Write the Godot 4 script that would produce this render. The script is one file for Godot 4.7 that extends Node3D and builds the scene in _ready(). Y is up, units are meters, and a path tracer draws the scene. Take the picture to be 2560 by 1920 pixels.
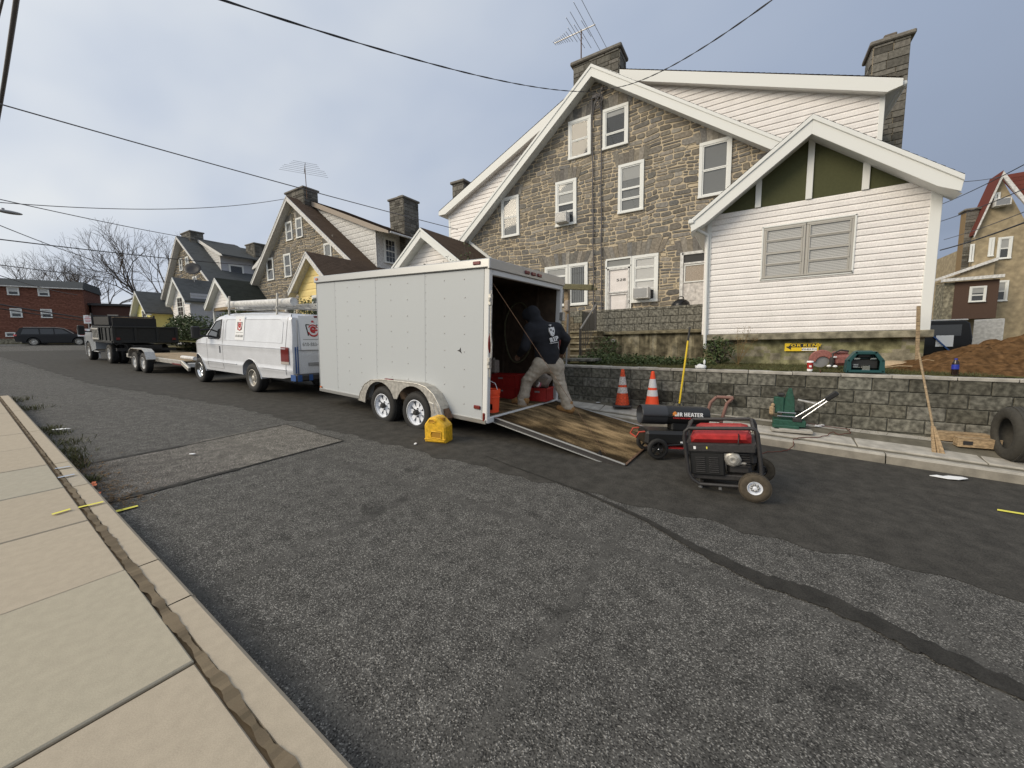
extends Node3D

var rng := RandomNumberGenerator.new()
var counts := {}
var M := {}
var T := {}
const DIRX := Vector3(1, 0, 0)

class MB:
	var p := PackedVector3Array()
	var n := PackedVector3Array()
	var c := PackedColorArray()
	var uv := PackedVector2Array()
	var xf := Transform3D()
	var col := Color(1, 1, 1)
	func v(a: Vector3, nn: Vector3, u := Vector2.ZERO) -> void:
		p.append(xf * a)
		n.append((xf.basis * nn).normalized())
		c.append(col)
		uv.append(u)
	func tri(a: Vector3, b: Vector3, d: Vector3) -> void:
		var nn := (b - a).cross(d - a)
		if nn.length_squared() < 1e-16:
			return
		v(a, nn); v(d, nn); v(b, nn)
	func quad(a: Vector3, b: Vector3, d: Vector3, e: Vector3) -> void:
		tri(a, b, d); tri(a, d, e)
	func trin(a: Vector3, b: Vector3, d: Vector3, na: Vector3, nb: Vector3, nd: Vector3) -> void:
		if (b - a).cross(d - a).length_squared() < 1e-18:
			return
		v(a, na); v(d, nd); v(b, nb)
	func quo(a: Vector3, b: Vector3, d: Vector3, e: Vector3, out: Vector3) -> void:
		if (b - a).cross(d - a).dot(out) >= 0.0:
			quad(a, b, d, e)
		else:
			quad(e, d, b, a)
	func trio(a: Vector3, b: Vector3, d: Vector3, out: Vector3) -> void:
		if (b - a).cross(d - a).dot(out) >= 0.0:
			tri(a, b, d)
		else:
			tri(a, d, b)
	func box(ctr: Vector3, s: Vector3, bev := 0.0) -> void:
		var h := s * 0.5
		var b := minf(bev, minf(h.x, minf(h.y, h.z)) * 0.9)
		for ax in 3:
			for sg in [-1.0, 1.0]:
				var o := Vector3.ZERO
				o[ax] = sg
				var i := (ax + 1) % 3
				var j := (ax + 2) % 3
				var q := []
				for m in [[-1, -1], [1, -1], [1, 1], [-1, 1]]:
					var w := Vector3.ZERO
					w[ax] = sg * h[ax]
					w[i] = m[0] * (h[i] - b)
					w[j] = m[1] * (h[j] - b)
					q.append(ctr + w)
				quo(q[0], q[1], q[2], q[3], o)
		if b <= 0.0:
			return
		for ax in 3:
			var i := (ax + 1) % 3
			var j := (ax + 2) % 3
			for si in [-1.0, 1.0]:
				for sj in [-1.0, 1.0]:
					var q := []
					for m in [[0, -1], [0, 1], [1, 1], [1, -1]]:
						var w := Vector3.ZERO
						w[ax] = m[1] * (h[ax] - b)
						w[i] = si * (h[i] if m[0] == 0 else h[i] - b)
						w[j] = sj * (h[j] if m[0] == 1 else h[j] - b)
						q.append(ctr + w)
					var o := Vector3.ZERO
					o[i] = si
					o[j] = sj
					quo(q[0], q[1], q[2], q[3], o)
		for sx in [-1.0, 1.0]:
			for sy in [-1.0, 1.0]:
				for sz in [-1.0, 1.0]:
					var sg := Vector3(sx, sy, sz)
					var q := []
					for ax in 3:
						var w := h - Vector3(b, b, b)
						w[ax] = h[ax]
						q.append(ctr + w * sg)
					trio(q[0], q[1], q[2], sg)
	func bar(a: Vector3, b: Vector3, w: float, t: float, bev := 0.0, upv := Vector3.UP) -> void:
		var d := b - a
		var l := d.length()
		var z := d / l
		var x := upv.cross(z)
		if x.length() < 0.01:
			x = Vector3.RIGHT.cross(z)
		x = x.normalized()
		var y := z.cross(x)
		var keep := xf
		xf = xf * Transform3D(Basis(x, y, z), (a + b) * 0.5)
		box(Vector3.ZERO, Vector3(w, t, l), bev)
		xf = keep
	func tube(pts: Array, r: float, sides := 8, r2 := -1.0, caps := true) -> void:
		var m := pts.size()
		var nrm := Vector3.ZERO
		var rings := []
		var dirs := []
		for k in m:
			var t: Vector3 = (pts[mini(k + 1, m - 1)] - pts[maxi(k - 1, 0)])
			t = t.normalized()
			if nrm == Vector3.ZERO:
				nrm = t.cross(Vector3.UP if absf(t.y) < 0.9 else Vector3.RIGHT).normalized()
			else:
				nrm = (nrm - t * nrm.dot(t)).normalized()
			var bn := t.cross(nrm)
			var rr := r if r2 < 0.0 else lerpf(r, r2, float(k) / (m - 1))
			var ring := []
			var dd := []
			for s in sides:
				var a := TAU * s / sides
				var w := nrm * cos(a) + bn * sin(a)
				ring.append(pts[k] + w * rr)
				dd.append(w)
			rings.append(ring)
			dirs.append(dd)
		for k in m - 1:
			for s in sides:
				var s2 := (s + 1) % sides
				trin(rings[k][s], rings[k][s2], rings[k + 1][s2], dirs[k][s], dirs[k][s2], dirs[k + 1][s2])
				trin(rings[k][s], rings[k + 1][s2], rings[k + 1][s], dirs[k][s], dirs[k + 1][s2], dirs[k + 1][s])
		if caps:
			for s in range(1, sides - 1):
				tri(rings[0][0], rings[0][s + 1], rings[0][s])
				tri(rings[m - 1][0], rings[m - 1][s], rings[m - 1][s + 1])
	func lathe(prof: Array, seg := 20, smooth := false) -> void:
		# profile of Vector2(radius, height) from bottom to top on the outside
		var m := prof.size()
		for k in m - 1:
			var a: Vector2 = prof[k]
			var b: Vector2 = prof[k + 1]
			var d := b - a
			if d.length() < 1e-6:
				continue
			var n0 := Vector2(d.y, -d.x).normalized()
			var na := n0
			var nb := n0
			if smooth:
				if k > 0:
					var e: Vector2 = a - prof[k - 1]
					na = (n0 + Vector2(e.y, -e.x).normalized()).normalized()
				if k < m - 2:
					var e2: Vector2 = prof[k + 2] - b
					nb = (n0 + Vector2(e2.y, -e2.x).normalized()).normalized()
			for s in seg:
				var t0 := TAU * s / seg
				var t1 := TAU * (s + 1) / seg
				var u0 := Vector3(cos(t0), 0, -sin(t0))
				var u1 := Vector3(cos(t1), 0, -sin(t1))
				var q := [u0 * a.x + Vector3(0, a.y, 0), u1 * a.x + Vector3(0, a.y, 0), u1 * b.x + Vector3(0, b.y, 0), u0 * b.x + Vector3(0, b.y, 0)]
				var nn := [u0 * na.x + Vector3(0, na.y, 0), u1 * na.x + Vector3(0, na.y, 0), u1 * nb.x + Vector3(0, nb.y, 0), u0 * nb.x + Vector3(0, nb.y, 0)]
				trin(q[0], q[1], q[2], nn[0], nn[1], nn[2])
				trin(q[0], q[2], q[3], nn[0], nn[2], nn[3])
	func ball(ctr: Vector3, r: Vector3, seg := 12, rings := 8) -> void:
		for i in rings:
			for s in seg:
				var q := []
				for m in [[0, 0], [0, 1], [1, 1], [1, 0]]:
					var th: float = PI * (i + m[0]) / rings
					var ph: float = TAU * (s + m[1]) / seg
					q.append(Vector3(sin(th) * cos(ph), cos(th), sin(th) * sin(ph)))
				var w := []
				var nn := []
				for e in q:
					w.append(ctr + e * r)
					nn.append(e / r)
				trin(w[0], w[1], w[2], nn[0], nn[1], nn[2])
				trin(w[0], w[2], w[3], nn[0], nn[2], nn[3])
	func prism(poly: PackedVector2Array, z0: float, z1: float, bev := 0.0) -> void:
		var q := poly.duplicate()
		if Geometry2D.is_polygon_clockwise(q):
			q.reverse()
		var m := q.size()
		var ins := PackedVector2Array()
		if bev > 0.0:
			for k in m:
				var a := (q[k] - q[(k + m - 1) % m]).normalized()
				var b := (q[(k + 1) % m] - q[k]).normalized()
				var na := Vector2(-a.y, a.x)
				var nb := Vector2(-b.y, b.x)
				var h := (na + nb)
				if h.length() < 0.1:
					h = na
				h = h.normalized()
				ins.append(q[k] + h * bev / maxf(0.4, h.dot(na)))
		else:
			ins = q
		var idx := Geometry2D.triangulate_polygon(ins)
		for k in range(0, idx.size(), 3):
			var a := ins[idx[k]]
			var b := ins[idx[k + 1]]
			var d := ins[idx[k + 2]]
			trio(Vector3(a.x, a.y, z1), Vector3(b.x, b.y, z1), Vector3(d.x, d.y, z1), Vector3(0, 0, z1 - z0))
			if bev <= 0.0:
				trio(Vector3(a.x, a.y, z0), Vector3(b.x, b.y, z0), Vector3(d.x, d.y, z0), Vector3(0, 0, z0 - z1))
		var zm := z1 - bev * signf(z1 - z0)
		for k in m:
			var a := q[k]
			var b := q[(k + 1) % m]
			var ia := ins[k]
			var ib := ins[(k + 1) % m]
			var o := Vector3(b.y - a.y, a.x - b.x, 0)
			quo(Vector3(a.x, a.y, z0), Vector3(b.x, b.y, z0), Vector3(b.x, b.y, zm), Vector3(a.x, a.y, zm), o)
			if bev > 0.0:
				quo(Vector3(a.x, a.y, zm), Vector3(b.x, b.y, zm), Vector3(ib.x, ib.y, z1), Vector3(ia.x, ia.y, z1), o.normalized() + Vector3(0, 0, signf(z1 - z0)))
	func mesh() -> ArrayMesh:
		var am := ArrayMesh.new()
		if p.size() == 0:
			return am
		var arr := []
		arr.resize(Mesh.ARRAY_MAX)
		arr[Mesh.ARRAY_VERTEX] = p
		arr[Mesh.ARRAY_NORMAL] = n
		arr[Mesh.ARRAY_COLOR] = c
		arr[Mesh.ARRAY_TEX_UV] = uv
		am.add_surface_from_arrays(Mesh.PRIMITIVE_TRIANGLES, arr)
		return am

class Field:
	# tapered capsules joined with a smooth minimum, meshed as surface nets
	var o: Vector3
	var h: float
	var nx: int
	var ny: int
	var nz: int
	var d := PackedFloat32Array()
	func _init(lo: Vector3, hi: Vector3, cell: float) -> void:
		o = lo
		h = cell
		nx = int((hi.x - lo.x) / h) + 2
		ny = int((hi.y - lo.y) / h) + 2
		nz = int((hi.z - lo.z) / h) + 2
		d.resize(nx * ny * nz)
		d.fill(1.0)
	func cap(a: Vector3, b: Vector3, ra: float, rb: float, k := 0.04, sq := Vector3.ONE) -> void:
		var m := maxf(ra, rb) * 1.3 + k + 3.0 * h
		var lo := Vector3(minf(a.x, b.x), minf(a.y, b.y), minf(a.z, b.z)) - Vector3(m, m, m)
		var hi := Vector3(maxf(a.x, b.x), maxf(a.y, b.y), maxf(a.z, b.z)) + Vector3(m, m, m)
		var i0 := clampi(int((lo.x - o.x) / h), 0, nx - 1)
		var i1 := clampi(int((hi.x - o.x) / h) + 1, 0, nx - 1)
		var j0 := clampi(int((lo.y - o.y) / h), 0, ny - 1)
		var j1 := clampi(int((hi.y - o.y) / h) + 1, 0, ny - 1)
		var k0 := clampi(int((lo.z - o.z) / h), 0, nz - 1)
		var k1 := clampi(int((hi.z - o.z) / h) + 1, 0, nz - 1)
		var ab := b - a
		var l2 := maxf(ab.length_squared(), 1e-9)
		for kk in range(k0, k1 + 1):
			for j in range(j0, j1 + 1):
				var row := (kk * ny + j) * nx
				for i in range(i0, i1 + 1):
					var q := o + Vector3(i, j, kk) * h
					var t := clampf((q - a).dot(ab) / l2, 0.0, 1.0)
					var dist := ((q - a - ab * t) * sq).length() - lerpf(ra, rb, t)
					var e := d[row + i]
					var w := maxf(k - absf(dist - e), 0.0) / k
					d[row + i] = minf(dist, e) - w * w * k * 0.25
	func wrinkle(amp: float, freq: float, sd: int) -> void:
		var f := FastNoiseLite.new()
		f.seed = sd
		f.frequency = freq
		f.fractal_octaves = 2
		for kk in nz:
			for j in ny:
				for i in nx:
					var id := (kk * ny + j) * nx + i
					if absf(d[id]) < 0.06:
						d[id] += amp * f.get_noise_3d(o.x + i * h, (o.y + j * h) * 2.2, o.z + kk * h)
	func cut(a: Vector3, nrm: Vector3) -> void:
		for kk in nz:
			for j in ny:
				for i in nx:
					var id := (kk * ny + j) * nx + i
					d[id] = maxf(d[id], (o + Vector3(i, j, kk) * h - a).dot(nrm))
	func grad(q: Vector3) -> Vector3:
		var s := (q - o) / h
		var i := clampi(int(s.x), 1, nx - 3)
		var j := clampi(int(s.y), 1, ny - 3)
		var k := clampi(int(s.z), 1, nz - 3)
		var f := s - Vector3(i, j, k)
		var g := Vector3.ZERO
		for c in 8:
			var x := c & 1
			var y := (c >> 1) & 1
			var z := (c >> 2) & 1
			var w := (f.x if x else 1.0 - f.x) * (f.y if y else 1.0 - f.y) * (f.z if z else 1.0 - f.z)
			var id := ((k + z) * ny + j + y) * nx + i + x
			g += w * Vector3(d[id + 1] - d[id - 1], d[id + nx] - d[id - nx], d[id + nx * ny] - d[id - nx * ny])
		return g.normalized()
	func emit(mb: MB) -> void:
		var at := {}
		var sx := 1
		var sy := nx
		var sz := nx * ny
		var pts := PackedVector3Array()
		var nrm := PackedVector3Array()
		for k in nz - 1:
			for j in ny - 1:
				for i in nx - 1:
					var id := (k * ny + j) * nx + i
					var cnt := 0
					for c in 8:
						if d[id + (c & 1) * sx + ((c >> 1) & 1) * sy + ((c >> 2) & 1) * sz] < 0.0:
							cnt += 1
					if cnt == 0 or cnt == 8:
						continue
					var s := Vector3.ZERO
					var m := 0
					for ax in 3:
						var st: int = [sx, sy, sz][ax]
						var u: int = [sy, sz, sx][ax]
						var w: int = [sz, sx, sy][ax]
						var eu := Vector3.ZERO
						eu[(ax + 1) % 3] = 1
						var ew := Vector3.ZERO
						ew[(ax + 2) % 3] = 1
						for e in 4:
							var b := id + (e & 1) * u + (e >> 1) * w
							var d0 := d[b]
							var d1 := d[b + st]
							if (d0 < 0.0) != (d1 < 0.0):
								var q := eu * (e & 1) + ew * (e >> 1)
								q[ax] = d0 / (d0 - d1)
								s += q
								m += 1
					var pt := o + (Vector3(i, j, k) + s / m) * h
					at[id] = pts.size()
					pts.append(pt)
					nrm.append(grad(pt))
		for k in range(1, nz - 1):
			for j in range(1, ny - 1):
				for i in range(1, nx - 1):
					var id := (k * ny + j) * nx + i
					var inside := d[id] < 0.0
					for ax in 3:
						var st: int = [sx, sy, sz][ax]
						if inside == (d[id + st] < 0.0):
							continue
						var u: int = [sy, sz, sx][ax]
						var w: int = [sz, sx, sy][ax]
						if not (at.has(id) and at.has(id - u) and at.has(id - u - w) and at.has(id - w)):
							continue
						var q := [at[id], at[id - u], at[id - u - w], at[id - w]]
						if not inside:
							q.reverse()
						for t in [[0, 1, 2], [0, 2, 3]]:
							mb.trin(pts[q[t[0]]], pts[q[t[1]]], pts[q[t[2]]], nrm[q[t[0]]], nrm[q[t[1]]], nrm[q[t[2]]])

# ---------------------------------------------------------------- naming
func named(parent: Node, called: String) -> String:
	var key := str(parent.get_instance_id()) + called
	var k: int = counts.get(key, 0)
	counts[key] = k + 1
	return called if k == 0 else "%s_%03d" % [called, k]

func obj(called: String, mb, mat: Material, parent: Node = self) -> MeshInstance3D:
	var o := MeshInstance3D.new()
	o.name = named(parent, called)
	o.mesh = mb.mesh() if mb is MB else mb
	o.material_override = mat
	parent.add_child(o, true)
	return o

func tag(o: Node, label: String, category := "", group := "", kind := "") -> Node:
	if label: o.set_meta("label", label)
	if category: o.set_meta("category", category)
	if group: o.set_meta("group", group)
	if kind: o.set_meta("kind", kind)
	return o

func thing(called: String, label: String, category: String, at := Vector3.ZERO, turn := 0.0, group := "") -> Node3D:
	var o := Node3D.new()
	o.name = named(self, called)
	add_child(o, true)
	o.position = at
	o.rotation.y = turn
	tag(o, label, category, group)
	return o

func part(called: String, parent: Node) -> Node3D:
	var o := Node3D.new()
	o.name = named(parent, called)
	parent.add_child(o, true)
	return o

func struct(called: String, mb, mat: Material) -> MeshInstance3D:
	var o := obj(called, mb, mat)
	o.set_meta("kind", "structure")
	return o

func words(parent: Node, called: String, s: String, height: float, mat: Material, xf: Transform3D, depth := 0.004, squeeze := 1.0) -> void:
	var f := SystemFont.new()
	f.font_names = PackedStringArray(["Droid Sans"])
	f.font_weight = 700
	var t := TextMesh.new()
	t.text = s
	t.font = f
	t.font_size = 48
	t.pixel_size = height / 34.0
	t.depth = depth
	t.curve_step = 4.0
	var o := obj(called, t, mat, parent)
	o.transform = xf * Transform3D(Basis.from_scale(Vector3(squeeze, 1, 1)), Vector3.ZERO)

# ---------------------------------------------------------------- textures and materials
func noise_img(size: int, type: int, freq: float, oct: int, sd: int, cell := false) -> PackedByteArray:
	var f := FastNoiseLite.new()
	f.noise_type = type
	f.seed = sd
	f.frequency = freq
	f.fractal_octaves = oct
	if oct == 1:
		f.fractal_type = FastNoiseLite.FRACTAL_NONE
	if cell:
		f.cellular_return_type = FastNoiseLite.RETURN_CELL_VALUE
	var im := f.get_seamless_image(size, size)
	im.convert(Image.FORMAT_L8)
	return im.get_data()

func tex(size: int, b: PackedByteArray) -> ImageTexture:
	var im := Image.create_from_data(size, size, false, Image.FORMAT_L8, b)
	im.convert(Image.FORMAT_RGB8)
	return ImageTexture.create_from_image(im)

func ntex(size: int, b: PackedByteArray, strength: float) -> ImageTexture:
	var im := Image.create_from_data(size, size, false, Image.FORMAT_L8, b)
	im.convert(Image.FORMAT_RGB8)
	im.bump_map_to_normal_map(strength)
	return ImageTexture.create_from_image(im)

func lin(r: float, g: float, b: float) -> Color:
	return Color(r, g, b).linear_to_srgb()

func mat(key: String, c: Color, rough := 0.8, opt := {}) -> StandardMaterial3D:
	var m := StandardMaterial3D.new()
	m.resource_name = key
	var mean: float = {grain = 0.84, blotch = 0.73, stain = 0.63, asphalt = 0.20, asphalt_dark = 0.42, wood = 0.56, brick = 0.60}.get(opt.get("tex", ""), 1.0)
	var l := c.srgb_to_linear()
	m.albedo_color = Color(minf(l.r / mean, 1.0), minf(l.g / mean, 1.0), minf(l.b / mean, 1.0)).linear_to_srgb()
	m.roughness = rough
	m.vertex_color_use_as_albedo = true
	m.metallic = opt.get("metal", 0.0)
	m.metallic_specular = opt.get("spec", 0.5)
	if opt.has("tex"):
		m.albedo_texture = T[opt.tex]
		m.uv1_triplanar = not opt.get("uv", false)
		m.uv1_world_triplanar = opt.get("world", false)
		var s: float = 1.0 / opt.get("size", 1.0)
		m.uv1_scale = opt.get("scale3", Vector3(s, s, s))
	if opt.has("nrm"):
		m.normal_enabled = true
		m.normal_texture = T[opt.nrm]
		m.normal_scale = opt.get("nstr", 1.0)
		if not opt.has("tex"):
			m.uv1_triplanar = true
			var s2: float = 1.0 / opt.get("size", 1.0)
			m.uv1_scale = Vector3(s2, s2, s2)
	if opt.has("coat"):
		m.clearcoat_enabled = true
		m.clearcoat = opt.coat
		m.clearcoat_roughness = opt.get("coat_rough", 0.05)
	if opt.has("alpha"):
		m.transparency = BaseMaterial3D.TRANSPARENCY_ALPHA
		m.albedo_color.a = opt.alpha
	if opt.has("backlight"):
		m.backlight_enabled = true
		m.backlight = opt.backlight
	if opt.has("glow"):
		m.emission_enabled = true
		m.emission = opt.glow
		m.emission_energy_multiplier = opt.get("power", 1.0)
	m.cull_mode = BaseMaterial3D.CULL_DISABLED
	M[key] = m
	return m

func make_textures() -> void:
	var N := FastNoiseLite.TYPE_SIMPLEX_SMOOTH
	var fine := noise_img(512, N, 0.11, 3, 11)
	var broad := noise_img(512, N, 0.009, 4, 12)
	var grain := PackedByteArray()
	var blotch := PackedByteArray()
	grain.resize(512 * 512)
	blotch.resize(512 * 512)
	var stain := PackedByteArray()
	stain.resize(512 * 512)
	for i in 512 * 512:
		grain[i] = clampi(int(236 + (fine[i] - 128) * 0.11 + (broad[i] - 128) * 0.05), 0, 255)
		blotch[i] = clampi(int(222 + (broad[i] - 128) * 0.22 + (fine[i] - 128) * 0.06), 0, 255)
		stain[i] = clampi(int(206 + (broad[i] - 128) * 0.5 + (fine[i] - 128) * 0.12), 0, 255)
	T.grain = tex(512, grain)
	T.blotch = tex(512, blotch)
	T.stain = tex(512, stain)
	T.grain_n = ntex(512, grain, 5.0)
	# asphalt: pale and dark aggregate in a dark binder
	var cells := noise_img(1024, FastNoiseLite.TYPE_CELLULAR, 0.36, 1, 5, true)
	var cells2 := noise_img(1024, FastNoiseLite.TYPE_CELLULAR, 0.22, 1, 6, true)
	var soft := noise_img(1024, N, 0.01, 3, 7)
	var asph := PackedByteArray()
	asph.resize(1024 * 1024)
	var asphd := PackedByteArray()
	asphd.resize(1024 * 1024)
	for i in 1024 * 1024:
		var q := cells[i]
		var base := 116 + int((q - 128) * 0.26) + int((soft[i] - 128) * 0.14)
		if q > 226:
			base += 62
		elif q < 40:
			base -= 22
		if cells2[i] > 240:
			base += 26
		asph[i] = clampi(base, 20, 255)
		asphd[i] = clampi(172 + int((q - 128) * 0.22) + int((soft[i] - 128) * 0.2), 20, 255)
	T.asphalt = tex(1024, asph)
	T.asphalt_n = ntex(1024, asph, 3.0)
	T.asphalt_dark = tex(1024, asphd)
	T.asphalt_dark_n = ntex(1024, asphd, 2.5)
	# wood: long grain along x
	var wood := PackedByteArray()
	wood.resize(512 * 512)
	var wf := FastNoiseLite.new()
	wf.seed = 31
	wf.frequency = 0.02
	for y in 512:
		for x in 512:
			var a := absf(x / 512.0 * 2.0 - 1.0)
			var s := wf.get_noise_2d(absf(x - 256.0) * 0.35, y * 6.0) + 0.6 * wf.get_noise_2d(absf(x - 256.0) * 0.9 + 900.0, y * 1.7)
			wood[y * 512 + x] = clampi(int(195 + s * 75 - a * 4), 60, 255)
	T.wood = tex(512, wood)
	# worn plywood deck: pale wear in a brown-black tread
	var ply := PackedByteArray()
	ply.resize(512 * 512)
	var pf := FastNoiseLite.new()
	pf.seed = 41
	pf.frequency = 0.012
	pf.fractal_octaves = 5
	for y in 512:
		for x in 512:
			var cx := y / 511.0 - 0.52
			var wear := 0.66 - 2.6 * cx * cx - 0.12 * absf(x / 256.0 - 1.0) + 0.75 * pf.get_noise_2d(x * 0.5, y * 1.1)  + 0.18 * (fine[y * 512 + x] / 128.0 - 1.0)
			ply[y * 512 + x] = clampi(int(78 + 172 * clampf(wear, 0.0, 1.0)), 30, 255)
	T.ply = tex(512, ply)
	# far brickwork, only ever seen where single bricks are below a pixel or two
	var br := PackedByteArray()
	br.resize(512 * 512)
	var brng := RandomNumberGenerator.new()
	brng.seed = 3
	var tone := []
	for i in 4096:
		tone.append(brng.randf_range(150, 235))
	for y in 512:
		var row := y / 32
		for x in 512:
			var xx := (x + (32 if row % 2 else 0)) % 512
			var inb := y % 32 > 4 and xx % 64 > 4
			br[y * 512 + x] = int(tone[(row * 8 + xx / 64) % 4096]) if inb else 250
	T.brick = tex(512, br)

func make_materials() -> void:
	mat("asphalt", lin(0.092, 0.0885, 0.081), 0.86, {tex = "asphalt", size = 1.9, nrm = "asphalt_n", nstr = 1.0, world = true, spec = 0.35})
	mat("asphalt_dark", lin(0.053, 0.0495, 0.043), 0.84, {tex = "asphalt_dark", size = 2.3, nrm = "asphalt_dark_n", nstr = 0.8, world = true, spec = 0.35})
	mat("tar", lin(0.036, 0.034, 0.030), 0.75, {tex = "asphalt_dark", size = 1.7, nrm = "asphalt_dark_n", nstr = 0.7, world = true, spec = 0.3})
	mat("patch", lin(0.150, 0.140, 0.123), 0.9, {tex = "asphalt", size = 1.7, nrm = "asphalt_n", nstr = 1.0, world = true, spec = 0.3})
	mat("concrete", lin(0.40, 0.38, 0.34), 0.85, {tex = "blotch", size = 1.1, nrm = "grain_n", nstr = 0.4, world = true, spec = 0.3})
	mat("warm_concrete", lin(0.42, 0.36, 0.275), 0.85, {tex = "grain", size = 0.38, nrm = "grain_n", nstr = 0.25, world = true, spec = 0.3})
	mat("block", lin(0.165, 0.16, 0.138), 0.92, {tex = "stain", size = 0.45, nrm = "grain_n", nstr = 0.3, spec = 0.25, world = true})
	mat("mortar", lin(0.52, 0.44, 0.32), 0.95, {tex = "grain", size = 0.8, nrm = "grain_n", nstr = 0.4, spec = 0.2})
	mat("block_mortar", lin(0.15, 0.145, 0.125), 0.95, {tex = "grain", size = 0.8, spec = 0.2})
	mat("stone", lin(0.63, 0.63, 0.63), 0.9, {tex = "blotch", size = 0.55, nrm = "grain_n", nstr = 0.6, spec = 0.25})
	mat("stucco", lin(0.24, 0.22, 0.165), 0.95, {tex = "stain", size = 1.3, nrm = "grain_n", nstr = 0.4, spec = 0.2})
	mat("green_stucco", lin(0.082, 0.086, 0.046), 0.95, {tex = "grain", size = 0.35, nrm = "grain_n", nstr = 1.0, spec = 0.2})
	mat("vinyl", lin(0.84, 0.81, 0.79), 0.45, {tex = "grain", size = 2.2, spec = 0.4})
	mat("trim_white", lin(0.74, 0.75, 0.73), 0.5, {spec = 0.4})
	mat("old_white", lin(0.62, 0.615, 0.60), 0.7, {tex = "blotch", size = 0.7, spec = 0.3})
	mat("grey_siding", lin(0.46, 0.47, 0.50), 0.6, {tex = "grain", size = 1.2})
	mat("yellow_siding", lin(0.86, 0.66, 0.27), 0.7, {tex = "grain", size = 1.2})
	mat("pale_yellow", lin(0.66, 0.60, 0.22), 0.7, {tex = "grain", size = 1.2})
	mat("brown_roof", lin(0.115, 0.082, 0.06), 0.95, {tex = "grain", size = 0.6, nrm = "grain_n", nstr = 0.6, spec = 0.2})
	mat("dark_roof", lin(0.045, 0.05, 0.045), 0.95, {tex = "grain", size = 0.6, nrm = "grain_n", nstr = 0.6, spec = 0.2})
	mat("grey_roof", lin(0.115, 0.12, 0.12), 0.95, {tex = "grain", size = 0.6, nrm = "grain_n", nstr = 0.6, spec = 0.2})
	mat("red_roof", lin(0.15, 0.05, 0.04), 0.95, {tex = "grain", size = 0.6, spec = 0.2})
	mat("glass", lin(0.04, 0.05, 0.055), 0.03, {alpha = 0.22, spec = 0.6})
	mat("dark_glass", lin(0.018, 0.02, 0.022), 0.04, {spec = 0.6})
	mat("room_dark", lin(0.055, 0.055, 0.055), 0.9)
	mat("shade_cloth", lin(0.52, 0.52, 0.50), 0.85)
	mat("curtain", lin(0.24, 0.245, 0.24), 0.9)
	mat("blind", lin(0.78, 0.77, 0.74), 0.6)
	mat("sash_grey", lin(0.44, 0.42, 0.38), 0.5, {metal = 0.3})
	mat("white_metal", lin(0.45, 0.475, 0.49), 0.5, {spec = 0.5})
	mat("frame_white", lin(0.68, 0.68, 0.665), 0.5, {spec = 0.4})
	mat("aluminium", lin(0.44, 0.44, 0.43), 0.42, {metal = 0.85})
	mat("worn_metal", lin(0.50, 0.48, 0.44), 0.45, {metal = 0.7, tex = "blotch", size = 0.4})
	mat("chrome", lin(0.75, 0.76, 0.77), 0.14, {metal = 1.0})
	mat("steel", lin(0.34, 0.34, 0.34), 0.45, {metal = 0.8})
	mat("rust", lin(0.13, 0.075, 0.045), 0.85, {tex = "stain", size = 0.3})
	mat("rubber", lin(0.016, 0.0155, 0.015), 0.75, {nrm = "grain_n", nstr = 0.2, size = 0.2})
	mat("dusty_rubber", lin(0.075, 0.06, 0.042), 0.95, {tex = "blotch", size = 0.25})
	mat("rim_white", lin(0.74, 0.77, 0.83), 0.4)
	mat("plastic_black", lin(0.014, 0.014, 0.014), 0.42)
	mat("frame_black", lin(0.03, 0.028, 0.028), 0.5, {tex = "blotch", size = 0.2})
	mat("black_paint", lin(0.010, 0.011, 0.010), 0.5, {tex = "blotch", size = 0.8})
	mat("car_black", lin(0.008, 0.008, 0.009), 0.35, {coat = 0.25, spec = 0.3})
	mat("van_white", lin(0.64, 0.655, 0.69), 0.3, {coat = 0.7, tex = "grain", size = 2.0})
	mat("cab_grey", lin(0.36, 0.39, 0.42), 0.3, {coat = 0.6})
	mat("red_lens", lin(0.15, 0.010, 0.009), 0.3, {coat = 0.3})
	mat("amber_lens", lin(0.55, 0.14, 0.02), 0.25, {coat = 0.6})
	mat("clear_lens", lin(0.45, 0.40, 0.36), 0.2, {coat = 0.6})
	mat("blue_tape", lin(0.02, 0.075, 0.24), 0.6)
	mat("orange", lin(0.96, 0.09, 0.022), 0.6)
	mat("orange_dirty", lin(0.72, 0.075, 0.02), 0.7, {tex = "stain", size = 0.22})
	mat("reflective", lin(0.74, 0.72, 0.72), 0.5, {tex = "grain", size = 0.15})
	mat("reflective_dirty", lin(0.56, 0.52, 0.49), 0.7, {tex = "stain", size = 0.12})
	mat("yellow_plastic", lin(0.78, 0.42, 0.02), 0.5, {tex = "blotch", size = 0.35})
	mat("yellow_paint", lin(0.78, 0.55, 0.02), 0.45)
	mat("chalk_yellow", lin(0.72, 0.66, 0.10), 0.9)
	mat("chalk_blue", lin(0.36, 0.42, 0.52), 0.9)
	mat("chalk_orange", lin(0.75, 0.2, 0.08), 0.8)
	mat("red_plastic", lin(0.36, 0.022, 0.018), 0.5)
	mat("red_tank", lin(0.42, 0.03, 0.03), 0.38, {tex = "blotch", size = 0.5})
	mat("green_paint", lin(0.018, 0.075, 0.05), 0.5, {tex = "blotch", size = 0.3})
	mat("teal_plastic", lin(0.008, 0.058, 0.06), 0.45)
	mat("saw_red", lin(0.26, 0.10, 0.085), 0.6, {tex = "blotch", size = 0.2})
	mat("wood", lin(0.36, 0.26, 0.155), 0.85, {tex = "wood", size = 0.5})
	mat("old_wood", lin(0.30, 0.225, 0.14), 0.9, {tex = "wood", size = 0.6})
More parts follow.
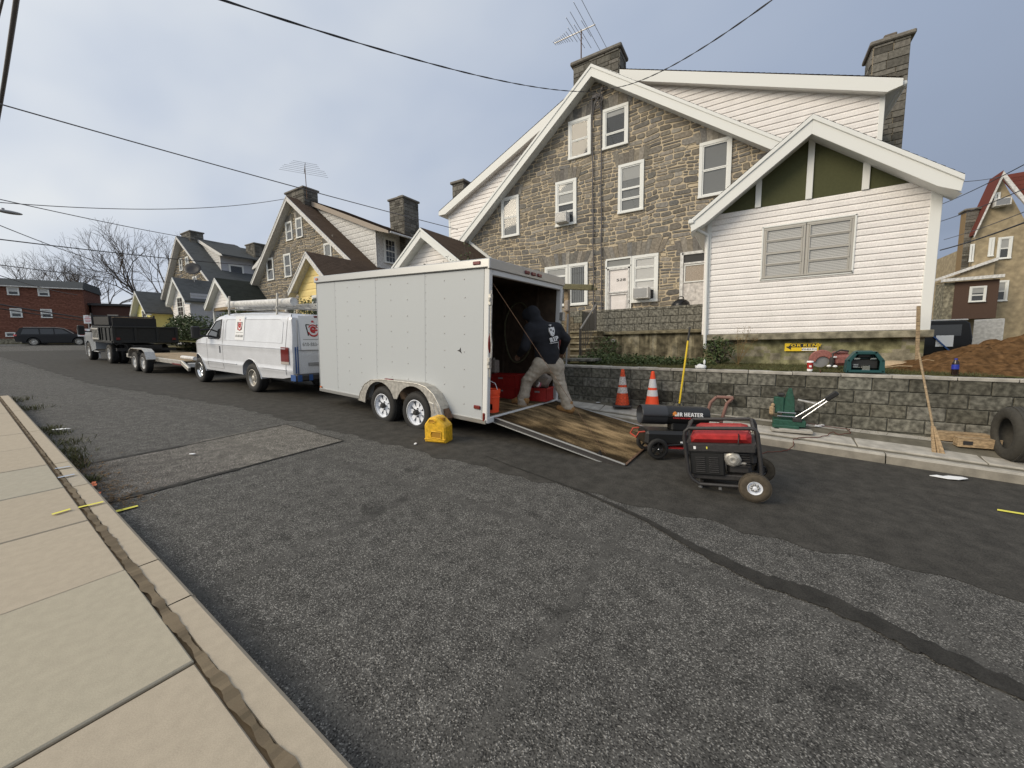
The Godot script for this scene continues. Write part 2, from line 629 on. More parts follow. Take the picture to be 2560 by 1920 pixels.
	mat("green_wood", lin(0.12, 0.11, 0.06), 0.9, {tex = "wood", size = 0.6})
	mat("ply", lin(0.44, 0.31, 0.165), 0.9, {tex = "ply", uv = true, spec = 0.2})
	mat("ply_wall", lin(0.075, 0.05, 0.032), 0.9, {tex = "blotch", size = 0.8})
	mat("skin", lin(0.20, 0.115, 0.075), 0.6)
	mat("hoodie", lin(0.0145, 0.0155, 0.020), 0.95, {nrm = "grain_n", nstr = 0.2, size = 0.15})
	mat("khaki", lin(0.40, 0.35, 0.28), 0.95, {tex = "blotch", size = 0.35, nrm = "grain_n", nstr = 0.2})
	mat("boot", lin(0.30, 0.165, 0.06), 0.85, {tex = "blotch", size = 0.2})
	mat("boot_sole", lin(0.12, 0.07, 0.035), 0.9)
	mat("print_white", lin(0.75, 0.75, 0.75), 0.8)
	mat("print_red", lin(0.55, 0.05, 0.05), 0.6)
	mat("print_grey", lin(0.28, 0.28, 0.28), 0.7)
	mat("print_black", lin(0.02, 0.02, 0.02), 0.6)
	mat("paper", lin(0.80, 0.81, 0.82), 0.8)
	mat("cloth_dirty", lin(0.36, 0.31, 0.26), 0.95, {tex = "blotch", size = 0.2})
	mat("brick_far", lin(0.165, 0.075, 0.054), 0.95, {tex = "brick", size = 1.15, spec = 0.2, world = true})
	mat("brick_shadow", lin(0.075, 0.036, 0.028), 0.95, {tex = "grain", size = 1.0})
	mat("tan_stucco", lin(0.33, 0.27, 0.175), 0.95, {tex = "blotch", size = 2.0})
	mat("brown_wall", lin(0.085, 0.05, 0.035), 0.9, {tex = "grain", size = 0.6})
	mat("soil", lin(0.115, 0.066, 0.032), 1.0, {tex = "stain", size = 0.5, nrm = "grain_n", nstr = 1.2, spec = 0.1})
	mat("lawn", lin(0.10, 0.088, 0.045), 1.0, {tex = "stain", size = 0.6, nrm = "grain_n", nstr = 0.8, spec = 0.1})
	mat("ground", lin(0.13, 0.12, 0.07), 1.0, {tex = "blotch", size = 3.0, spec = 0.1})
	mat("leaf", lin(0.060, 0.085, 0.030), 0.7, {backlight = Color(0.06, 0.09, 0.03)})
	mat("dry_leaf", lin(0.20, 0.135, 0.06), 0.85)
	mat("bark", lin(0.10, 0.085, 0.075), 0.95)
	mat("cable", lin(0.03, 0.028, 0.03), 0.6)
	mat("cable_grey", lin(0.10, 0.095, 0.10), 0.6)
	mat("cord", lin(0.10, 0.03, 0.02), 0.7)
	mat("lamp_grey", lin(0.30, 0.30, 0.30), 0.5)
	mat("grass", lin(0.075, 0.08, 0.03), 0.85)

# ---------------------------------------------------------------- ground shape
func road_y(x: float) -> float:
	return -0.045 * x if x > -44.0 else 1.98 - 0.012 * (x + 44.0)
func kerb_l(x: float) -> float:
	return -0.655 + 0.048 * x if x > -14.0 else -1.33
func kerb_r(x: float) -> float:
	return -6.915 + 0.066 * x if x > -8.0 else -7.443 + 0.03 * (x + 8.0)

func walk_y(x: float, z: float) -> float:
	return road_y(x) + 0.13 + clampf((kerb_r(x) - z) * 0.2, 0.0, 0.13)

func rect(x0: float, y0: float, x1: float, y1: float) -> PackedVector2Array:
	return PackedVector2Array([Vector2(x0, y0), Vector2(x1, y0), Vector2(x1, y1), Vector2(x0, y1)])

func shade(c: float, v := 0.1) -> Color:
	var k := c * (1.0 + rng.randf_range(-v, v))
	return Color(k, k, k)

func sheet(mb: MB, x0: float, x1: float, nx: int, z0f: Callable, z1f: Callable, nz: int, yf: Callable, cf: Callable) -> void:
	for i in nx:
		for j in nz:
			var q := []
			for m in [[0, 0], [0, 1], [1, 1], [1, 0]]:
				var x := lerpf(x0, x1, float(i + m[0]) / nx)
				var z: float = lerpf(z0f.call(x), z1f.call(x), float(j + m[1]) / nz)
				q.append(Vector3(x, yf.call(x, z), z))
			var nn: Vector3 = (q[1] - q[0]).cross(q[2] - q[0]).normalized()
			if nn.y < 0:
				nn = -nn
				q.reverse()
			for t in [[0, 1, 2], [0, 2, 3]]:
				for k in [t[0], t[2], t[1]]:
					mb.col = cf.call(q[k].x, q[k].z)
					mb.v(q[k], nn)
	mb.col = Color.WHITE

# ---------------------------------------------------------------- light, camera
func make_view() -> void:
	var cam := Camera3D.new()
	cam.name = "camera"
	add_child(cam)
	cam.transform = Transform3D(Basis(Vector3(0.8520532, -0.01688194, -0.52318289), Vector3(-0.04088308, 0.99428052, -0.09866519), Vector3(0.52185622, 0.10545732, 0.84648972)).orthonormalized(), Vector3(0, 1.6, 0))
	cam.fov = 89.88
	cam.near = 0.05
	cam.far = 900.0
	cam.current = true
	var sun_to := Vector3(-0.52, 0.52, 0.68).normalized()
	var w := 768
	var h := 384
	var im := Image.create(w, h, false, Image.FORMAT_RGBF)
	var cl := FastNoiseLite.new()
	cl.seed = 8
	cl.frequency = 1.1
	cl.fractal_octaves = 5
	for y in h:
		var el := PI * (0.5 - (y + 0.5) / h)
		for x in w:
			var az := TAU * (x + 0.5) / w
			var d := Vector3(sin(az) * cos(el), sin(el), -cos(az) * cos(el))
			var k := d.dot(sun_to)
			var l := 0.545 + 0.31 * k + 0.40 * pow(maxf(k, 0.0), 5.0)
			var up := maxf(d.y, 0.0)
			var wisp := cl.get_noise_3d(d.x * 0.8 / (0.35 + up), d.z * 1.7 / (0.35 + up), 0.0) + 0.5 * cl.get_noise_3d(d.x * 2.4, d.y * 5.0, d.z * 2.4)
			var veil := clampf(0.5 + 0.6 * k, 0.08, 1.0)
			l *= 1.0 + 0.24 * wisp * veil
			l += 0.13 * pow(1.0 - up, 5.0) * veil
			var t := clampf(0.66 - 0.75 * k - 0.45 * wisp * veil - 0.25 * pow(1.0 - up, 8.0), 0.0, 1.0)
			im.set_pixel(x, y, Color(l * lerpf(0.97, 0.82, t), l * lerpf(1.0, 0.985, t), l * lerpf(1.015, 1.30, t)))
	var pano := PanoramaSkyMaterial.new()
	pano.panorama = ImageTexture.create_from_image(im)
	var sky := Sky.new()
	sky.sky_material = pano
	var env := Environment.new()
	env.background_mode = Environment.BG_SKY
	env.sky = sky
	env.tonemap_mode = Environment.TONE_MAPPER_LINEAR
	env.tonemap_exposure = 1.0
	env.sdfgi_enabled = true
	env.ssao_enabled = true
	env.ssil_enabled = true
	var we := WorldEnvironment.new()
	we.name = "world_environment"
	we.environment = env
	add_child(we)
	var sun := DirectionalLight3D.new()
	sun.name = "hazy_sun"
	sun.light_color = Color(1.0, 0.935, 0.83)
	sun.light_energy = 0.76
	sun.light_angular_distance = 32.0
	sun.shadow_enabled = true
	add_child(sun)
	sun.look_at_from_position(sun_to * 50.0, Vector3.ZERO, Vector3.UP)

# ---------------------------------------------------------------- the street
func make_ground() -> void:
	var mb := MB.new()
	sheet(mb, -400, 300, 70, func(_x): return -320.0, func(_x): return 300.0, 60, func(x, z): return road_y(x) - 0.12 + (0.0 if z > -9 else clampf((-z - 9) * 0.02, 0, 1.0)), func(_x, _z): return Color(1, 1, 1))
	struct("ground", mb, M.ground)
	var nf := FastNoiseLite.new()
	nf.seed = 21
	nf.frequency = 0.35
	nf.fractal_octaves = 4
	var nf2 := FastNoiseLite.new()
	nf2.seed = 22
	nf2.frequency = 3.0
	var stains := []
	for s in [[-2.84, -2.18, 0.10], [-2.77, -2.46, 0.06], [-1.6, -2.9, 0.05], [-0.9, -1.9, 0.05], [0.35, -2.1, 0.07], [0.5, -2.2, 0.06], [-3.3, -3.1, 0.07], [0.0, -1.5, 0.06], [-3.0, -1.5, 0.05], [-1.9, -3.0, 0.05]]:
		stains.append(s)
	var road_col := func(x, z):
		var k: float = 1.0 + 0.16 * nf.get_noise_2d(x, z * 2.0) + 0.06 * nf2.get_noise_2d(x, z)
		for s in stains:
			var dd := Vector2((x - s[0]) * 0.75, z - s[1]).length() + 0.02 * nf2.get_noise_2d(x * 4.0, z * 4.0)
			if dd < s[2]:
				k *= 0.62
		# pale scuffs, and grime that gathers along the kerb
		k *= 1.0 + 0.9 * clampf(1.0 - Vector2((x + 1.15) * 1.1, (z + 1.17) * 2.2).length() / 0.2, 0, 1) * clampf(0.5 + nf2.get_noise_2d(x * 5.0, z * 5.0), 0, 1)
		k *= 1.0 + 0.5 * clampf(1.0 - Vector2((x + 2.95) * 0.8, (z + 1.2) * 2.0).length() / 0.2, 0, 1)
		k *= lerpf(0.84, 1.0, clampf((kerb_l(x) - z + 0.02) / 0.22, 0.0, 1.0))
		return Color(k, k, k)
	mb = MB.new()
	var ry := func(x, _z): return road_y(x)
	sheet(mb, -13.2, 2.2, 230, func(x): return kerb_r(x) + 0.02, func(x): return kerb_l(x) - 0.0, 110, ry, road_col)
	sheet(mb, 2.2, 40.0, 40, func(x): return kerb_r(x) + 0.02, func(x): return kerb_l(x), 12, ry, road_col)
	sheet(mb, -44.0, -13.2, 90, func(x): return kerb_r(x) + 0.02, func(x): return 14.0 if x < -16.0 else lerpf(kerb_l(-13.2), 14.0, clampf((-13.2 - x) / 2.8, 0, 1)), 40, ry, road_col)
	struct("road", mb, M.asphalt)
	# the cross street at the top of the hill, its kerb, pavement and verge
	for e in [["cross_street", -57.6, -47.0, 0.004, "asphalt"], ["cross_kerb", -57.8, -57.6, 0.13, "concrete"], ["cross_pavement", -59.2, -57.8, 0.125, "concrete"], ["verge", -62.5, -59.2, 0.2, "lawn"]]:
		mb = MB.new()
		for i in 40:
			var q := []
			for m in [[0, 0], [0, 1], [1, 1], [1, 0]]:
				var P: Vector3 = Vector3(0.9118, 0, 0.4108) * (e[1] if m[1] == 0 else e[2]) + Vector3(0.4108, 0, -0.9118) * (-50.0 + (i + m[0]) * 1.5)
				q.append(Vector3(P.x, maxf(road_y(P.x), 1.98) + e[3], P.z))
			mb.quo(q[0], q[1], q[2], q[3], Vector3.UP)
			mb.quo(q[1], q[2], q[2] - Vector3(0, 0.2, 0), q[1] - Vector3(0, 0.2, 0), Vector3(0.9, 0, 0.4))
		struct(e[0], mb, M[e[4]])
	# the newer, darker asphalt along the far kerb, with a ragged edge
	mb = MB.new()
	var edge := func(x): return -3.64 + 0.035 * sin(x * 5.1) + 0.03 * sin(x * 12.7 + 1.0) + 0.06 * nf2.get_noise_2d(x * 0.7, 3.0) + (0.0 if x > -9.0 else clampf((-9.0 - x) * 0.12, 0, 0.75))
	var strip_col := func(x, z):
		var k: float = 1.0 + 0.16 * nf.get_noise_2d(x * 1.5, z) + 0.05 * nf2.get_noise_2d(x, z)
		return Color(k, k, k)
	sheet(mb, -36.0, 18.0, 700, func(x): return kerb_r(x) + 0.02, edge, 14, func(x, _z): return road_y(x) + 0.004, strip_col)
	struct("newer_asphalt_strip", mb, M.asphalt_dark)
	# the utility trench patch
	var outline := PackedVector2Array([Vector2(-6.61, -3.43), Vector2(-4.98, -3.38), Vector2(-4.92, -2.0), Vector2(-4.86, -1.45), Vector2(-4.9, -0.89), Vector2(-6.46, -0.97), Vector2(-6.45, -1.98), Vector2(-6.6, -2.25)])
	mb = MB.new()
	var pn := FastNoiseLite.new()
	pn.seed = 77
	pn.frequency = 0.9
	pn.fractal_octaves = 4
	for i in 44:
		for j in 60:
			var x0 := -6.65 + i * 0.042
			var z0 := -3.46 + j * 0.043
			for pl in Geometry2D.intersect_polygons(outline, rect(x0, z0, x0 + 0.042, z0 + 0.043)):
				var idx := Geometry2D.triangulate_polygon(pl)
				for k in range(0, idx.size(), 3):
					var tp := []
					for e in 3:
						tp.append(pl[idx[k + e]])
					var area: float = (tp[1] - tp[0]).cross(tp[2] - tp[0])
					if area > 0.0:
						tp.reverse()
					for e in [0, 2, 1]:
						var r: Vector2 = tp[e]
						var old := clampf((r.y + 2.5) / 1.4, 0.0, 1.0)
						var g: float = 1.0 + 0.2 * pn.get_noise_2d(r.x * 1.6, r.y * 0.7)
						g *= lerpf(1.0, 0.52, old * clampf(0.62 + 0.8 * pn.get_noise_2d(r.x * 2.6, r.y * 0.8 + 40.0), 0, 1))
						mb.col = Color(g, g, g * lerpf(1.0, 1.04, old))
						mb.v(Vector3(r.x, road_y(r.x) + 0.005, r.y), Vector3.UP)
	struct("road_patch", mb, M.patch)
	mb = MB.new()
	for e in [[outline[0], outline[1], 0.012], [outline[1], outline[2], 0.02], [outline[2], outline[4], 0.05], [outline[5], outline[6], 0.05], [outline[6], outline[0], 0.014]]:
		var a: Vector2 = e[0]
		var b: Vector2 = e[1]
		var nn := (b - a).orthogonal().normalized()
		for k in 40:
			var t0 := k / 40.0
			var t1 := (k + 1) / 40.0
			var w0: float = e[2] * (0.6 + 0.9 * absf(nf2.get_noise_2d(t0 * 9.0, a.x * 3.0)))
			var w1: float = e[2] * (0.6 + 0.9 * absf(nf2.get_noise_2d(t1 * 9.0, a.x * 3.0)))
			var q := []
			for m in [a.lerp(b, t0) - nn * w0, a.lerp(b, t1) - nn * w1, a.lerp(b, t1) + nn * w1, a.lerp(b, t0) + nn * w0]:
				q.append(Vector3(m.x, road_y(m.x) + 0.009, m.y))
			mb.quo(q[0], q[1], q[2], q[3], Vector3.UP)
	struct("road_patch_seam", mb, M.tar)
	# the dark sealed joint that wanders across the foreground
	mb = MB.new()
	var mid := [[-2.9, -4.0, 0.006], [-2.4, -3.86, 0.012], [-1.9, -3.75, 0.014], [-1.31, -3.6, 0.02], [-0.72, -3.36, 0.03], [-0.27, -3.09, 0.055], [0.12, -2.93, 0.08], [0.45, -2.91, 0.09], [0.68, -2.80, 0.085], [0.87, -2.71, 0.095], [1.14, -2.61, 0.075], [1.6, -2.42, 0.08], [2.4, -2.1, 0.08], [4.0, -1.7, 0.08]]
	for k in mid.size() - 1:
		for s in 12:
			var q := []
			for m in [[s, -1], [s + 1, -1], [s + 1, 1], [s, 1]]:
				var t: float = m[0] / 12.0
				var x := lerpf(mid[k][0], mid[k + 1][0], t)
				var z := lerpf(mid[k][1], mid[k + 1][1], t)
				var wd := lerpf(mid[k][2], mid[k + 1][2], t)
				z += m[1] * wd * (1.0 + 0.5 * nf2.get_noise_2d(x * 3.5, m[1] * 50.0))
				q.append(Vector3(x, road_y(x) + 0.0085, z))
			mb.quo(q[0], q[1], q[2], q[3], Vector3.UP)
	struct("sealed_road_joint", mb, M.tar)

func slab_mesh(pts: Array, top: Callable, th: float, bev: float) -> MB:
	# a quadrilateral slab whose top follows the ground; pts are Vector2(x, z)
	var mb := MB.new()
	var ctr := Vector2.ZERO
	for p in pts:
		ctr += p / pts.size()
	var t3 := []
	var s3 := []
	var b3 := []
	for p in pts:
		var ip: Vector2 = p + (ctr - p).normalized() * bev * 1.4
		t3.append(Vector3(ip.x, top.call(ip.x, ip.y), ip.y))
		s3.append(Vector3(p.x, top.call(p.x, p.y) - bev, p.y))
		b3.append(Vector3(p.x, top.call(p.x, p.y) - th, p.y))
	for k in range(1, pts.size() - 1):
		mb.trio(t3[0], t3[k], t3[k + 1], Vector3.UP)
	for k in pts.size():
		var k2 := (k + 1) % pts.size()
		var o := Vector3((pts[k] + pts[k2]).x * 0.5 - ctr.x, 0, (pts[k] + pts[k2]).y * 0.5 - ctr.y)
		mb.quo(t3[k], t3[k2], s3[k2], s3[k], o + Vector3.UP)
		mb.quo(s3[k], s3[k2], b3[k2], b3[k], o)
	return mb

func make_pavements() -> void:
	# near side: flagstones, a dirty joint and kerbstones
	var top := func(x, _z): return road_y(x) + 0.12
	var base := MB.new()
	sheet(base, -13.0, 6.0, 60, func(x): return kerb_l(x) + 0.02, func(x): return kerb_l(x) + 2.6, 4, func(x, _z): return road_y(x) + 0.11, func(_x, _z): return Color(0.24, 0.21, 0.17))
	var pave := struct("near_sidewalk", base, M.warm_concrete)
	var cuts := [1.2, 0.1, -0.95, -2.05, -3.19, -4.25, -5.29, -6.27, -7.3, -8.34, -9.4, -10.45, -11.5, -12.5, -13.0]
	var tone := {3: Color(0.93, 0.99, 1.10), 6: Color(0.94, 1.0, 1.12)}
	for k in cuts.size() - 1:
		var xa: float = cuts[k] - 0.006
		var xb: float = cuts[k + 1] + 0.006
		for row in 2:
			var za := 0.165 if row == 0 else 1.36
			var zb := 1.35 if row == 0 else 2.6
			var pts := [Vector2(xa, kerb_l(xa) + za), Vector2(xb, kerb_l(xb) + za), Vector2(xb - 0.02, kerb_l(xb) + zb), Vector2(xa - 0.02, kerb_l(xa) + zb)]
			var lift := rng.randf_range(-0.003, 0.006)
			var mb := slab_mesh(pts, func(x, z): return top.call(x, z) + lift, 0.06, 0.006)
			var c: Color = tone.get(k, Color(1, 1, 1)) * rng.randf_range(0.96, 1.04)
			for i in mb.c.size():
				mb.c[i] = c
			obj("slab", mb, M.warm_concrete, pave)
	var kb := MB.new()
	sheet(kb, -13.0, 6.0, 60, func(x): return kerb_l(x) + 0.004, func(x): return kerb_l(x) + 0.12, 1, func(x, _z): return road_y(x) + 0.06, func(_x, _z): return Color(0.4, 0.37, 0.32))
	var kerb := struct("near_kerb", kb, M.warm_concrete)
	var kc := [2.0, 0.5, -1.0, -2.59, -3.17, -5.24, -6.27, -8.4, -10.6, -13.0]
	for k in kc.size() - 1:
		var xa: float = kc[k] - 0.006
		var xb: float = kc[k + 1] + 0.006
		var n := maxi(1, int(absf(xa - xb) / 0.5))
		var mb := MB.new()
		for i in n:
			var x0 := lerpf(xa, xb, float(i) / n)
			var x1 := lerpf(xa, xb, float(i + 1) / n)
			var prof := [[0.0, -0.05], [0.0, 0.10], [0.02, 0.12], [0.118, 0.12], [0.122, 0.05]]
			var c := Color(0.97, 1.0, 1.05) * rng.randf_range(0.96, 1.02) if k == 5 else Color(1, 1, 1)
			mb.col = c
			for j in prof.size() - 1:
				var q := []
				for m in [[x0, j], [x1, j], [x1, j + 1], [x0, j + 1]]:
					q.append(Vector3(m[0], road_y(m[0]) + prof[m[1]][1], kerb_l(m[0]) + prof[m[1]][0]))
				mb.quo(q[0], q[1], q[2], q[3], [Vector3(0, 0, -1), Vector3(0, 1, -1), Vector3.UP, Vector3(0, 0, 1)][j])
		for xe in [xa, xb]:
			mb.quo(Vector3(xe, road_y(xe) - 0.05, kerb_l(xe)), Vector3(xe, road_y(xe) + 0.11, kerb_l(xe)), Vector3(xe, road_y(xe) + 0.12, kerb_l(xe) + 0.12), Vector3(xe, road_y(xe), kerb_l(xe) + 0.12), Vector3(1 if xe == xa else -1, 0, 0))
		obj("kerb_stone", mb, M.warm_concrete, kerb)
	# dirt packed in the joint behind the kerb
	var dirt := MB.new()
	var nz := FastNoiseLite.new()
	nz.seed = 9
	nz.frequency = 3.0
	for i in 600:
		var q := []
		for m in [[0, 0], [1, 0], [1, 1], [0, 1]]:
			var x: float = 3.0 - (i + m[0]) * 0.026
			var wide := (0.020 + 0.022 * nz.get_noise_1d(x * 1.4)) * clampf((x + 9.0) / 5.0, 0.35, 1.0)
			q.append(Vector3(x, road_y(x) + 0.1255 + 0.004 * nz.get_noise_1d(x * 7.0), kerb_l(x) + 0.14 + (wide if m[1] == 1 else -wide) + 0.010 * nz.get_noise_1d(x * 1.7 + 60.0 * m[1])))
		var k := 0.36 + 0.2 * nz.get_noise_1d(q[0].x * 2.0 + 100.0)
		dirt.col = Color(k, k * 0.92, k * 0.8)
		dirt.quo(q[0], q[1], q[2], q[3], Vector3.UP)
	tag(struct("joint_dirt", dirt, M.warm_concrete), "")
	# far side
	var ftop := walk_y
	base = MB.new()
	sheet(base, -30, 16, 60, func(x): return minf(kerb_r(x) - 1.0, -7.72), func(x): return kerb_r(x) - 0.02, 3, func(x, z): return ftop.call(x, z) - 0.02, func(_x, _z): return Color(0.35, 0.34, 0.3))
	pave = struct("far_sidewalk", base, M.concrete)
	var fc := [9.0, 6.5, 4.6, 2.54, 1.34, 0.1, -1.15, -2.46, -3.7, -5.0, -6.3, -8.0, -10.0, -12.0, -14.0, -17.0, -20.0, -24.0]
	for k in fc.size() - 1:
		var xa: float = fc[k] - 0.008
		var xb: float = fc[k + 1] + 0.008
		var pts := [Vector2(xa, kerb_r(xa) - 0.16), Vector2(xb, kerb_r(xb) - 0.16), Vector2(xb, minf(kerb_r(xb) - 0.9, -7.75)), Vector2(xa, minf(kerb_r(xa) - 0.9, -7.75))]
		var mb := slab_mesh(pts, ftop, 0.06, 0.007)
		var c := rng.randf_range(0.94, 1.06)
		for i in mb.c.size():
			mb.c[i] = Color(c, c, c)
		obj("slab", mb, M.concrete, pave)
	kb = MB.new()
	sheet(kb, -30, 16, 60, func(x): return kerb_r(x) - 0.13, func(x): return kerb_r(x) - 0.02, 1, func(x, _z): return road_y(x) + 0.05, func(_x, _z): return Color(0.4, 0.38, 0.34))
	kerb = struct("far_kerb", kb, M.concrete)
	var xs := 16.0
	while xs > -28.0:
		var xa := xs - 0.006
		xs -= 2.4
		var xb := xs + 0.006
		var mb := MB.new()
		var c := rng.randf_range(0.9, 1.0)
		for i in 6:
			var x0 := lerpf(xa, xb, i / 6.0)
			var x1 := lerpf(xa, xb, (i + 1) / 6.0)
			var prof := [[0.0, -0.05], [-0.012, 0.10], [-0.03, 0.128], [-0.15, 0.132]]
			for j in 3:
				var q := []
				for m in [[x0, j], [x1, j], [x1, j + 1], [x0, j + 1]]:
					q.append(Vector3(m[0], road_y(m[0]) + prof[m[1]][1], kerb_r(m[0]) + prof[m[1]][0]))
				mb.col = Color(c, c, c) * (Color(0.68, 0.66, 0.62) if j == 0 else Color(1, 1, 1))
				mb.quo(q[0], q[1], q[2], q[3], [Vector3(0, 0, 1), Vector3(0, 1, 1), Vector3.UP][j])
		obj("kerb_stone", mb, M.concrete, kerb)
	# paint and chalk marks
	var mk := MB.new()
	for e in [[-4.58, -0.56, -4.60, -0.66], [-4.585, -0.70, -4.575, -0.84]]:
		mk.quo(Vector3(e[0], road_y(e[0]) + 0.134, e[1]), Vector3(e[0] + 0.035, road_y(e[0]) + 0.134, e[1]), Vector3(e[2] + 0.035, road_y(e[2]) + 0.134, e[3]), Vector3(e[2], road_y(e[2]) + 0.134, e[3]), Vector3.UP)
	mk.quo(Vector3(-4.62, road_y(-4.6) + 0.012, -0.90), Vector3(-4.56, road_y(-4.6) + 0.012, -0.90), Vector3(-4.56, road_y(-4.6) + 0.012, -1.05), Vector3(-4.6, road_y(-4.6) + 0.012, -1.05), Vector3.UP)
	mk.quo(Vector3(2.10, road_y(2.1) + 0.012, -5.47), Vector3(2.12, road_y(2.1) + 0.012, -5.52), Vector3(2.42, road_y(2.4) + 0.012, -5.53), Vector3(2.42, road_y(2.4) + 0.012, -5.48), Vector3.UP)
	for e in [[-1.70, -7.12, 0.05, 0.16], [-1.50, -7.10, 0.03, 0.10], [-1.62, -7.55, 0.04, 0.05]]:
		mk.quo(Vector3(e[0], ftop.call(e[0], e[1]) + 0.005, e[1]), Vector3(e[0] + e[2], ftop.call(e[0], e[1]) + 0.005, e[1]), Vector3(e[0] + e[2] + 0.04, ftop.call(e[0], e[1]) + 0.01, e[1] - e[3]), Vector3(e[0] + 0.04, ftop.call(e[0], e[1]) + 0.01, e[1] - e[3]), Vector3.UP)
	struct("yellow_road_marking", mk, M.chalk_yellow)
	mk = MB.new()
	for e in [[-6.02, -0.80, -6.0, -0.9], [-5.64, -0.76, -5.65, -0.87]]:
		mk.quo(Vector3(e[0], road_y(e[0]) + 0.134, e[1]), Vector3(e[0] + 0.04, road_y(e[0]) + 0.134, e[1]), Vector3(e[2] + 0.04, road_y(e[2]) + 0.134, e[3]), Vector3(e[2], road_y(e[2]) + 0.134, e[3]), Vector3.UP)
	struct("blue_pavement_marking", mk, M.chalk_blue)
	# front gardens above the retaining wall
	var lawn := MB.new()
	var ln := FastNoiseLite.new()
	ln.seed = 14
	ln.frequency = 0.8
	var lawn_y := func(x, z):
		var rise := clampf((-z - 10.5) / 8.0, 0.0, 1.0)
		var y: float = 1.06 - 0.012 * x + 0.03 * ln.get_noise_2d(x * 3.0, z * 3.0) if x > -6.0 else 1.132 - 0.045 * (x + 6.0)
		return y - (rise * 0.05 * x if x > 0.0 else 0.0)
	var lawn_c := func(x, z):
		var k: float = 1.0 + 0.5 * ln.get_noise_2d(x, z)
		var g: float = clampf(0.5 + 1.6 * ln.get_noise_2d(x * 1.7 + 50.0, z * 2.5), 0, 1)
		return Color(k * lerpf(1.25, 0.75, g), k * lerpf(0.95, 1.05, g), k * lerpf(0.9, 0.7, g))
	sheet(lawn, -40, 14, 220, func(_x): return -40.0, func(_x): return -7.86, 90, lawn_y, lawn_c)
	struct("lawn", lawn, M.lawn)

# ---------------------------------------------------------------- masonry
func block_wall(parent: Node, xa: float, xb: float, ya: Callable, yb: Callable, z: float, rows: Array, length: float, tint: Array, offs := 0.0) -> void:
	# rows: [bottom, top] heights above ya(x); every block is its own piece
	var r := 0
	for row in rows:
		var x := xa - (0.0 if r % 2 == 0 else length * 0.5) + offs
		while x < xb:
			var x0 := maxf(x, xa) + 0.005
			var x1 := minf(x + length, xb) - 0.005
			x += length
			if x1 - x0 < 0.04:
				continue
			var y0: float = row[0] + ya.call((x0 + x1) * 0.5)
			var y1: float = minf(row[1] + ya.call((x0 + x1) * 0.5), yb.call((x0 + x1) * 0.5))
			if y1 - y0 < 0.03:
				continue
			var mb := MB.new()
			var t: Color = tint[rng.randi() % tint.size()]
			mb.col = t * rng.randf_range(0.88, 1.12)
			mb.box(Vector3((x0 + x1) * 0.5, (y0 + y1) * 0.5 + 0.0, z - 0.09 + rng.randf_range(-0.004, 0.005)), Vector3(x1 - x0, y1 - y0 - 0.010, 0.2), 0.008)
			obj("block", mb, M.block, parent)
		r += 1

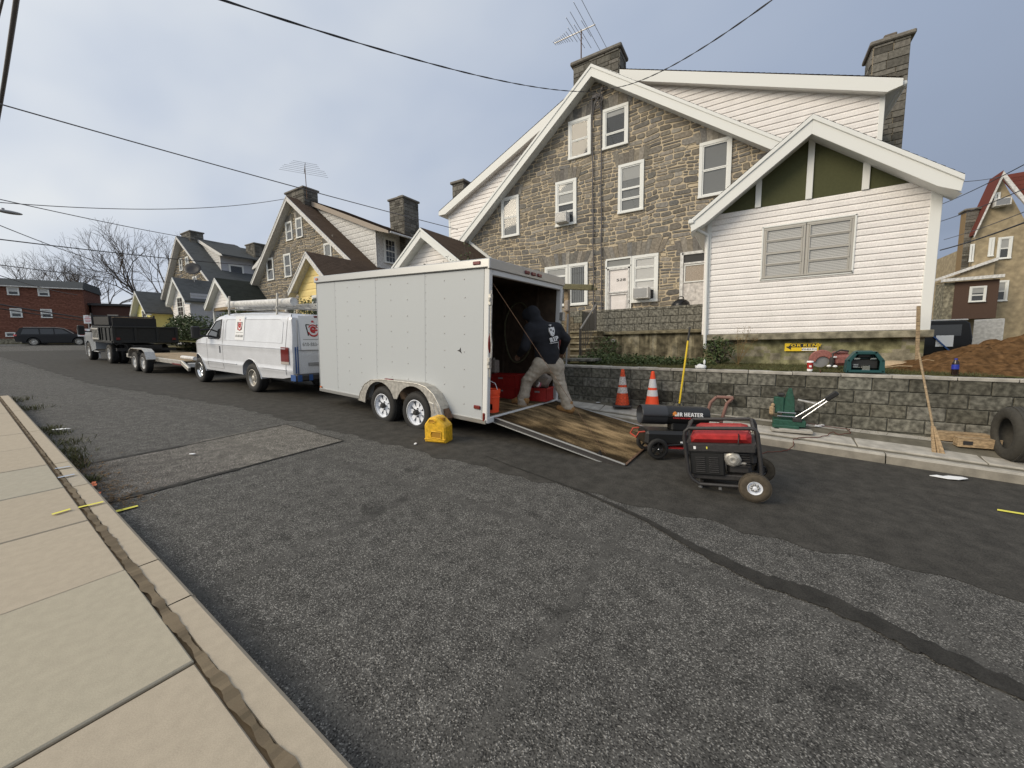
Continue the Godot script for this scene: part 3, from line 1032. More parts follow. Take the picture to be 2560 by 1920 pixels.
func rubble(parent: Node, region: PackedVector2Array, holes: Array, arches: Array, z: float, hmin: float, hmax: float, wmin: float, wmax: float, palette: Array, sd: int, limit := 300, deep := 0.020) -> void:
	var r := RandomNumberGenerator.new()
	r.seed = sd
	var nf := FastNoiseLite.new()
	nf.seed = sd
	nf.frequency = 0.45
	var list := []   # [area, polygon, colour]
	var block := holes.duplicate()
	for a in arches:
		# a flat arch of upright stones over an opening: [x0, x1, y, height]
		var n := maxi(3, int((a[1] - a[0]) / (0.115 * (hmin / 0.09))))
		var mid: float = (a[0] + a[1]) * 0.5
		for k in n:
			var xa := lerpf(a[0], a[1], float(k) / n)
			var xb := lerpf(a[0], a[1], float(k + 1) / n)
			var tilt := 0.22
			var hh: float = a[3] * r.randf_range(0.86, 1.06)
			var pl := PackedVector2Array([Vector2(xa, a[2]), Vector2(xb, a[2]), Vector2(xb + (xb - mid) * tilt, a[2] + hh), Vector2(xa + (xa - mid) * tilt, a[2] + hh * r.randf_range(0.95, 1.03))])
			list.append([pl, palette[r.randi() % palette.size()] * r.randf_range(0.85, 1.15), 9.0])
		block.append(PackedVector2Array([Vector2(a[0], a[2]), Vector2(a[1], a[2]), Vector2(a[1] + (a[1] - mid) * 0.22, a[2] + a[3]), Vector2(a[0] + (a[0] - mid) * 0.22, a[2] + a[3])]))
	var lo := region[0]
	var hi := region[0]
	for q in region:
		lo = Vector2(minf(lo.x, q.x), minf(lo.y, q.y))
		hi = Vector2(maxf(hi.x, q.x), maxf(hi.y, q.y))
	var y := lo.y - 0.2
	while y < hi.y:
		var rh := r.randf_range(hmin, hmax)
		var x := lo.x - r.randf_range(0.0, wmax)
		while x < hi.x:
			var w := r.randf_range(wmin, wmax) * (0.75 if rh < (hmin + hmax) * 0.42 else 1.0)
			var cells := [[x, x + w, y, y + rh]]
			if rh > hmin * 1.75 and r.randf() < 0.38:
				var f := r.randf_range(0.38, 0.62)
				cells = [[x, x + w, y, y + rh * f], [x, x + w, y + rh * f, y + rh]]
			elif rh > hmin * 1.5 and r.randf() < 0.25:
				var g := r.randf_range(0.3, 0.7)
				cells = [[x, x + w * g, y, y + rh], [x + w * g, x + w, y, y + rh * 0.5], [x + w * g, x + w, y + rh * 0.5, y + rh]]
			for c in cells:
				var j := 0.014 * (hmin / 0.105)
				var x0: float = c[0] + j
				var x1: float = c[1] - j
				var y0: float = c[2] + j
				var y1: float = c[3] - j
				var cw := minf((x1 - x0) * 0.16, (y1 - y0) * 0.34)
				var pl := PackedVector2Array()
				for q in [[x0 + cw * r.randf_range(0.3, 1.6), y0], [x1 - cw * r.randf_range(0.3, 1.6), y0 + r.randf_range(-0.2, 0.5) * j], [x1, y0 + cw * r.randf_range(0.3, 1.2)], [x1 - r.randf_range(-0.3, 1.0) * j, y1 - cw * r.randf_range(0.3, 1.2)], [x1 - cw * r.randf_range(0.3, 1.8), y1], [x0 + cw * r.randf_range(0.3, 1.8), y1 - r.randf_range(-0.2, 1.0) * j], [x0 + r.randf_range(-0.3, 1.0) * j, y1 - cw * r.randf_range(0.3, 1.2)], [x0, y0 + cw * r.randf_range(0.3, 1.2)]]:
					var p := Vector2(q[0], q[1])
					p += Vector2(nf.get_noise_2d(p.x * 1.3, p.y * 1.3 + 30.0) * 0.05, nf.get_noise_2d(p.x, p.y) * 0.10) * (hmin / 0.09)
					pl.append(p)
				var got := [pl]
				for h in block:
					var nx := []
					for g in got:
						for cp in Geometry2D.clip_polygons(g, h):
							if not Geometry2D.is_polygon_clockwise(cp):
								nx.append(cp)
					got = nx
				for g in got:
					for f in Geometry2D.intersect_polygons(g, region):
						list.append([f, palette[r.randi() % palette.size()] * r.randf_range(0.80, 1.2), 0.0])
			x += w
		y += rh
	var sized := []
	for e in list:
		var pl: PackedVector2Array = e[0]
		var ar := 0.0
		for k in pl.size():
			ar += pl[k].cross(pl[(k + 1) % pl.size()]) * 0.5
		ar = absf(ar)
		if ar > 0.0009 and pl.size() >= 3:
			sized.append([ar + e[2] * 0.02, pl, e[1]])
	sized.sort_custom(func(a, b): return a[0] > b[0])
	var rest := MB.new()
	for k in sized.size():
		var mb := MB.new() if k < limit else rest
		mb.col = sized[k][2]
		var dz := deep * r.randf_range(0.55, 1.15)
		mb.xf = Transform3D(Basis.IDENTITY, Vector3(0, 0, z))
		mb.prism(sized[k][1], 0.0, dz, minf(0.009, dz * 0.4))
		if k < limit:
			obj("stone", mb, M.stone, parent)
	if rest.p.size() > 0:
		obj("small_stones", rest, M.stone, parent).set_meta("kind", "stuff")

# ---------------------------------------------------------------- cladding and roofs
func clad(parent: Node, region: PackedVector2Array, holes: Array, y0: float, y1: float, h: float, xf: Transform3D, m: Material, called := "siding_board", proud := 0.020, limit := 300) -> void:
	var y := y0
	var cnt := 0
	var rest := MB.new()
	while y < y1:
		var yt := minf(y + h, y1)
		var got: Array = Geometry2D.intersect_polygons(rect(-500, y, 500, yt), region)
		for hh in holes:
			var nx := []
			for g in got:
				for cp in Geometry2D.clip_polygons(g, hh):
					if not Geometry2D.is_polygon_clockwise(cp):
						nx.append(cp)
			got = nx
		var ys := y + h * 0.70
		var gap := 0.008 * h / 0.12
		for g in got:
			var mb := MB.new() if cnt < limit else rest
			mb.xf = xf
			var tn := rng.randf_range(0.95, 1.0)
			mb.col = Color(tn, tn, tn)
			var dep := func(q: Vector2) -> float: return proud if q.y <= ys + 1e-4 else lerpf(proud, 0.0, clampf((q.y - ys) / (h * 0.30), 0, 1))
			for band in [rect(-500, y + gap, 500, ys), rect(-500, ys, 500, yt)]:
				for f in Geometry2D.intersect_polygons(g, band):
					var idx := Geometry2D.triangulate_polygon(f)
					for k in range(0, idx.size(), 3):
						var t := []
						for e in 3:
							var q: Vector2 = f[idx[k + e]]
							t.append(Vector3(q.x, q.y, dep.call(q)))
						mb.trio(t[0], t[1], t[2], Vector3(0, 0, 1))
			var m2: int = g.size()
			for k in m2:
				var a: Vector2 = g[k]
				var b: Vector2 = g[(k + 1) % m2]
				a.y = maxf(a.y, y + gap)
				b.y = maxf(b.y, y + gap)
				mb.quo(Vector3(a.x, a.y, -0.01), Vector3(b.x, b.y, -0.01), Vector3(b.x, b.y, dep.call(b)), Vector3(a.x, a.y, dep.call(a)), Vector3(b.y - a.y, a.x - b.x, 0))
			if cnt < limit:
				obj(called, mb, m, parent)
			cnt += 1
		y += h
	if rest.p.size():
		obj("upper_boards", rest, m, parent).set_meta("kind", "stuff")

func shingles(mb: MB, A: Vector3, B: Vector3, C: Vector3, D: Vector3, expo := 0.14, wid := 0.3, vary := 0.16) -> void:
	# A, B along the ridge; C below B, D below A
	var n := maxi(2, int(((D - A).length() + (C - B).length()) * 0.5 / expo))
	var m := maxi(1, int((B - A).length() / wid))
	var nn := (B - A).cross(D - A).normalized()
	if nn.y < 0:
		nn = -nn
	for i in n:
		var t0 := float(i) / n
		var t1 := float(i + 1) / n
		var off := rng.randf()
		for j in m + 1:
			var s0 := clampf((j - off) / m, 0, 1)
			var s1 := clampf((j + 1 - off) / m, 0, 1)
			if s1 - s0 < 0.001:
				continue
			mb.col = shade(1.0, vary)
			var a := A.lerp(B, s0).lerp(D.lerp(C, s0), t0)
			var b := A.lerp(B, s1).lerp(D.lerp(C, s1), t0)
			var c := A.lerp(B, s1).lerp(D.lerp(C, s1), t1) + nn * 0.009
			var d := A.lerp(B, s0).lerp(D.lerp(C, s0), t1) + nn * 0.009
			mb.quo(a, b, c, d, nn)
			mb.quo(d, c, c - nn * 0.011, d - nn * 0.011, d - a)
	mb.col = Color.WHITE

func slab3(mb: MB, A: Vector3, B: Vector3, C: Vector3, D: Vector3, th: Vector3) -> void:
	# a thick plate: top A B C D, bottom shifted by th
	var up := -th
	mb.quo(A, B, C, D, up)
	mb.quo(A + th, B + th, C + th, D + th, th)
	var ctr := (A + B + C + D) * 0.25
	for e in [[A, B], [B, C], [C, D], [D, A]]:
		mb.quo(e[0], e[1], e[1] + th, e[0] + th, (e[0] + e[1]) * 0.5 - ctr)

# ---------------------------------------------------------------- windows
func window(parent: Node, x0: float, y0: float, x1: float, y1: float, z: float, o := {}) -> Node3D:
	var w := part(o.get("called", "window"), parent)
	var tw: float = o.get("tw", 0.10)
	var d: float = o.get("d", 0.06)
	var tm: Material = o.get("trim", M.trim_white)
	var sm: Material = o.get("sash", M.trim_white)
	w.position = Vector3(0, 0, z)
	if o.has("xf"):
		w.transform = o.xf
	var mb := MB.new()
	mb.box(Vector3((x0 + x1) * 0.5, y1 - tw * 0.5, d * 0.5), Vector3(x1 - x0, tw, d), 0.006)
	mb.box(Vector3((x0 + x1) * 0.5, y0 + tw * 0.35, d * 0.5 + 0.012), Vector3(x1 - x0 + 0.02, tw * 0.7, d + 0.024), 0.006)
	for s in [x0 + tw * 0.5, x1 - tw * 0.5]:
		mb.box(Vector3(s, (y0 + y1) * 0.5 - tw * 0.15, d * 0.5 - 0.001), Vector3(tw, y1 - y0 - tw * 1.7 + 0.001, d), 0.006)
	obj("frame", mb, tm, w)
	var a0 := x0 + tw
	var a1 := x1 - tw
	var b0 := y0 + tw * 0.7
	var b1 := y1 - tw
	mb = MB.new()
	mb.box(Vector3((a0 + a1) * 0.5, (b0 + b1) * 0.5, 0.003), Vector3(a1 - a0, b1 - b0, 0.006))
	obj("room_behind", mb, o.get("back", M.room_dark), w)
	var cover: float = o.get("shade", 0.0)
	if cover > 0.0:
		mb = MB.new()
		mb.box(Vector3((a0 + a1) * 0.5, b1 - (b1 - b0) * cover * 0.5, 0.011), Vector3(a1 - a0 - 0.02, (b1 - b0) * cover, 0.006))
		obj("shade", mb, o.get("cloth", M.shade_cloth), w)
	if o.get("blind", false):
		mb = MB.new()
		var n := int((b1 - b0) / 0.03)
		for k in n:
			mb.box(Vector3((a0 + a1) * 0.5, b0 + (k + 0.5) * (b1 - b0) / n, 0.013), Vector3(a1 - a0 - 0.01, (b1 - b0) / n * 0.8, 0.008))
		obj("blind", mb, M.blind, w)
	if o.get("drape", false):
		mb = MB.new()
		var n2 := int((a1 - a0) / 0.07)
		for k in n2:
			var xx := a0 + (k + 0.5) * (a1 - a0) / n2
			mb.bar(Vector3(xx, b0, 0.013), Vector3(xx, b1, 0.013), 0.05, 0.012, 0.004, Vector3(0, 0, 1))
		obj("curtain", mb, M.curtain, w)
	var sw: float = o.get("sw", 0.035)
	var bars: Array = o.get("bars", [0.5])
	var edges := [0.0]
	edges.append_array(bars)
	edges.append(1.0)
	for k in edges.size() - 1:
		var c0 := lerpf(b0, b1, edges[k])
		var c1 := lerpf(b0, b1, edges[k + 1])
		var zz := 0.027 + 0.008 * (k % 2)
		mb = MB.new()
		for yy in [c0 + sw * 0.5, c1 - sw * 0.5]:
			mb.box(Vector3((a0 + a1) * 0.5, yy, zz), Vector3(a1 - a0 - 0.002, sw, 0.02), 0.003)
		for xx in [a0 + sw * 0.5, a1 - sw * 0.5]:
			mb.box(Vector3(xx, (c0 + c1) * 0.5, zz + 0.001), Vector3(sw, c1 - c0, 0.02), 0.003)
		var gr: int = o.get("grid", 0)
		for g in gr:
			var gx := lerpf(a0, a1, (g + 1.0) / (gr + 1.0))
			mb.box(Vector3(gx, (c0 + c1) * 0.5, zz), Vector3(0.018, c1 - c0, 0.016))
		if gr:
			mb.box(Vector3((a0 + a1) * 0.5, (c0 + c1) * 0.5, zz), Vector3(a1 - a0, 0.018, 0.015))
		obj("sash", mb, sm, w)
		mb = MB.new()
		mb.quo(Vector3(a0, c0, zz), Vector3(a1, c0, zz), Vector3(a1, c1, zz), Vector3(a0, c1, zz), Vector3(0, 0, 1))
		obj("pane", mb, M.glass, w)
	return w

func air_conditioner(label: String, x0: float, y0: float, x1: float, y1: float, z: float, out := 0.28) -> void:
	var t := thing("window_air_conditioner", label, "air conditioner", Vector3((x0 + x1) * 0.5, y0, z), 0, "window air conditioners")
	var mb := MB.new()
	mb.box(Vector3(0, (y1 - y0) * 0.5, out * 0.5), Vector3(x1 - x0, y1 - y0, out), 0.01)
	obj("casing", mb, M.old_white, t)
	mb = MB.new()
	mb.box(Vector3(-0.02, (y1 - y0) * 0.5, out + 0.003), Vector3((x1 - x0) * 0.86, (y1 - y0) * 0.8, 0.006))
	obj("coil", mb, M.steel, t)
	mb = MB.new()
	for k in 9:
		mb.box(Vector3(-0.02, (y1 - y0) * (0.12 + 0.095 * k), out + 0.009), Vector3((x1 - x0) * 0.86, 0.006, 0.006))
	obj("grille", mb, M.curtain, t)

# ---------------------------------------------------------------- houses
func vp(a: Array) -> PackedVector2Array:
	var r := PackedVector2Array()
	for k in range(0, a.size(), 2):
		r.append(Vector2(a[k], a[k + 1]))
	return r

func chimney(parent: Node, x0: float, x1: float, z0: float, z1: float, y0: float, y1: float, sd: int, called := "chimney", mcol := Color(0.85, 0.85, 0.85), pots := 0, side := 1) -> void:
	# stones on the street face and on one flank, a mortar core, a projecting cap
	var c := part(called, parent)
	var mb := MB.new()
	mb.col = mcol
	mb.box(Vector3((x0 + x1) * 0.5, (y0 + y1) * 0.5, (z0 + z1) * 0.5), Vector3(x1 - x0, y1 - y0, absf(z1 - z0)))
	obj("core", mb, M.mortar, c)
	var r := RandomNumberGenerator.new()
	r.seed = sd
	mb = MB.new()
	for f in 2:
		var wdt := (x1 - x0) if f == 0 else absf(z1 - z0)
		if f == 0:
			mb.xf = Transform3D(Basis.IDENTITY, Vector3(x0, 0, z0))
		elif side > 0:
			mb.xf = Transform3D(Basis(Vector3(0, 0, -1), Vector3.UP, Vector3(1, 0, 0)), Vector3(x1, 0, z0))
		else:
			mb.xf = Transform3D(Basis(Vector3(0, 0, 1), Vector3.UP, Vector3(-1, 0, 0)), Vector3(x0, 0, z1))
		var y := y0
		while y < y1 - 0.02:
			var hh := minf(r.randf_range(0.13, 0.27), y1 - y)
			var x := 0.0
			while x < wdt - 0.02:
				var w := minf(r.randf_range(0.22, 0.6), wdt - x)
				if wdt - x - w < 0.12:
					w = wdt - x
				var t := r.randf_range(0.075, 0.18)
				mb.col = Color(t, t * 0.95, t * 0.84) * 1.75
				mb.prism(vp([x + 0.008, y + 0.02, x + 0.02, y + 0.007, x + w - 0.02, y + 0.009, x + w - 0.007, y + 0.02, x + w - 0.009, y + hh - 0.012, x + w - 0.03, y + hh - 0.004, x + 0.02, y + hh - 0.006, x + 0.006, y + hh - 0.02]), 0.0, r.randf_range(0.02, 0.045), 0.01)
				x += w
			y += hh
	obj("chimney_stones", mb, M.stone, c).set_meta("kind", "stuff")
	mb = MB.new()
	mb.col = Color(0.30, 0.28, 0.25)
	mb.box(Vector3((x0 + x1) * 0.5, y1 + 0.06, (z0 + z1) * 0.5), Vector3(x1 - x0 + 0.2, 0.13, absf(z1 - z0) + 0.2), 0.03)
	obj("cap", mb, M.stone, c)
	for k in pots:
		mb = MB.new()
		mb.col = Color(0.24, 0.21, 0.18)
		mb.box(Vector3(lerpf(x0, x1, (k + 0.6) / (pots + 0.2)), y1 + 0.24, (z0 + z1) * 0.5), Vector3((x1 - x0) * 0.36, 0.25, absf(z1 - z0) * 0.5), 0.02)
		obj("flue_top", mb, M.stone, c)

func antenna(label: String, foot: Vector3, h: float, boom: float, turn: float, tilt: float, spans: Array) -> void:
	var t := thing("television_antenna", label, "antenna", foot, turn, "rooftop antennas")
	var mb := MB.new()
	mb.tube([Vector3.ZERO, Vector3(0, h, 0)], 0.022, 6)
	obj("mast", mb, M.rust, t)
	var a := Vector3(-boom * 0.67, h - 0.04 - boom * 0.67 * tilt, 0)
	var b := Vector3(boom * 0.33, h - 0.04 + boom * 0.33 * tilt, 0)
	mb = MB.new()
	mb.bar(a, b, 0.028, 0.028)
	obj("boom", mb, M.steel, t)
	for s in spans:
		mb = MB.new()
		var p := a.lerp(b, s[0])
		mb.tube([p + Vector3(0.02, 0, -s[1]), p + Vector3(0, 0, 0), p + Vector3(-0.02, 0, s[1])], 0.009, 4)
		obj("rod", mb, M.steel, t)

func gable_house(o: Node, P: Dictionary) -> void:
	# the gable faces the street; long dormers rise on both roof slopes
	var cx: float = P.peak.x
	var py: float = P.peak.y
	var zr: float = P.zr
	var zw: float = P.zw
	var zb: float = P.zb
	var k: float = P.k
	var sl: float = P.sl
	var sr: float = P.sr
	var ty := func(x): return py - (sl * (cx - x) if x < cx else sr * (x - cx))
	# main wall: the masonry backing behind the stones
	var mb := MB.new()
	var wl := PackedVector2Array([Vector2(cx, py - 0.2 * k), Vector2(P.wx0, ty.call(P.wx0) - 0.2 * k), Vector2(P.wx0, P.base), Vector2(P.wx1, P.base), Vector2(P.wx1, ty.call(P.wx1) - 0.2 * k)])
	mb.prism(wl, zw - 0.4, zw)
	obj("front_wall", mb, M.mortar, o)
	mb = MB.new()
	mb.col = Color(0.5, 0.5, 0.5)
	mb.box(Vector3((P.wx0 + P.wx1) * 0.5, (P.base + ty.call(P.wx1)) * 0.5 - 0.8, (zw + zb) * 0.5 - 0.3), Vector3(P.wx1 - P.wx0 - 0.1, ty.call(P.wx1) - P.base, zw - zb - 0.6))
	obj("house_body", mb, M.mortar, o)
	# roof slopes
	mb = MB.new()
	var rg0 := Vector3(cx, py, zr - 0.02)
	var rg1 := Vector3(cx, py, zb)
	var le := Vector3(P.xl, ty.call(P.xl), zr - 0.02)
	var re := Vector3(P.xr, ty.call(P.xr), zr - 0.02)
	var dn := Vector3(0, -0.14 * k, 0)
	var zz := Vector3(0, 0, zb - zr)
	shingles(mb, rg0, rg1, le + zz, le, 0.15 * k, 0.4 * k)
	shingles(mb, rg0, rg1, re + zz, re, 0.15 * k, 0.4 * k)
	mb.col = Color(0.7, 0.7, 0.7)
	slab3(mb, rg0 - Vector3(0, 0.02, 0), rg1 - Vector3(0, 0.02, 0), le + zz - Vector3(0, 0.02, 0), le - Vector3(0, 0.02, 0), dn)
	slab3(mb, rg0 - Vector3(0, 0.02, 0), rg1 - Vector3(0, 0.02, 0), re + zz - Vector3(0, 0.02, 0), re - Vector3(0, 0.02, 0), dn)
	obj("roof", mb, P.roof, o)
	# bargeboards and soffits
	var rh: float = P.rh
	for s in [-1, 1]:
		var ex: float = P.xl if s < 0 else P.xr
		mb = MB.new()
		mb.prism(vp([cx, py - 0.025, ex, ty.call(ex) - 0.025, ex, ty.call(ex) - rh * 0.32, cx, py - rh * 0.32]), zr - 0.03, zr + 0.035, 0.004)
		mb.prism(vp([cx, py - rh * 0.3, ex, ty.call(ex) - rh * 0.3, ex, ty.call(ex) - rh, cx, py - rh]), zr - 0.03, zr + 0.012, 0.004)
		obj("bargeboard", mb, P.barge, o)
		mb = MB.new()
		mb.quo(Vector3(cx, py - rh * 0.9, zr - 0.03), Vector3(ex, ty.call(ex) - rh * 0.9, zr - 0.03), Vector3(ex, ty.call(ex) - rh * 0.9, zw - 0.1), Vector3(cx, py - rh * 0.9, zw - 0.1), Vector3.DOWN)
		obj("soffit", mb, P.barge, o)
	# dormers
	for D in P.dormers:
		var s: float = D.side
		var zc: float = D.z
		var ds: float = D.slope
		var rx: float = D.ridge_x
		var ex: float = D.eave_x
		var wx: float = D.wall_x
		var ry: float = py - 0.02
		var dy := func(x): return ry - ds * absf(x - rx)
		var zt: float = D.get("zt", zb + 1.0)
		var bot := ty.call(wx) as float
		var cheek := PackedVector2Array([Vector2(rx, ry - 0.15), Vector2(wx, dy.call(wx) - 0.12), Vector2(wx, bot - 0.25), Vector2(cx + s * 0.3, ty.call(cx + s * 0.3) - 0.25)])
		var dn2 := part("dormer", o)
		mb = MB.new()
		mb.prism(cheek, zc - 0.05, zc)
		obj("cheek", mb, D.back, dn2)
		clad(dn2, cheek, [], bot - 0.4, ry, D.board, Transform3D(Basis.IDENTITY, Vector3(0, 0, zc)), D.siding, "siding_board", D.proud)
		mb = MB.new()
		mb.box(Vector3(wx - s * 0.03, (dy.call(wx) + bot) * 0.5 - 0.2, zc + 0.006), Vector3(0.11, dy.call(wx) - bot + 0.2, 0.05), 0.005)
		obj("corner_board", mb, P.barge, dn2)
		# side wall of the dormer, facing along the street
		mb = MB.new()
		mb.box(Vector3(wx - s * 0.08, (dy.call(wx) + bot) * 0.5 - 0.25, (zc + zt) * 0.5), Vector3(0.16, dy.call(wx) - bot + 0.3, zc - zt - 0.02))
		obj("dormer_wall", mb, D.side_mat, dn2)
		mb = MB.new()
		var f0 := Vector3(rx, ry + 0.05, zc + 0.28)
		var f1 := Vector3(ex, dy.call(ex) + 0.05, zc + 0.28)
		var bz := Vector3(0, 0, zt - zc - 0.4)
		shingles(mb, f0, f0 + bz, f1 + bz, f1, 0.15 * k, 0.4 * k)
		mb.col = Color(0.7, 0.7, 0.7)
		slab3(mb, f0 - Vector3(0, 0.02, 0), f0 + bz - Vector3(0, 0.02, 0), f1 + bz - Vector3(0, 0.02, 0), f1 - Vector3(0, 0.02, 0), Vector3(0, -0.1, 0))
		obj("dormer_roof", mb, P.roof, dn2)
		mb = MB.new()
		mb.prism(PackedVector2Array([Vector2(rx, ry + 0.02), Vector2(ex, dy.call(ex) + 0.02), Vector2(ex, dy.call(ex) - D.fh * 0.45), Vector2(wx, dy.call(wx) - D.fh), Vector2(rx, ry - D.fh)]), zc + 0.2, zc + 0.29, 0.004)
		obj("fascia", mb, D.fascia, dn2)
		mb = MB.new()
		mb.quo(Vector3(rx, ry - D.fh * 0.9, zc), Vector3(wx, dy.call(wx) - D.fh * 0.9, zc), Vector3(wx, dy.call(wx) - D.fh * 0.9, zc + 0.21), Vector3(rx, ry - D.fh * 0.9, zc + 0.21), Vector3.DOWN)
		mb.quo(Vector3(ex, dy.call(ex) - 0.07, zc + 0.2), Vector3(wx - s * 0.1, dy.call(wx) - 0.1, zc + 0.2), Vector3(wx - s * 0.1, dy.call(wx) - 0.1, zt), Vector3(ex, dy.call(ex) - 0.07, zt), Vector3.DOWN)
		obj("eave_soffit", mb, P.barge, dn2)
		if D.has("gutter"):
			mb = MB.new()
			mb.box(Vector3(ex + s * 0.05, dy.call(ex) - 0.06, (zc + zt) * 0.5 + 0.1), Vector3(0.12, 0.12, zc - zt + 0.2), 0.03)
			obj("gutter", mb, D.gutter, dn2)

func gable_porch(o: Node, P: Dictionary) -> void:
	# a small room or porch in front of a house, its gable to the street
	var cx: float = P.peak.x
	var py: float = P.peak.y
	var z: float = P.z
	var zb: float = P.zb
	var ov: float = P.get("over", 0.4)
	var s: float = P.slope
	var hw: float = P.half
	var ew: float = P.eave
	var zr := z + ov
	var mb := MB.new()
	var A := Vector3(cx, py, zr)
	var B := Vector3(cx, py, zb)
	var L := Vector3(cx - ew, py - s * ew, zr)
	var R := Vector3(cx + ew, py - s * ew, zr)
	var zz := Vector3(0, 0, zb - zr)
	shingles(mb, A, B, L + zz, L, P.get("expo", 0.14), 0.3)
	shingles(mb, A, B, R + zz, R, P.get("expo", 0.14), 0.3)
	mb.col = Color(0.7, 0.7, 0.7)
	var lo := Vector3(0, -0.015, 0)
	slab3(mb, A + lo, B + lo, L + zz + lo, L + lo, Vector3(0, -0.09, 0))
	slab3(mb, A + lo, B + lo, R + zz + lo, R + lo, Vector3(0, -0.09, 0))
	obj("roof", mb, P.roof, o)
	var bh: float = P.bh
	for sd in [-1.0, 1.0]:
		var ex: float = cx + sd * ew
		mb = MB.new()
		mb.prism(vp([cx, py - 0.02, ex, py - s * ew - 0.02, ex, py - s * ew - bh * 0.3, cx, py - bh * 0.3]), zr - 0.03, zr + 0.04, 0.004)
		mb.prism(vp([cx, py - bh * 0.28, ex, py - s * ew - bh * 0.28, ex - sd * 0.02, py - s * ew - bh * 0.75, ex - sd * 0.3, py - s * (ew - 0.3) - bh, cx, py - bh]), zr - 0.03, zr + 0.015, 0.004)
		obj("bargeboard", mb, P.barge, o)
		mb = MB.new()
		mb.quo(Vector3(cx, py - bh * 0.85, zr), Vector3(ex, py - s * ew - bh * 0.85, zr), Vector3(ex, py - s * ew - bh * 0.85, z), Vector3(cx, py - bh * 0.85, z), Vector3.DOWN)
		mb.quo(Vector3(ex, py - s * ew - 0.1, zr), Vector3(cx + sd * hw, py - s * ew - 0.1, zr), Vector3(cx + sd * hw, py - s * ew - 0.1, zb), Vector3(ex, py - s * ew - 0.1, zb), Vector3.DOWN)
		obj("soffit", mb, P.barge, o)
	if P.get("open", false):
		mb = MB.new()
		var gp := vp([cx, py - 0.12, cx - hw, py - s * hw - 0.12, cx - hw, py - s * ew - 0.1, cx + hw, py - s * ew - 0.1, cx + hw, py - s * hw - 0.12])
		mb.prism(gp, z - 0.06, z)
		obj("gable_wall", mb, P.wall, o)
		clad(o, gp, [], py - s * ew - 0.12, py, P.get("board", 0.2), Transform3D(Basis.IDENTITY, Vector3(0, 0, z)), P.wall)
		for px in [cx - hw + 0.1, cx + hw - 0.1]:
			mb = MB.new()
			mb.box(Vector3(px, (P.base + py - s * ew) * 0.5, z - 0.05), Vector3(0.14, py - s * ew - P.base, 0.14), 0.01)
			obj("post", mb, P.barge, o)
		mb = MB.new()
		mb.box(Vector3(cx, py - s * ew - 0.2, (z + zb) * 0.5), Vector3(hw * 2.0, 0.2, z - zb))
		obj("beam", mb, M.old_wood, o)
		return
	mb = MB.new()
	mb.prism(vp([cx, py - 0.14, cx - hw, py - s * hw - 0.14, cx - hw, P.base, cx + hw, P.base, cx + hw, py - s * hw - 0.14]), zb, z - 0.002)
	obj("walls", mb, P.side, o)
	if P.has("wall"):
		var reg := vp([cx, py - 0.14, cx - hw, py - s * hw - 0.14, cx - hw, P.clad_base, cx + hw, P.clad_base, cx + hw, py - s * hw - 0.14])
		clad(o, reg, P.get("holes", []), P.clad_base, P.get("clad_top", py), P.board, Transform3D(Basis.IDENTITY, Vector3(0, 0, z)), P.wall)

var STONES := [Color(0.351, 0.321, 0.277), Color(0.319, 0.296, 0.263), Color(0.379, 0.346, 0.298), Color(0.279, 0.265, 0.239), Color(0.298, 0.272, 0.231), Color(0.408, 0.371, 0.320), Color(0.278, 0.271, 0.260), Color(0.335, 0.298, 0.246), Color(0.333, 0.314, 0.285), Color(0.452, 0.420, 0.368), Color(0.239, 0.227, 0.209), Color(0.363, 0.322, 0.263)]

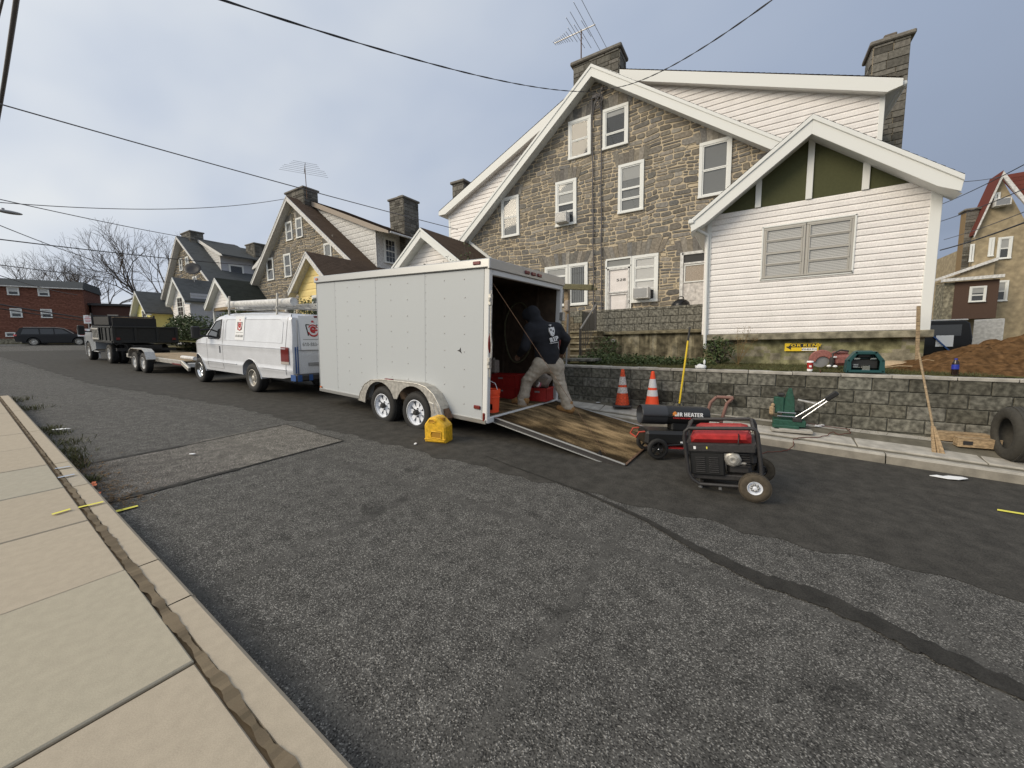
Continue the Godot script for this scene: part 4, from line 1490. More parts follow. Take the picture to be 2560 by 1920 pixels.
func main_house() -> void:
	var o := thing("stone_twin_house", "fieldstone twin house with a broad white edged gable behind the trailer", "house", Vector3.ZERO, 0, "stone gable houses along the street")
	gable_house(o, {peak = Vector2(-4.92, 10.91), zr = -13.4, zw = -13.8, zb = -22.0, k = 1.0, sl = 0.8144, sr = 0.7106, wx0 = -12.2, wx1 = 2.6, base = 1.0, xl = -12.9, xr = 3.1, rh = 0.41, roof = M.brown_roof, barge = M.trim_white,
		dormers = [
			{side = 1.0, z = -14.5, slope = 0.385, ridge_x = -4.2, eave_x = 3.05, wall_x = 2.76, board = 0.17, proud = 0.026, siding = M.vinyl, back = M.vinyl, side_mat = M.vinyl, fascia = M.trim_white, fh = 0.33, gutter = M.trim_white},
			{side = -1.0, z = -14.5, slope = 0.449, ridge_x = -5.6, eave_x = -12.63, wall_x = -12.24, board = 0.17, proud = 0.026, siding = M.vinyl, back = M.vinyl, side_mat = M.vinyl, fascia = M.trim_white, fh = 0.33, gutter = M.trim_white}]})
	var zf := -13.8
	var H := []
	for r in [[-5.91, 8.18, -5.05, 9.5], [-4.63, 8.19, -3.75, 9.51], [-8.86, 5.88, -8.02, 7.45], [-6.43, 5.91, -5.59, 7.53], [-4.07, 5.96, -3.21, 7.57], [-1.56, 5.97, -0.68, 7.6], [-6.9, 2.96, -5.15, 4.5], [-4.48, 2.0, -3.55, 4.5], [-3.56, 2.91, -2.69, 4.5], [-2.02, 2.0, -1.0, 4.4]]:
		H.append(rect(r[0], r[1], r[2], r[3]))
	var arches := [[-6.0, -4.97, 9.5, 0.40], [-4.72, -3.66, 9.51, 0.42], [-8.95, -7.93, 7.45, 0.36], [-6.52, -5.5, 7.53, 0.42], [-4.16, -3.12, 7.57, 0.42], [-1.65, -0.6, 7.61, 0.40], [-7.0, -5.05, 4.5, 0.45], [-4.55, -2.6, 4.51, 0.48], [-2.1, -0.9, 4.4, 0.45]]
	var reg := vp([-4.92, 10.66, -11.2, 5.50, -11.2, 2.6, -5.2, 1.8, -0.7, 1.8, -0.7, 5.0, 1.2, 5.0, 1.2, 6.3])
	rubble(o, reg, H, arches, zf, 0.105, 0.225, 0.18, 0.58, STONES, 101)
	window(o, -5.91, 8.18, -5.05, 9.5, zf, {bars = [0.48]})
	window(o, -4.63, 8.19, -3.75, 9.51, zf, {bars = [0.36], shade = 0.16})
	window(o, -8.86, 5.88, -8.02, 7.45, zf, {bars = [0.5], shade = 0.5, cloth = M.shade_cloth, back = M.curtain})
	window(o, -6.43, 5.91, -5.59, 7.53, zf, {bars = [0.30, 0.5, 0.76], shade = 0.5})
	window(o, -4.07, 5.96, -3.21, 7.57, zf, {bars = [0.27, 0.5], shade = 0.30, back = M.curtain})
	window(o, -1.56, 5.97, -0.68, 7.6, zf, {bars = [0.5], back = M.curtain})
	window(o, -6.9, 2.96, -5.9, 4.5, zf, {bars = [0.5, 0.78], shade = 0.4})
	window(o, -5.93, 2.96, -5.15, 4.5, zf, {bars = [], drape = true})
	window(o, -3.56, 2.91, -2.69, 4.5, zf, {bars = [0.26, 0.48, 0.78], shade = 0.72, cloth = M.blind})
	# the numbered door under its transom
	var d := part("door", o)
	var mb := MB.new()
	for b in [[-4.455, 3.2, 0.07, 2.5], [-3.585, 3.2, 0.05, 2.5], [-4.02, 4.47, 0.9, 0.06], [-4.02, 4.19, 0.9, 0.07]]:
		mb.box(Vector3(b[0], b[1] + (0.0 if b[2] > 0.1 else -0.0), zf + 0.035), Vector3(b[2], b[3], 0.07), 0.006)
	obj("frame", mb, M.trim_white, d)
	mb = MB.new()
	mb.box(Vector3(-4.02, 4.33, zf + 0.02), Vector3(0.8, 0.2, 0.02))
	obj("transom_pane", mb, M.curtain, d)
	mb = MB.new()
	mb.col = Color(0.90, 0.88, 0.88)
	mb.box(Vector3(-4.02, 3.1, zf + 0.012), Vector3(0.78, 2.12, 0.02))
	mb.box(Vector3(-4.02, 2.75, zf + 0.026), Vector3(0.5, 0.5, 0.012), 0.004)
	obj("leaf", mb, M.vinyl, d)
	mb = MB.new()
	for b in [[-4.38, 3.12, 0.06, 2.1], [-3.66, 3.12, 0.06, 2.1], [-4.02, 4.13, 0.78, 0.06], [-4.02, 3.33, 0.70, 0.05], [-4.02, 3.25, 0.66, 0.025], [-4.32, 2.7, 0.02, 1.1], [-3.72, 2.7, 0.02, 1.1]]:
		mb.box(Vector3(b[0], b[1], zf + 0.05), Vector3(b[2], b[3], 0.03), 0.004)
	obj("storm_door", mb, M.old_white, d)
	mb = MB.new()
	mb.box(Vector3(-3.64, 2.98, zf + 0.08), Vector3(0.03, 0.1, 0.04), 0.008)
	obj("handle", mb, M.steel, d)
	words(d, "house_number", "528", 0.085, M.print_black, Transform3D(Basis.IDENTITY, Vector3(-3.93, 3.74, zf + 0.024)), 0.006, 1.7)
	# the second door half hidden by the sunroom
	d = part("door", o)
	mb = MB.new()
	for b in [[-1.97, 3.2, 0.1, 2.4], [-1.02, 3.2, 0.1, 2.4], [-1.5, 4.36, 0.94, 0.09], [-1.5, 4.04, 0.8, 0.06]]:
		mb.box(Vector3(b[0], b[1], zf + 0.03), Vector3(b[2], b[3], 0.06), 0.006)
	obj("frame", mb, M.old_white, d)
	mb = MB.new()
	mb.box(Vector3(-1.5, 4.19, zf + 0.014), Vector3(0.82, 0.25, 0.02))
	obj("transom_pane", mb, M.room_dark, d)
	mb = MB.new()
	mb.col = Color(0.9, 0.87, 0.86)
	mb.box(Vector3(-1.5, 3.0, zf + 0.012), Vector3(0.84, 2.0, 0.02))
	for q in [[-1.68, 3.05], [-1.3, 3.05], [-1.68, 2.5], [-1.3, 2.5]]:
		mb.box(Vector3(q[0], q[1], zf + 0.026), Vector3(0.26, 0.36, 0.012), 0.004)
	obj("leaf", mb, M.old_white, d)
	mb = MB.new()
	mb.box(Vector3(-1.5, 3.72, zf + 0.028), Vector3(0.76, 0.5, 0.012))
	obj("window_panel", mb, M.cloth_dirty, d)
	mb = MB.new()
	for b in [[-1.5, 3.98, 0.78, 0.03], [-1.5, 3.46, 0.8, 0.035], [-1.87, 3.72, 0.03, 0.5]]:
		mb.box(Vector3(b[0], b[1], zf + 0.045), Vector3(b[2], b[3], 0.02), 0.004)
	obj("storm_rail", mb, M.trim_white, d)
	# service cables down the party line
	for c in [[-5.01, 10.0, -4.89, 2.2], [-4.68, 9.9, -4.61, 2.2]]:
		mb = MB.new()
		var pts := []
		for k in 14:
			var t := k / 13.0
			pts.append(Vector3(lerpf(c[0], c[2], t) + 0.012 * sin(k * 2.1), lerpf(c[1], c[3], t), zf + 0.07))
		mb.tube(pts, 0.022, 6)
		obj("service_conduit", mb, M.cable_grey, o)
	mb = MB.new()
	for k in 7:
		var a := rng.randf_range(0.1, 0.35)
		mb.tube([Vector3(-4.75 + rng.randf_range(-0.25, 0.15), 10.12, zf + 0.09), Vector3(-4.9 + k * 0.06, 10.0 - a, zf + 0.16), Vector3(-4.95 + (k % 2) * 0.28, 9.75 - a, zf + 0.08)], 0.012, 5)
	mb.ball(Vector3(-4.62, 10.15, zf + 0.12), Vector3(0.06, 0.06, 0.06), 8, 6)
	mb.box(Vector3(-4.85, 10.02, zf + 0.07), Vector3(0.3, 0.12, 0.08), 0.02)
	obj("weatherhead", mb, M.cable_grey, o)
	chimney(o, -5.93, -4.25, -14.3, -15.05, 9.9, 11.66, 7)
	mb = MB.new()
	mb.prism(vp([-4.9, 11.1, -4.86, 11.22, -4.18, 10.75, -4.14, 10.3]), -14.27, -14.2, 0.004)
	obj("flashing", mb, M.trim_white, o)
	chimney(o, 2.9, 3.74, -17.0, -17.9, 5.0, 10.55, 8, "chimney", Color(0.85, 0.85, 0.85), 1, -1)
	chimney(o, -13.64, -12.9, -16.5, -17.3, 5.5, 9.92, 9)
	antenna("rooftop aerial with long rods standing on the stone house's ridge chimney", Vector3(-5.75, 11.78, -14.6), 1.24, 1.62, 0.0, 0.0, [[0.0, 0.12], [0.05, 0.14], [0.09, 0.16], [0.13, 0.16], [0.17, 0.18], [0.22, 0.2], [0.27, 0.23], [0.32, 0.26], [0.38, 0.3], [0.46, 0.42], [0.54, 0.86], [0.61, 0.42], [0.67, 1.0], [0.79, 0.45], [0.825, 1.29], [0.985, 1.33]])
	# left hand porch of the same house
	gable_porch(o, {peak = Vector2(-10.5, 5.9), z = -11.2, zb = -13.78, over = 0.4, slope = 0.77, half = 1.6, eave = 1.95, roof = M.brown_roof, barge = M.trim_white, bh = 0.36, side = M.old_white, wall = M.vinyl, clad_base = 2.2, base = 1.2, board = 0.17})
	mb = MB.new()
	mb.bar(Vector3(-10.5, 5.98, -13.72), Vector3(-8.5, 4.44, -13.72), 0.1, 0.14, 0.0, Vector3(0, 0, 1))
	obj("porch_flashing", mb, M.trim_white, o)

func sunroom() -> void:
	var o := thing("white_sunroom", "white vinyl sided sunroom with green half-timbered gable and wide grey window", "house extension")
	var z := -10.0
	var win := rect(0.16, 2.87, 1.62, 3.91)
	gable_porch(o, {peak = Vector2(0.84, 5.80), z = z, zb = -13.75, over = 0.4, slope = 0.755, half = 1.80, eave = 2.06, roof = M.brown_roof, barge = M.trim_white, bh = 0.36, side = M.vinyl, base = 1.72})
	clad(o, vp([-0.86, 1.72, 2.74, 1.72, 2.74, 4.30, 2.62, 4.36, -0.74, 4.36, -0.86, 4.26]), [win], 1.72, 4.36, 0.1205, Transform3D(Basis.IDENTITY, Vector3(0, 0, z)), M.vinyl, "siding_board", 0.022)
	# gable above the siding
	var mb := MB.new()
	mb.prism(vp([-0.98, 4.36, 2.66, 4.36, 0.84, 5.64]), z - 0.02, z + 0.012)
	obj("gable_stucco", mb, M.green_stucco, o)
	for px in [0.03, 0.885, 1.735]:
		mb = MB.new()
		var yt := 5.80 - 0.755 * absf(px - 0.84) - 0.2
		mb.box(Vector3(px, (4.36 + yt) * 0.5, z + 0.03), Vector3(0.105, yt - 4.36, 0.04), 0.004)
		obj("timber", mb, M.trim_white, o)
	for px in [-0.90, 2.76]:
		mb = MB.new()
		mb.box(Vector3(px + (0.03 if px < 0 else -0.055), 3.0, z + 0.012), Vector3(0.09 if px < 0 else 0.15, 2.60, 0.05), 0.006)
		obj("corner_board", mb, M.trim_white, o)
	mb = MB.new()
	mb.box(Vector3(0.94, 1.648, z - 0.05), Vector3(3.78, 0.136, 0.22), 0.012)
	obj("sill_beam", mb, M.stucco, o)
	mb = MB.new()
	var fn := FastNoiseLite.new()
	fn.seed = 51
	fn.frequency = 1.6
	fn.fractal_octaves = 4
	for i in 60:
		for j in 10:
			var q := []
			for m in [[0, 0], [1, 0], [1, 1], [0, 1]]:
				q.append(Vector3(-0.88 + (i + m[0]) * 0.0606, 0.86 + (j + m[1]) * 0.072, z - 0.1))
			var n := fn.get_noise_2d(q[0].x, q[0].y * 1.6)
			var pale := clampf(n * 3.0 - 0.35, 0, 1)
			mb.col = Color(0.82, 0.86, 0.66).lerp(Color(1.75, 1.7, 1.65), pale) * (1.0 + 0.25 * fn.get_noise_2d(q[0].x * 3.0, q[0].y * 3.0))
			mb.quo(q[0], q[1], q[2], q[3], Vector3(0, 0, 1))
	mb.col = Color(0.9, 0.9, 0.8)
	mb.box(Vector3(0.94, 1.22, -12.0), Vector3(3.6, 0.74, 3.6))
	obj("foundation", mb, M.stucco, o)
	# two grey aluminium windows side by side, blinds drawn
	for e in [[0.16, 0.875], [0.885, 1.62]]:
		window(o, e[0], 2.87, e[1], 3.91, z, {trim = M.sash_grey, sash = M.sash_grey, tw = 0.045, d = 0.035, blind = true, bars = [0.26, 0.5, 0.76], sw = 0.022})
	mb = MB.new()
	for b in [[0.145, 3.39, 0.03, 1.1], [1.635, 3.39, 0.03, 1.1], [0.89, 3.93, 1.52, 0.03], [0.89, 2.85, 1.52, 0.03]]:
		mb.box(Vector3(b[0], b[1], z + 0.02), Vector3(b[2], b[3], 0.04), 0.004)
	obj("window_channel", mb, M.trim_white, o)
	mb = MB.new()
	mb.box(Vector3(-1.2, 4.19, -11.6), Vector3(0.12, 0.1, 4.1), 0.02)
	obj("gutter", mb, M.trim_white, o)
	mb = MB.new()
	mb.tube([Vector3(-1.18, 4.16, -9.72), Vector3(-1.15, 4.06, -9.72), Vector3(-0.98, 3.98, -9.86), Vector3(-0.90, 3.92, -9.93), Vector3(-0.90, 3.6, -9.94), Vector3(-0.88, 1.4, -9.94)], 0.036, 8)
	obj("downspout", mb, M.trim_white, o)

func second_house() -> void:
	var k := 1.104
	var S := func(x, y): return Vector2(x * k, 1.6 + (y - 1.6) * k)
	var o := thing("stone_twin_house", "brown roofed fieldstone house with stained white dormer beyond the white trailer", "house", Vector3.ZERO, 0, "stone gable houses along the street")
	var pk: Vector2 = S.call(-23.78, 10.53)
	var zw := -13.8 * k
	gable_house(o, {peak = pk, zr = -13.4 * k, zw = zw, zb = -21.5 * k, k = k, sl = 0.91, sr = 0.778, wx0 = -32.5, wx1 = -19.2, base = 1.5, xl = -33.6, xr = -18.2, rh = 0.34, roof = M.brown_roof, barge = M.old_white,
		dormers = [
			{side = 1.0, z = -14.9 * k, slope = 0.42, ridge_x = pk.x + 0.4, eave_x = -18.3, wall_x = -19.75, board = 0.30, proud = 0.022, siding = M.old_white, back = M.old_white, side_mat = M.old_white, fascia = M.cloth_dirty, fh = 0.30, gutter = M.old_white, zt = -18.6},
			{side = -1.0, z = -14.9 * k, slope = 0.46, ridge_x = pk.x - 0.5, eave_x = -34.3, wall_x = -33.7, board = 0.17, proud = 0.026, siding = M.vinyl, back = M.vinyl, side_mat = M.vinyl, fascia = M.old_white, fh = 0.3}]})
	var wins := [[-24.73, 8.1, -24.02, 9.23], [-23.61, 8.1, -22.93, 9.27], [-27.32, 5.95, -26.48, 7.37], [-25.2, 5.95, -24.43, 7.38], [-20.96, 6.0, -20.27, 7.42], [-25.5, 3.6, -24.4, 4.66]]
	var H := []
	var arches := []
	for w in wins:
		var a: Vector2 = S.call(w[0], w[1])
		var b: Vector2 = S.call(w[2], w[3])
		H.append(rect(a.x, a.y, b.x, b.y))
		arches.append([a.x - 0.1, b.x + 0.1, b.y, 0.42])
	rubble(o, PackedVector2Array([pk + Vector2(0, -0.5), pk + Vector2(-6.4, -6.3), Vector2(pk.x - 6.4, 4.2), Vector2(-21.8, 4.2), Vector2(-19.9, 6.4), pk + Vector2(5.6, -4.9)]), H, arches, zw, 0.14, 0.30, 0.26, 0.75, STONES, 202, 300, 0.03)
	for i in wins.size():
		var a: Vector2 = S.call(wins[i][0], wins[i][1])
		var b: Vector2 = S.call(wins[i][2], wins[i][3])
		window(o, a.x, a.y, b.x, b.y, zw, {bars = [0.5], shade = [0.5, 0.5, 0.0, 0.0, 0.5, 0.0][i], cloth = M.curtain, d = 0.07})
	# the dormer's side wall has a multi-paned window
	window(o, -17.3, 6.75, -16.3, 8.35, 0.0, {xf = Transform3D(Basis(Vector3(0, 0, -1), Vector3.UP, Vector3(1, 0, 0)), Vector3(-19.73, 0, -34.3)), bars = [0.5], grid = 2, tw = 0.12})
	var mb := MB.new()
	mb.bar(Vector3(-19.66, 8.45, -18.5), Vector3(-19.3, 5.9, -18.7), 0.09, 0.09)
	obj("downspout", mb, M.old_white, o)
	chimney(o, pk.x - 1.55, pk.x + 0.55, -14.2 * k, -15.1 * k, 10.4, 12.1, 17)
	chimney(o, -20.6, -19.3, -18.4, -19.7, 4.8, 11.0, 18, "chimney", Color(0.85, 0.85, 0.85), 1)
	antenna("rooftop aerial on the chimney of the brown roofed house", Vector3(pk.x + 0.7, 11.4, -15.8), 2.1, 1.9, -0.5, -0.02, [[0.0, 1.5], [0.18, 1.4], [0.36, 1.3], [0.52, 1.2], [0.7, 0.9], [0.85, 0.8], [1.0, 0.7]])
	# porches
	gable_porch(o, {peak = Vector2(-19.7, 6.5), z = -12.3, zb = -15.2, over = 0.4, slope = 0.96, half = 1.6, eave = 1.95, roof = M.brown_roof, barge = M.old_white, bh = 0.36, side = M.yellow_siding, wall = M.yellow_siding, clad_base = 2.6, base = 1.6, board = 0.34})
	window(o, -20.0, 3.0, -18.7, 4.3, -12.28, {d = 0.05, called = "porch_window", bars = []})
	gable_porch(o, {peak = Vector2(-32.0, 6.5), z = -13.0, zb = -15.2, over = 0.4, slope = 0.90, half = 1.8, eave = 2.1, roof = M.dark_roof, barge = M.trim_white, bh = 0.34, side = M.vinyl, wall = M.vinyl, base = 2.2, open = true, board = 0.22})

func third_house() -> void:
	var k := 1.187
	var S := func(x, y): return Vector2(x * k, 1.6 + (y - 1.6) * k)
	var o := thing("stone_twin_house", "grey roofed stone house with pale dormer, farthest up the hill", "house", Vector3.ZERO, 0, "stone gable houses along the street")
	var pk: Vector2 = S.call(-40.18, 10.75)
	var zw := -13.8 * k
	gable_house(o, {peak = pk, zr = -13.4 * k, zw = zw, zb = -21.5 * k, k = k, sl = 0.99, sr = 0.787, wx0 = -54.5, wx1 = -42.5, base = 2.5, xl = -55.5, xr = -41.3, rh = 0.30, roof = M.grey_roof, barge = M.old_white,
		dormers = [{side = 1.0, z = -14.9 * k, slope = 0.44, ridge_x = pk.x + 0.5, eave_x = -42.3, wall_x = -43.3, board = 0.24, proud = 0.02, siding = M.old_white, back = M.old_white, side_mat = M.grey_siding, fascia = M.old_white, fh = 0.3, zt = -20.8}]})
	var wins := [[-41.2, 8.1, -40.6, 9.1], [-39.9, 8.1, -39.3, 9.1], [-42.6, 6.2, -41.8, 7.4], [-38.9, 6.2, -38.1, 7.4]]
	var H := []
	for w in wins:
		var a: Vector2 = S.call(w[0], w[1])
		var b: Vector2 = S.call(w[2], w[3])
		H.append(rect(a.x, a.y, b.x, b.y))
	var pale := []
	for c in STONES:
		pale.append(c * 0.75)
	rubble(o, PackedVector2Array([pk + Vector2(0, -0.5), pk + Vector2(-5.6, -6.0), pk + Vector2(5.6, -4.9)]), H, [], zw, 0.2, 0.4, 0.4, 1.0, pale, 303, 120, 0.04)
	for w in wins:
		var a: Vector2 = S.call(w[0], w[1])
		var b: Vector2 = S.call(w[2], w[3])
		window(o, a.x, a.y, b.x, b.y, zw, {bars = [0.5], d = 0.07})
	window(o, -1.0, 8.0, 0.3, 9.7, 0.0, {xf = Transform3D(Basis(Vector3(0, 0, -1), Vector3.UP, Vector3(1, 0, 0)), Vector3(-43.28, 0, -19.3)), bars = [0.5], tw = 0.12})
	chimney(o, pk.x - 1.5, pk.x + 0.6, -14.2 * k, -15.1 * k, 10.8, 13.0, 27)
	chimney(o, -44.6, -42.9, -20.6, -21.6, 5.0, 12.0, 28)
	gable_porch(o, {peak = Vector2(-41.2, 7.55), z = -13.6, zb = -16.5, over = 0.4, slope = 1.02, half = 1.75, eave = 2.0, roof = M.grey_roof, barge = M.trim_white, bh = 0.34, side = M.grey_siding, wall = M.vinyl, clad_base = 3.0, base = 2.0, board = 0.22})
	window(o, -41.9, 4.3, -40.6, 6.0, -13.58, {d = 0.05, called = "porch_window", bars = [0.5], grid = 1})
	var mb := MB.new()
	for i in 14:
		mb.box(Vector3(-39.44, 3.2 + i * 0.22, -15.1), Vector3(0.03, 0.2, 2.8), 0.004)
	obj("side_boards", mb, M.grey_siding, o)
	gable_porch(o, {peak = Vector2(-54.0, 7.6), z = -14.6, zb = -16.5, over = 0.5, slope = 1.0, half = 1.9, eave = 2.3, roof = M.grey_roof, barge = M.trim_white, bh = 0.3, side = M.pale_yellow, wall = M.pale_yellow, clad_base = 3.0, base = 2.4, board = 0.4})
	window(o, -54.3, 4.2, -53.0, 5.7, -14.58, {d = 0.05, called = "porch_window", bars = [0.5], grid = 1})
	# satellite dish on the porch roof
	var t := thing("satellite_dish", "dark satellite dish on a post above the pale porch roof", "satellite dish", Vector3(-40.9, 7.3, -14.6), 0.9)
	mb = MB.new()
	mb.xf = Transform3D(Basis(Vector3.RIGHT, 1.0), Vector3(0, 1.0, 0))
	mb.lathe([Vector2(0.02, 0.0), Vector2(0.35, 0.05), Vector2(0.62, 0.16), Vector2(0.62, 0.18), Vector2(0.35, 0.075), Vector2(0.02, 0.03)], 20, true)
	obj("dish", mb, M.frame_black, t)
	mb = MB.new()
	mb.tube([Vector3(0, 0, 0), Vector3(0, 0.95, -0.05)], 0.03, 6)
	obj("post", mb, M.steel, t)

func far_buildings() -> void:
	# brick apartment block across the top of the street
	var n := Vector3(0.91, 0, 0.41).normalized()
	var u := Vector3(0.41, 0, -0.91).normalized()
	var fr := Transform3D(Basis(u, Vector3.UP, n), n * -60.7 / 0.998)
	var o := thing("brick_apartment_block", "two storey red brick apartment block with grey mansard roof across the street's end", "apartment block")
	o.transform = fr
	var s1 := -14.4
	var mb := MB.new()
	mb.box(Vector3(s1 - 15.0, 4.6, -3.0), Vector3(30.0, 7.1, 6.0))
	obj("walls", mb, M.brick_far, o)
	mb = MB.new()
	mb.prism(vp([0.25, 8.14, 0.30, 8.2, -0.25, 8.92, -5.6, 9.0, -6.2, 8.14]), 0, 30.2)
	for i in mb.p.size():
		var q := mb.p[i]
		mb.p[i] = Vector3(s1 + 0.1 - q.z, q.y, q.x)
		var nn := mb.n[i]
		mb.n[i] = Vector3(-nn.z, nn.y, nn.x)
	obj("mansard_roof", mb, M.grey_roof, o)
	mb = MB.new()
	mb.box(Vector3(s1 - 15.0, 8.12, 0.2), Vector3(30.2, 0.1, 0.3), 0.02)
	obj("gutter", mb, M.old_white, o)
	for f in [[7.25, 8.06], [5.03, 5.94]]:
		for s in [-21.9, -19.24, -17.2]:
			window(o, s - 0.4, f[0], s + 0.4, f[1], 0.01, {bars = [0.5], shade = 0.5, cloth = M.blind, tw = 0.08, d = 0.08})
	window(o, -20.17, 3.1, -19.5, 3.55, 0.01, {bars = [], tw = 0.07, d = 0.05})
	mb = MB.new()
	mb.box(Vector3(s1 - 15.0, 2.4, 0.1), Vector3(29.9, 1.0, 0.24))
	obj("plinth", mb, M.stucco, o)
	# lower brick range behind the dump truck
	o = thing("low_brick_building", "low dark brick building with flat roof behind the dump truck", "building")
	o.transform = fr * Transform3D(Basis.IDENTITY, Vector3(0, 0, -1.2))
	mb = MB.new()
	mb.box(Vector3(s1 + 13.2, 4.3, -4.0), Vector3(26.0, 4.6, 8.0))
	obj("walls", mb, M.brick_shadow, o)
	mb = MB.new()
	mb.box(Vector3(s1 + 13.3, 6.66, -4.0), Vector3(26.6, 0.25, 8.6), 0.02)
	obj("flat_roof", mb, M.frame_black, o)
	for k in 4:
		window(o, s1 + 1.4 + k * 2.0, 4.3, s1 + 2.3 + k * 2.0, 5.6, 0.01, {bars = [0.5], tw = 0.1, d = 0.06, trim = M.cloth_dirty})
	# neighbour down the hill at the right
	o = thing("tan_stucco_house", "tan stucco house with red roof and brown ground floor beyond the dirt pile", "house")
	var D := -34.0
	var q := 34.0 / 16.0
	var X := func(x): return x * q
	var Z := func(y): return 1.6 + (y - 1.6) * q
	mb = MB.new()
	mb.prism(PackedVector2Array([Vector2(X.call(5.5), Z.call(5.8)), Vector2(X.call(5.15), Z.call(4.5)), Vector2(X.call(5.15), 0.0), Vector2(X.call(6.6), 0.0), Vector2(X.call(6.6), Z.call(3.2))]), D - 1.2, D)
	obj("gable_wall", mb, M.tan_stucco, o)
	mb = MB.new()
	mb.box(Vector3(X.call(6.6), Z.call(2.6), D - 4.6), Vector3(X.call(2.2), Z.call(4.2), 6.6))
	obj("house_body", mb, M.tan_stucco, o)
	mb = MB.new()
	shingles(mb, Vector3(X.call(5.55), Z.call(5.88), D - 0.6), Vector3(X.call(8.6), Z.call(5.95), D - 0.6), Vector3(X.call(8.6), Z.call(3.3), D + 0.25), Vector3(X.call(6.9), Z.call(3.4), D + 0.25), 0.25, 0.5)
	slab3(mb, Vector3(X.call(5.5), Z.call(5.9), D + 0.3), Vector3(X.call(5.5), Z.call(5.9), D - 1.2), Vector3(X.call(5.1), Z.call(4.4), D - 1.2), Vector3(X.call(5.1), Z.call(4.4), D + 0.3), Vector3(0.0, -0.15, 0))
	obj("roof", mb, M.red_roof, o)
	for e in [[5.5, 5.9, 5.1, 4.4], [5.5, 5.9, 6.9, 3.4]]:
		mb = MB.new()
		mb.prism(PackedVector2Array([Vector2(X.call(e[0]), Z.call(e[1]) - 0.05), Vector2(X.call(e[2]), Z.call(e[3]) - 0.05), Vector2(X.call(e[2]), Z.call(e[3]) - 0.32), Vector2(X.call(e[0]), Z.call(e[1]) - 0.38)]), D + 0.2, D + 0.32)
		obj("bargeboard", mb, M.old_white, o)
	for w in [[5.42, 4.98, 5.53, 5.38], [5.08, 3.62, 5.16, 4.1], [5.42, 3.72, 5.52, 4.22], [5.58, 3.62, 5.84, 4.2], [5.50, 2.76, 5.61, 3.04], [5.60, 2.5, 5.86, 3.06]]:
		window(o, X.call(w[0]), Z.call(w[1]), X.call(w[2]), Z.call(w[3]), D + 0.01, {bars = [0.5], tw = 0.10, d = 0.07, shade = 0.5})
	mb = MB.new()
	mb.box(Vector3(X.call(5.1), Z.call(2.55), D + 0.6), Vector3(X.call(5.5) - X.call(4.7), Z.call(3.06) - Z.call(2.05), 1.2))
	obj("porch_wall", mb, M.brown_wall, o)
	window(o, X.call(4.97), Z.call(2.48), X.call(5.28), Z.call(2.9), D + 1.21, {bars = [0.45], tw = 0.08, d = 0.06, shade = 0.4})
	mb = MB.new()
	mb.box(Vector3(X.call(4.62), Z.call(2.55), D + 0.5), Vector3(X.call(4.72) - X.call(4.5), Z.call(3.0) - Z.call(2.0), 1.3))
	obj("porch_pier", mb, M.stucco, o)
	mb = MB.new()
	mb.prism(PackedVector2Array([Vector2(X.call(4.42), Z.call(3.06)), Vector2(X.call(5.53), Z.call(3.08)), Vector2(X.call(5.53), Z.call(3.16)), Vector2(X.call(4.42), Z.call(3.14))]), D + 1.2, D + 1.5)
	mb.prism(PackedVector2Array([Vector2(X.call(4.42), Z.call(3.14)), Vector2(X.call(5.55), Z.call(3.58)), Vector2(X.call(5.55), Z.call(3.66)), Vector2(X.call(4.42), Z.call(3.21))]), D, D + 0.5)
	obj("porch_fascia", mb, M.old_white, o)
	mb = MB.new()
	mb.prism(PackedVector2Array([Vector2(X.call(4.45), Z.call(3.08)), Vector2(X.call(5.53), Z.call(3.1)), Vector2(X.call(5.53), Z.call(3.58))]), D, D + 0.3)
	obj("porch_gable", mb, M.tan_stucco, o)
	chimney(o, X.call(5.0), X.call(5.24), D - 0.4, D - 1.1, 3.0, Z.call(5.05), 33, "chimney", Color(0.5, 0.42, 0.33))
	# stone house behind it
	o = thing("stone_house", "stone house with white verge half hidden behind the tan house", "house")
	q = 44.0 / 16.0
	D = -44.0
	mb = MB.new()
	mb.prism(PackedVector2Array([Vector2(X.call(3.6), 0), Vector2(X.call(5.2), 0), Vector2(X.call(5.2), Z.call(4.2)), Vector2(X.call(3.6), Z.call(3.46))]), D - 6, D)
	obj("wall", mb, M.mortar, o)
	rubble(o, PackedVector2Array([Vector2(X.call(4.3), Z.call(3.0)), Vector2(X.call(5.1), Z.call(3.0)), Vector2(X.call(5.1), Z.call(4.1)), Vector2(X.call(4.3), Z.call(3.7))]), [], [], D, 0.25, 0.5, 0.5, 1.2, STONES, 404, 60, 0.04)
	for w in [[4.42, 3.14, 4.6, 3.5], [4.8, 3.2, 5.05, 3.52]]:
		window(o, X.call(w[0]), Z.call(w[1]), X.call(w[2]), Z.call(w[3]), D + 0.06, {bars = [0.5], tw = 0.14, d = 0.08, shade = 0.4})
	mb = MB.new()
	mb.prism(PackedVector2Array([Vector2(X.call(3.5), Z.call(3.42)), Vector2(X.call(5.2), Z.call(4.22)), Vector2(X.call(5.2), Z.call(4.32)), Vector2(X.call(3.5), Z.call(3.5))]), D - 6, D + 0.5)
	obj("verge", mb, M.old_white, o)
	mb = MB.new()
	mb.prism(PackedVector2Array([Vector2(X.call(3.5), Z.call(3.51)), Vector2(X.call(5.2), Z.call(4.33)), Vector2(X.call(5.2), Z.call(4.36)), Vector2(X.call(3.5), Z.call(3.56))]), D - 7, D + 0.6)
	obj("roof", mb, M.brown_roof, o)

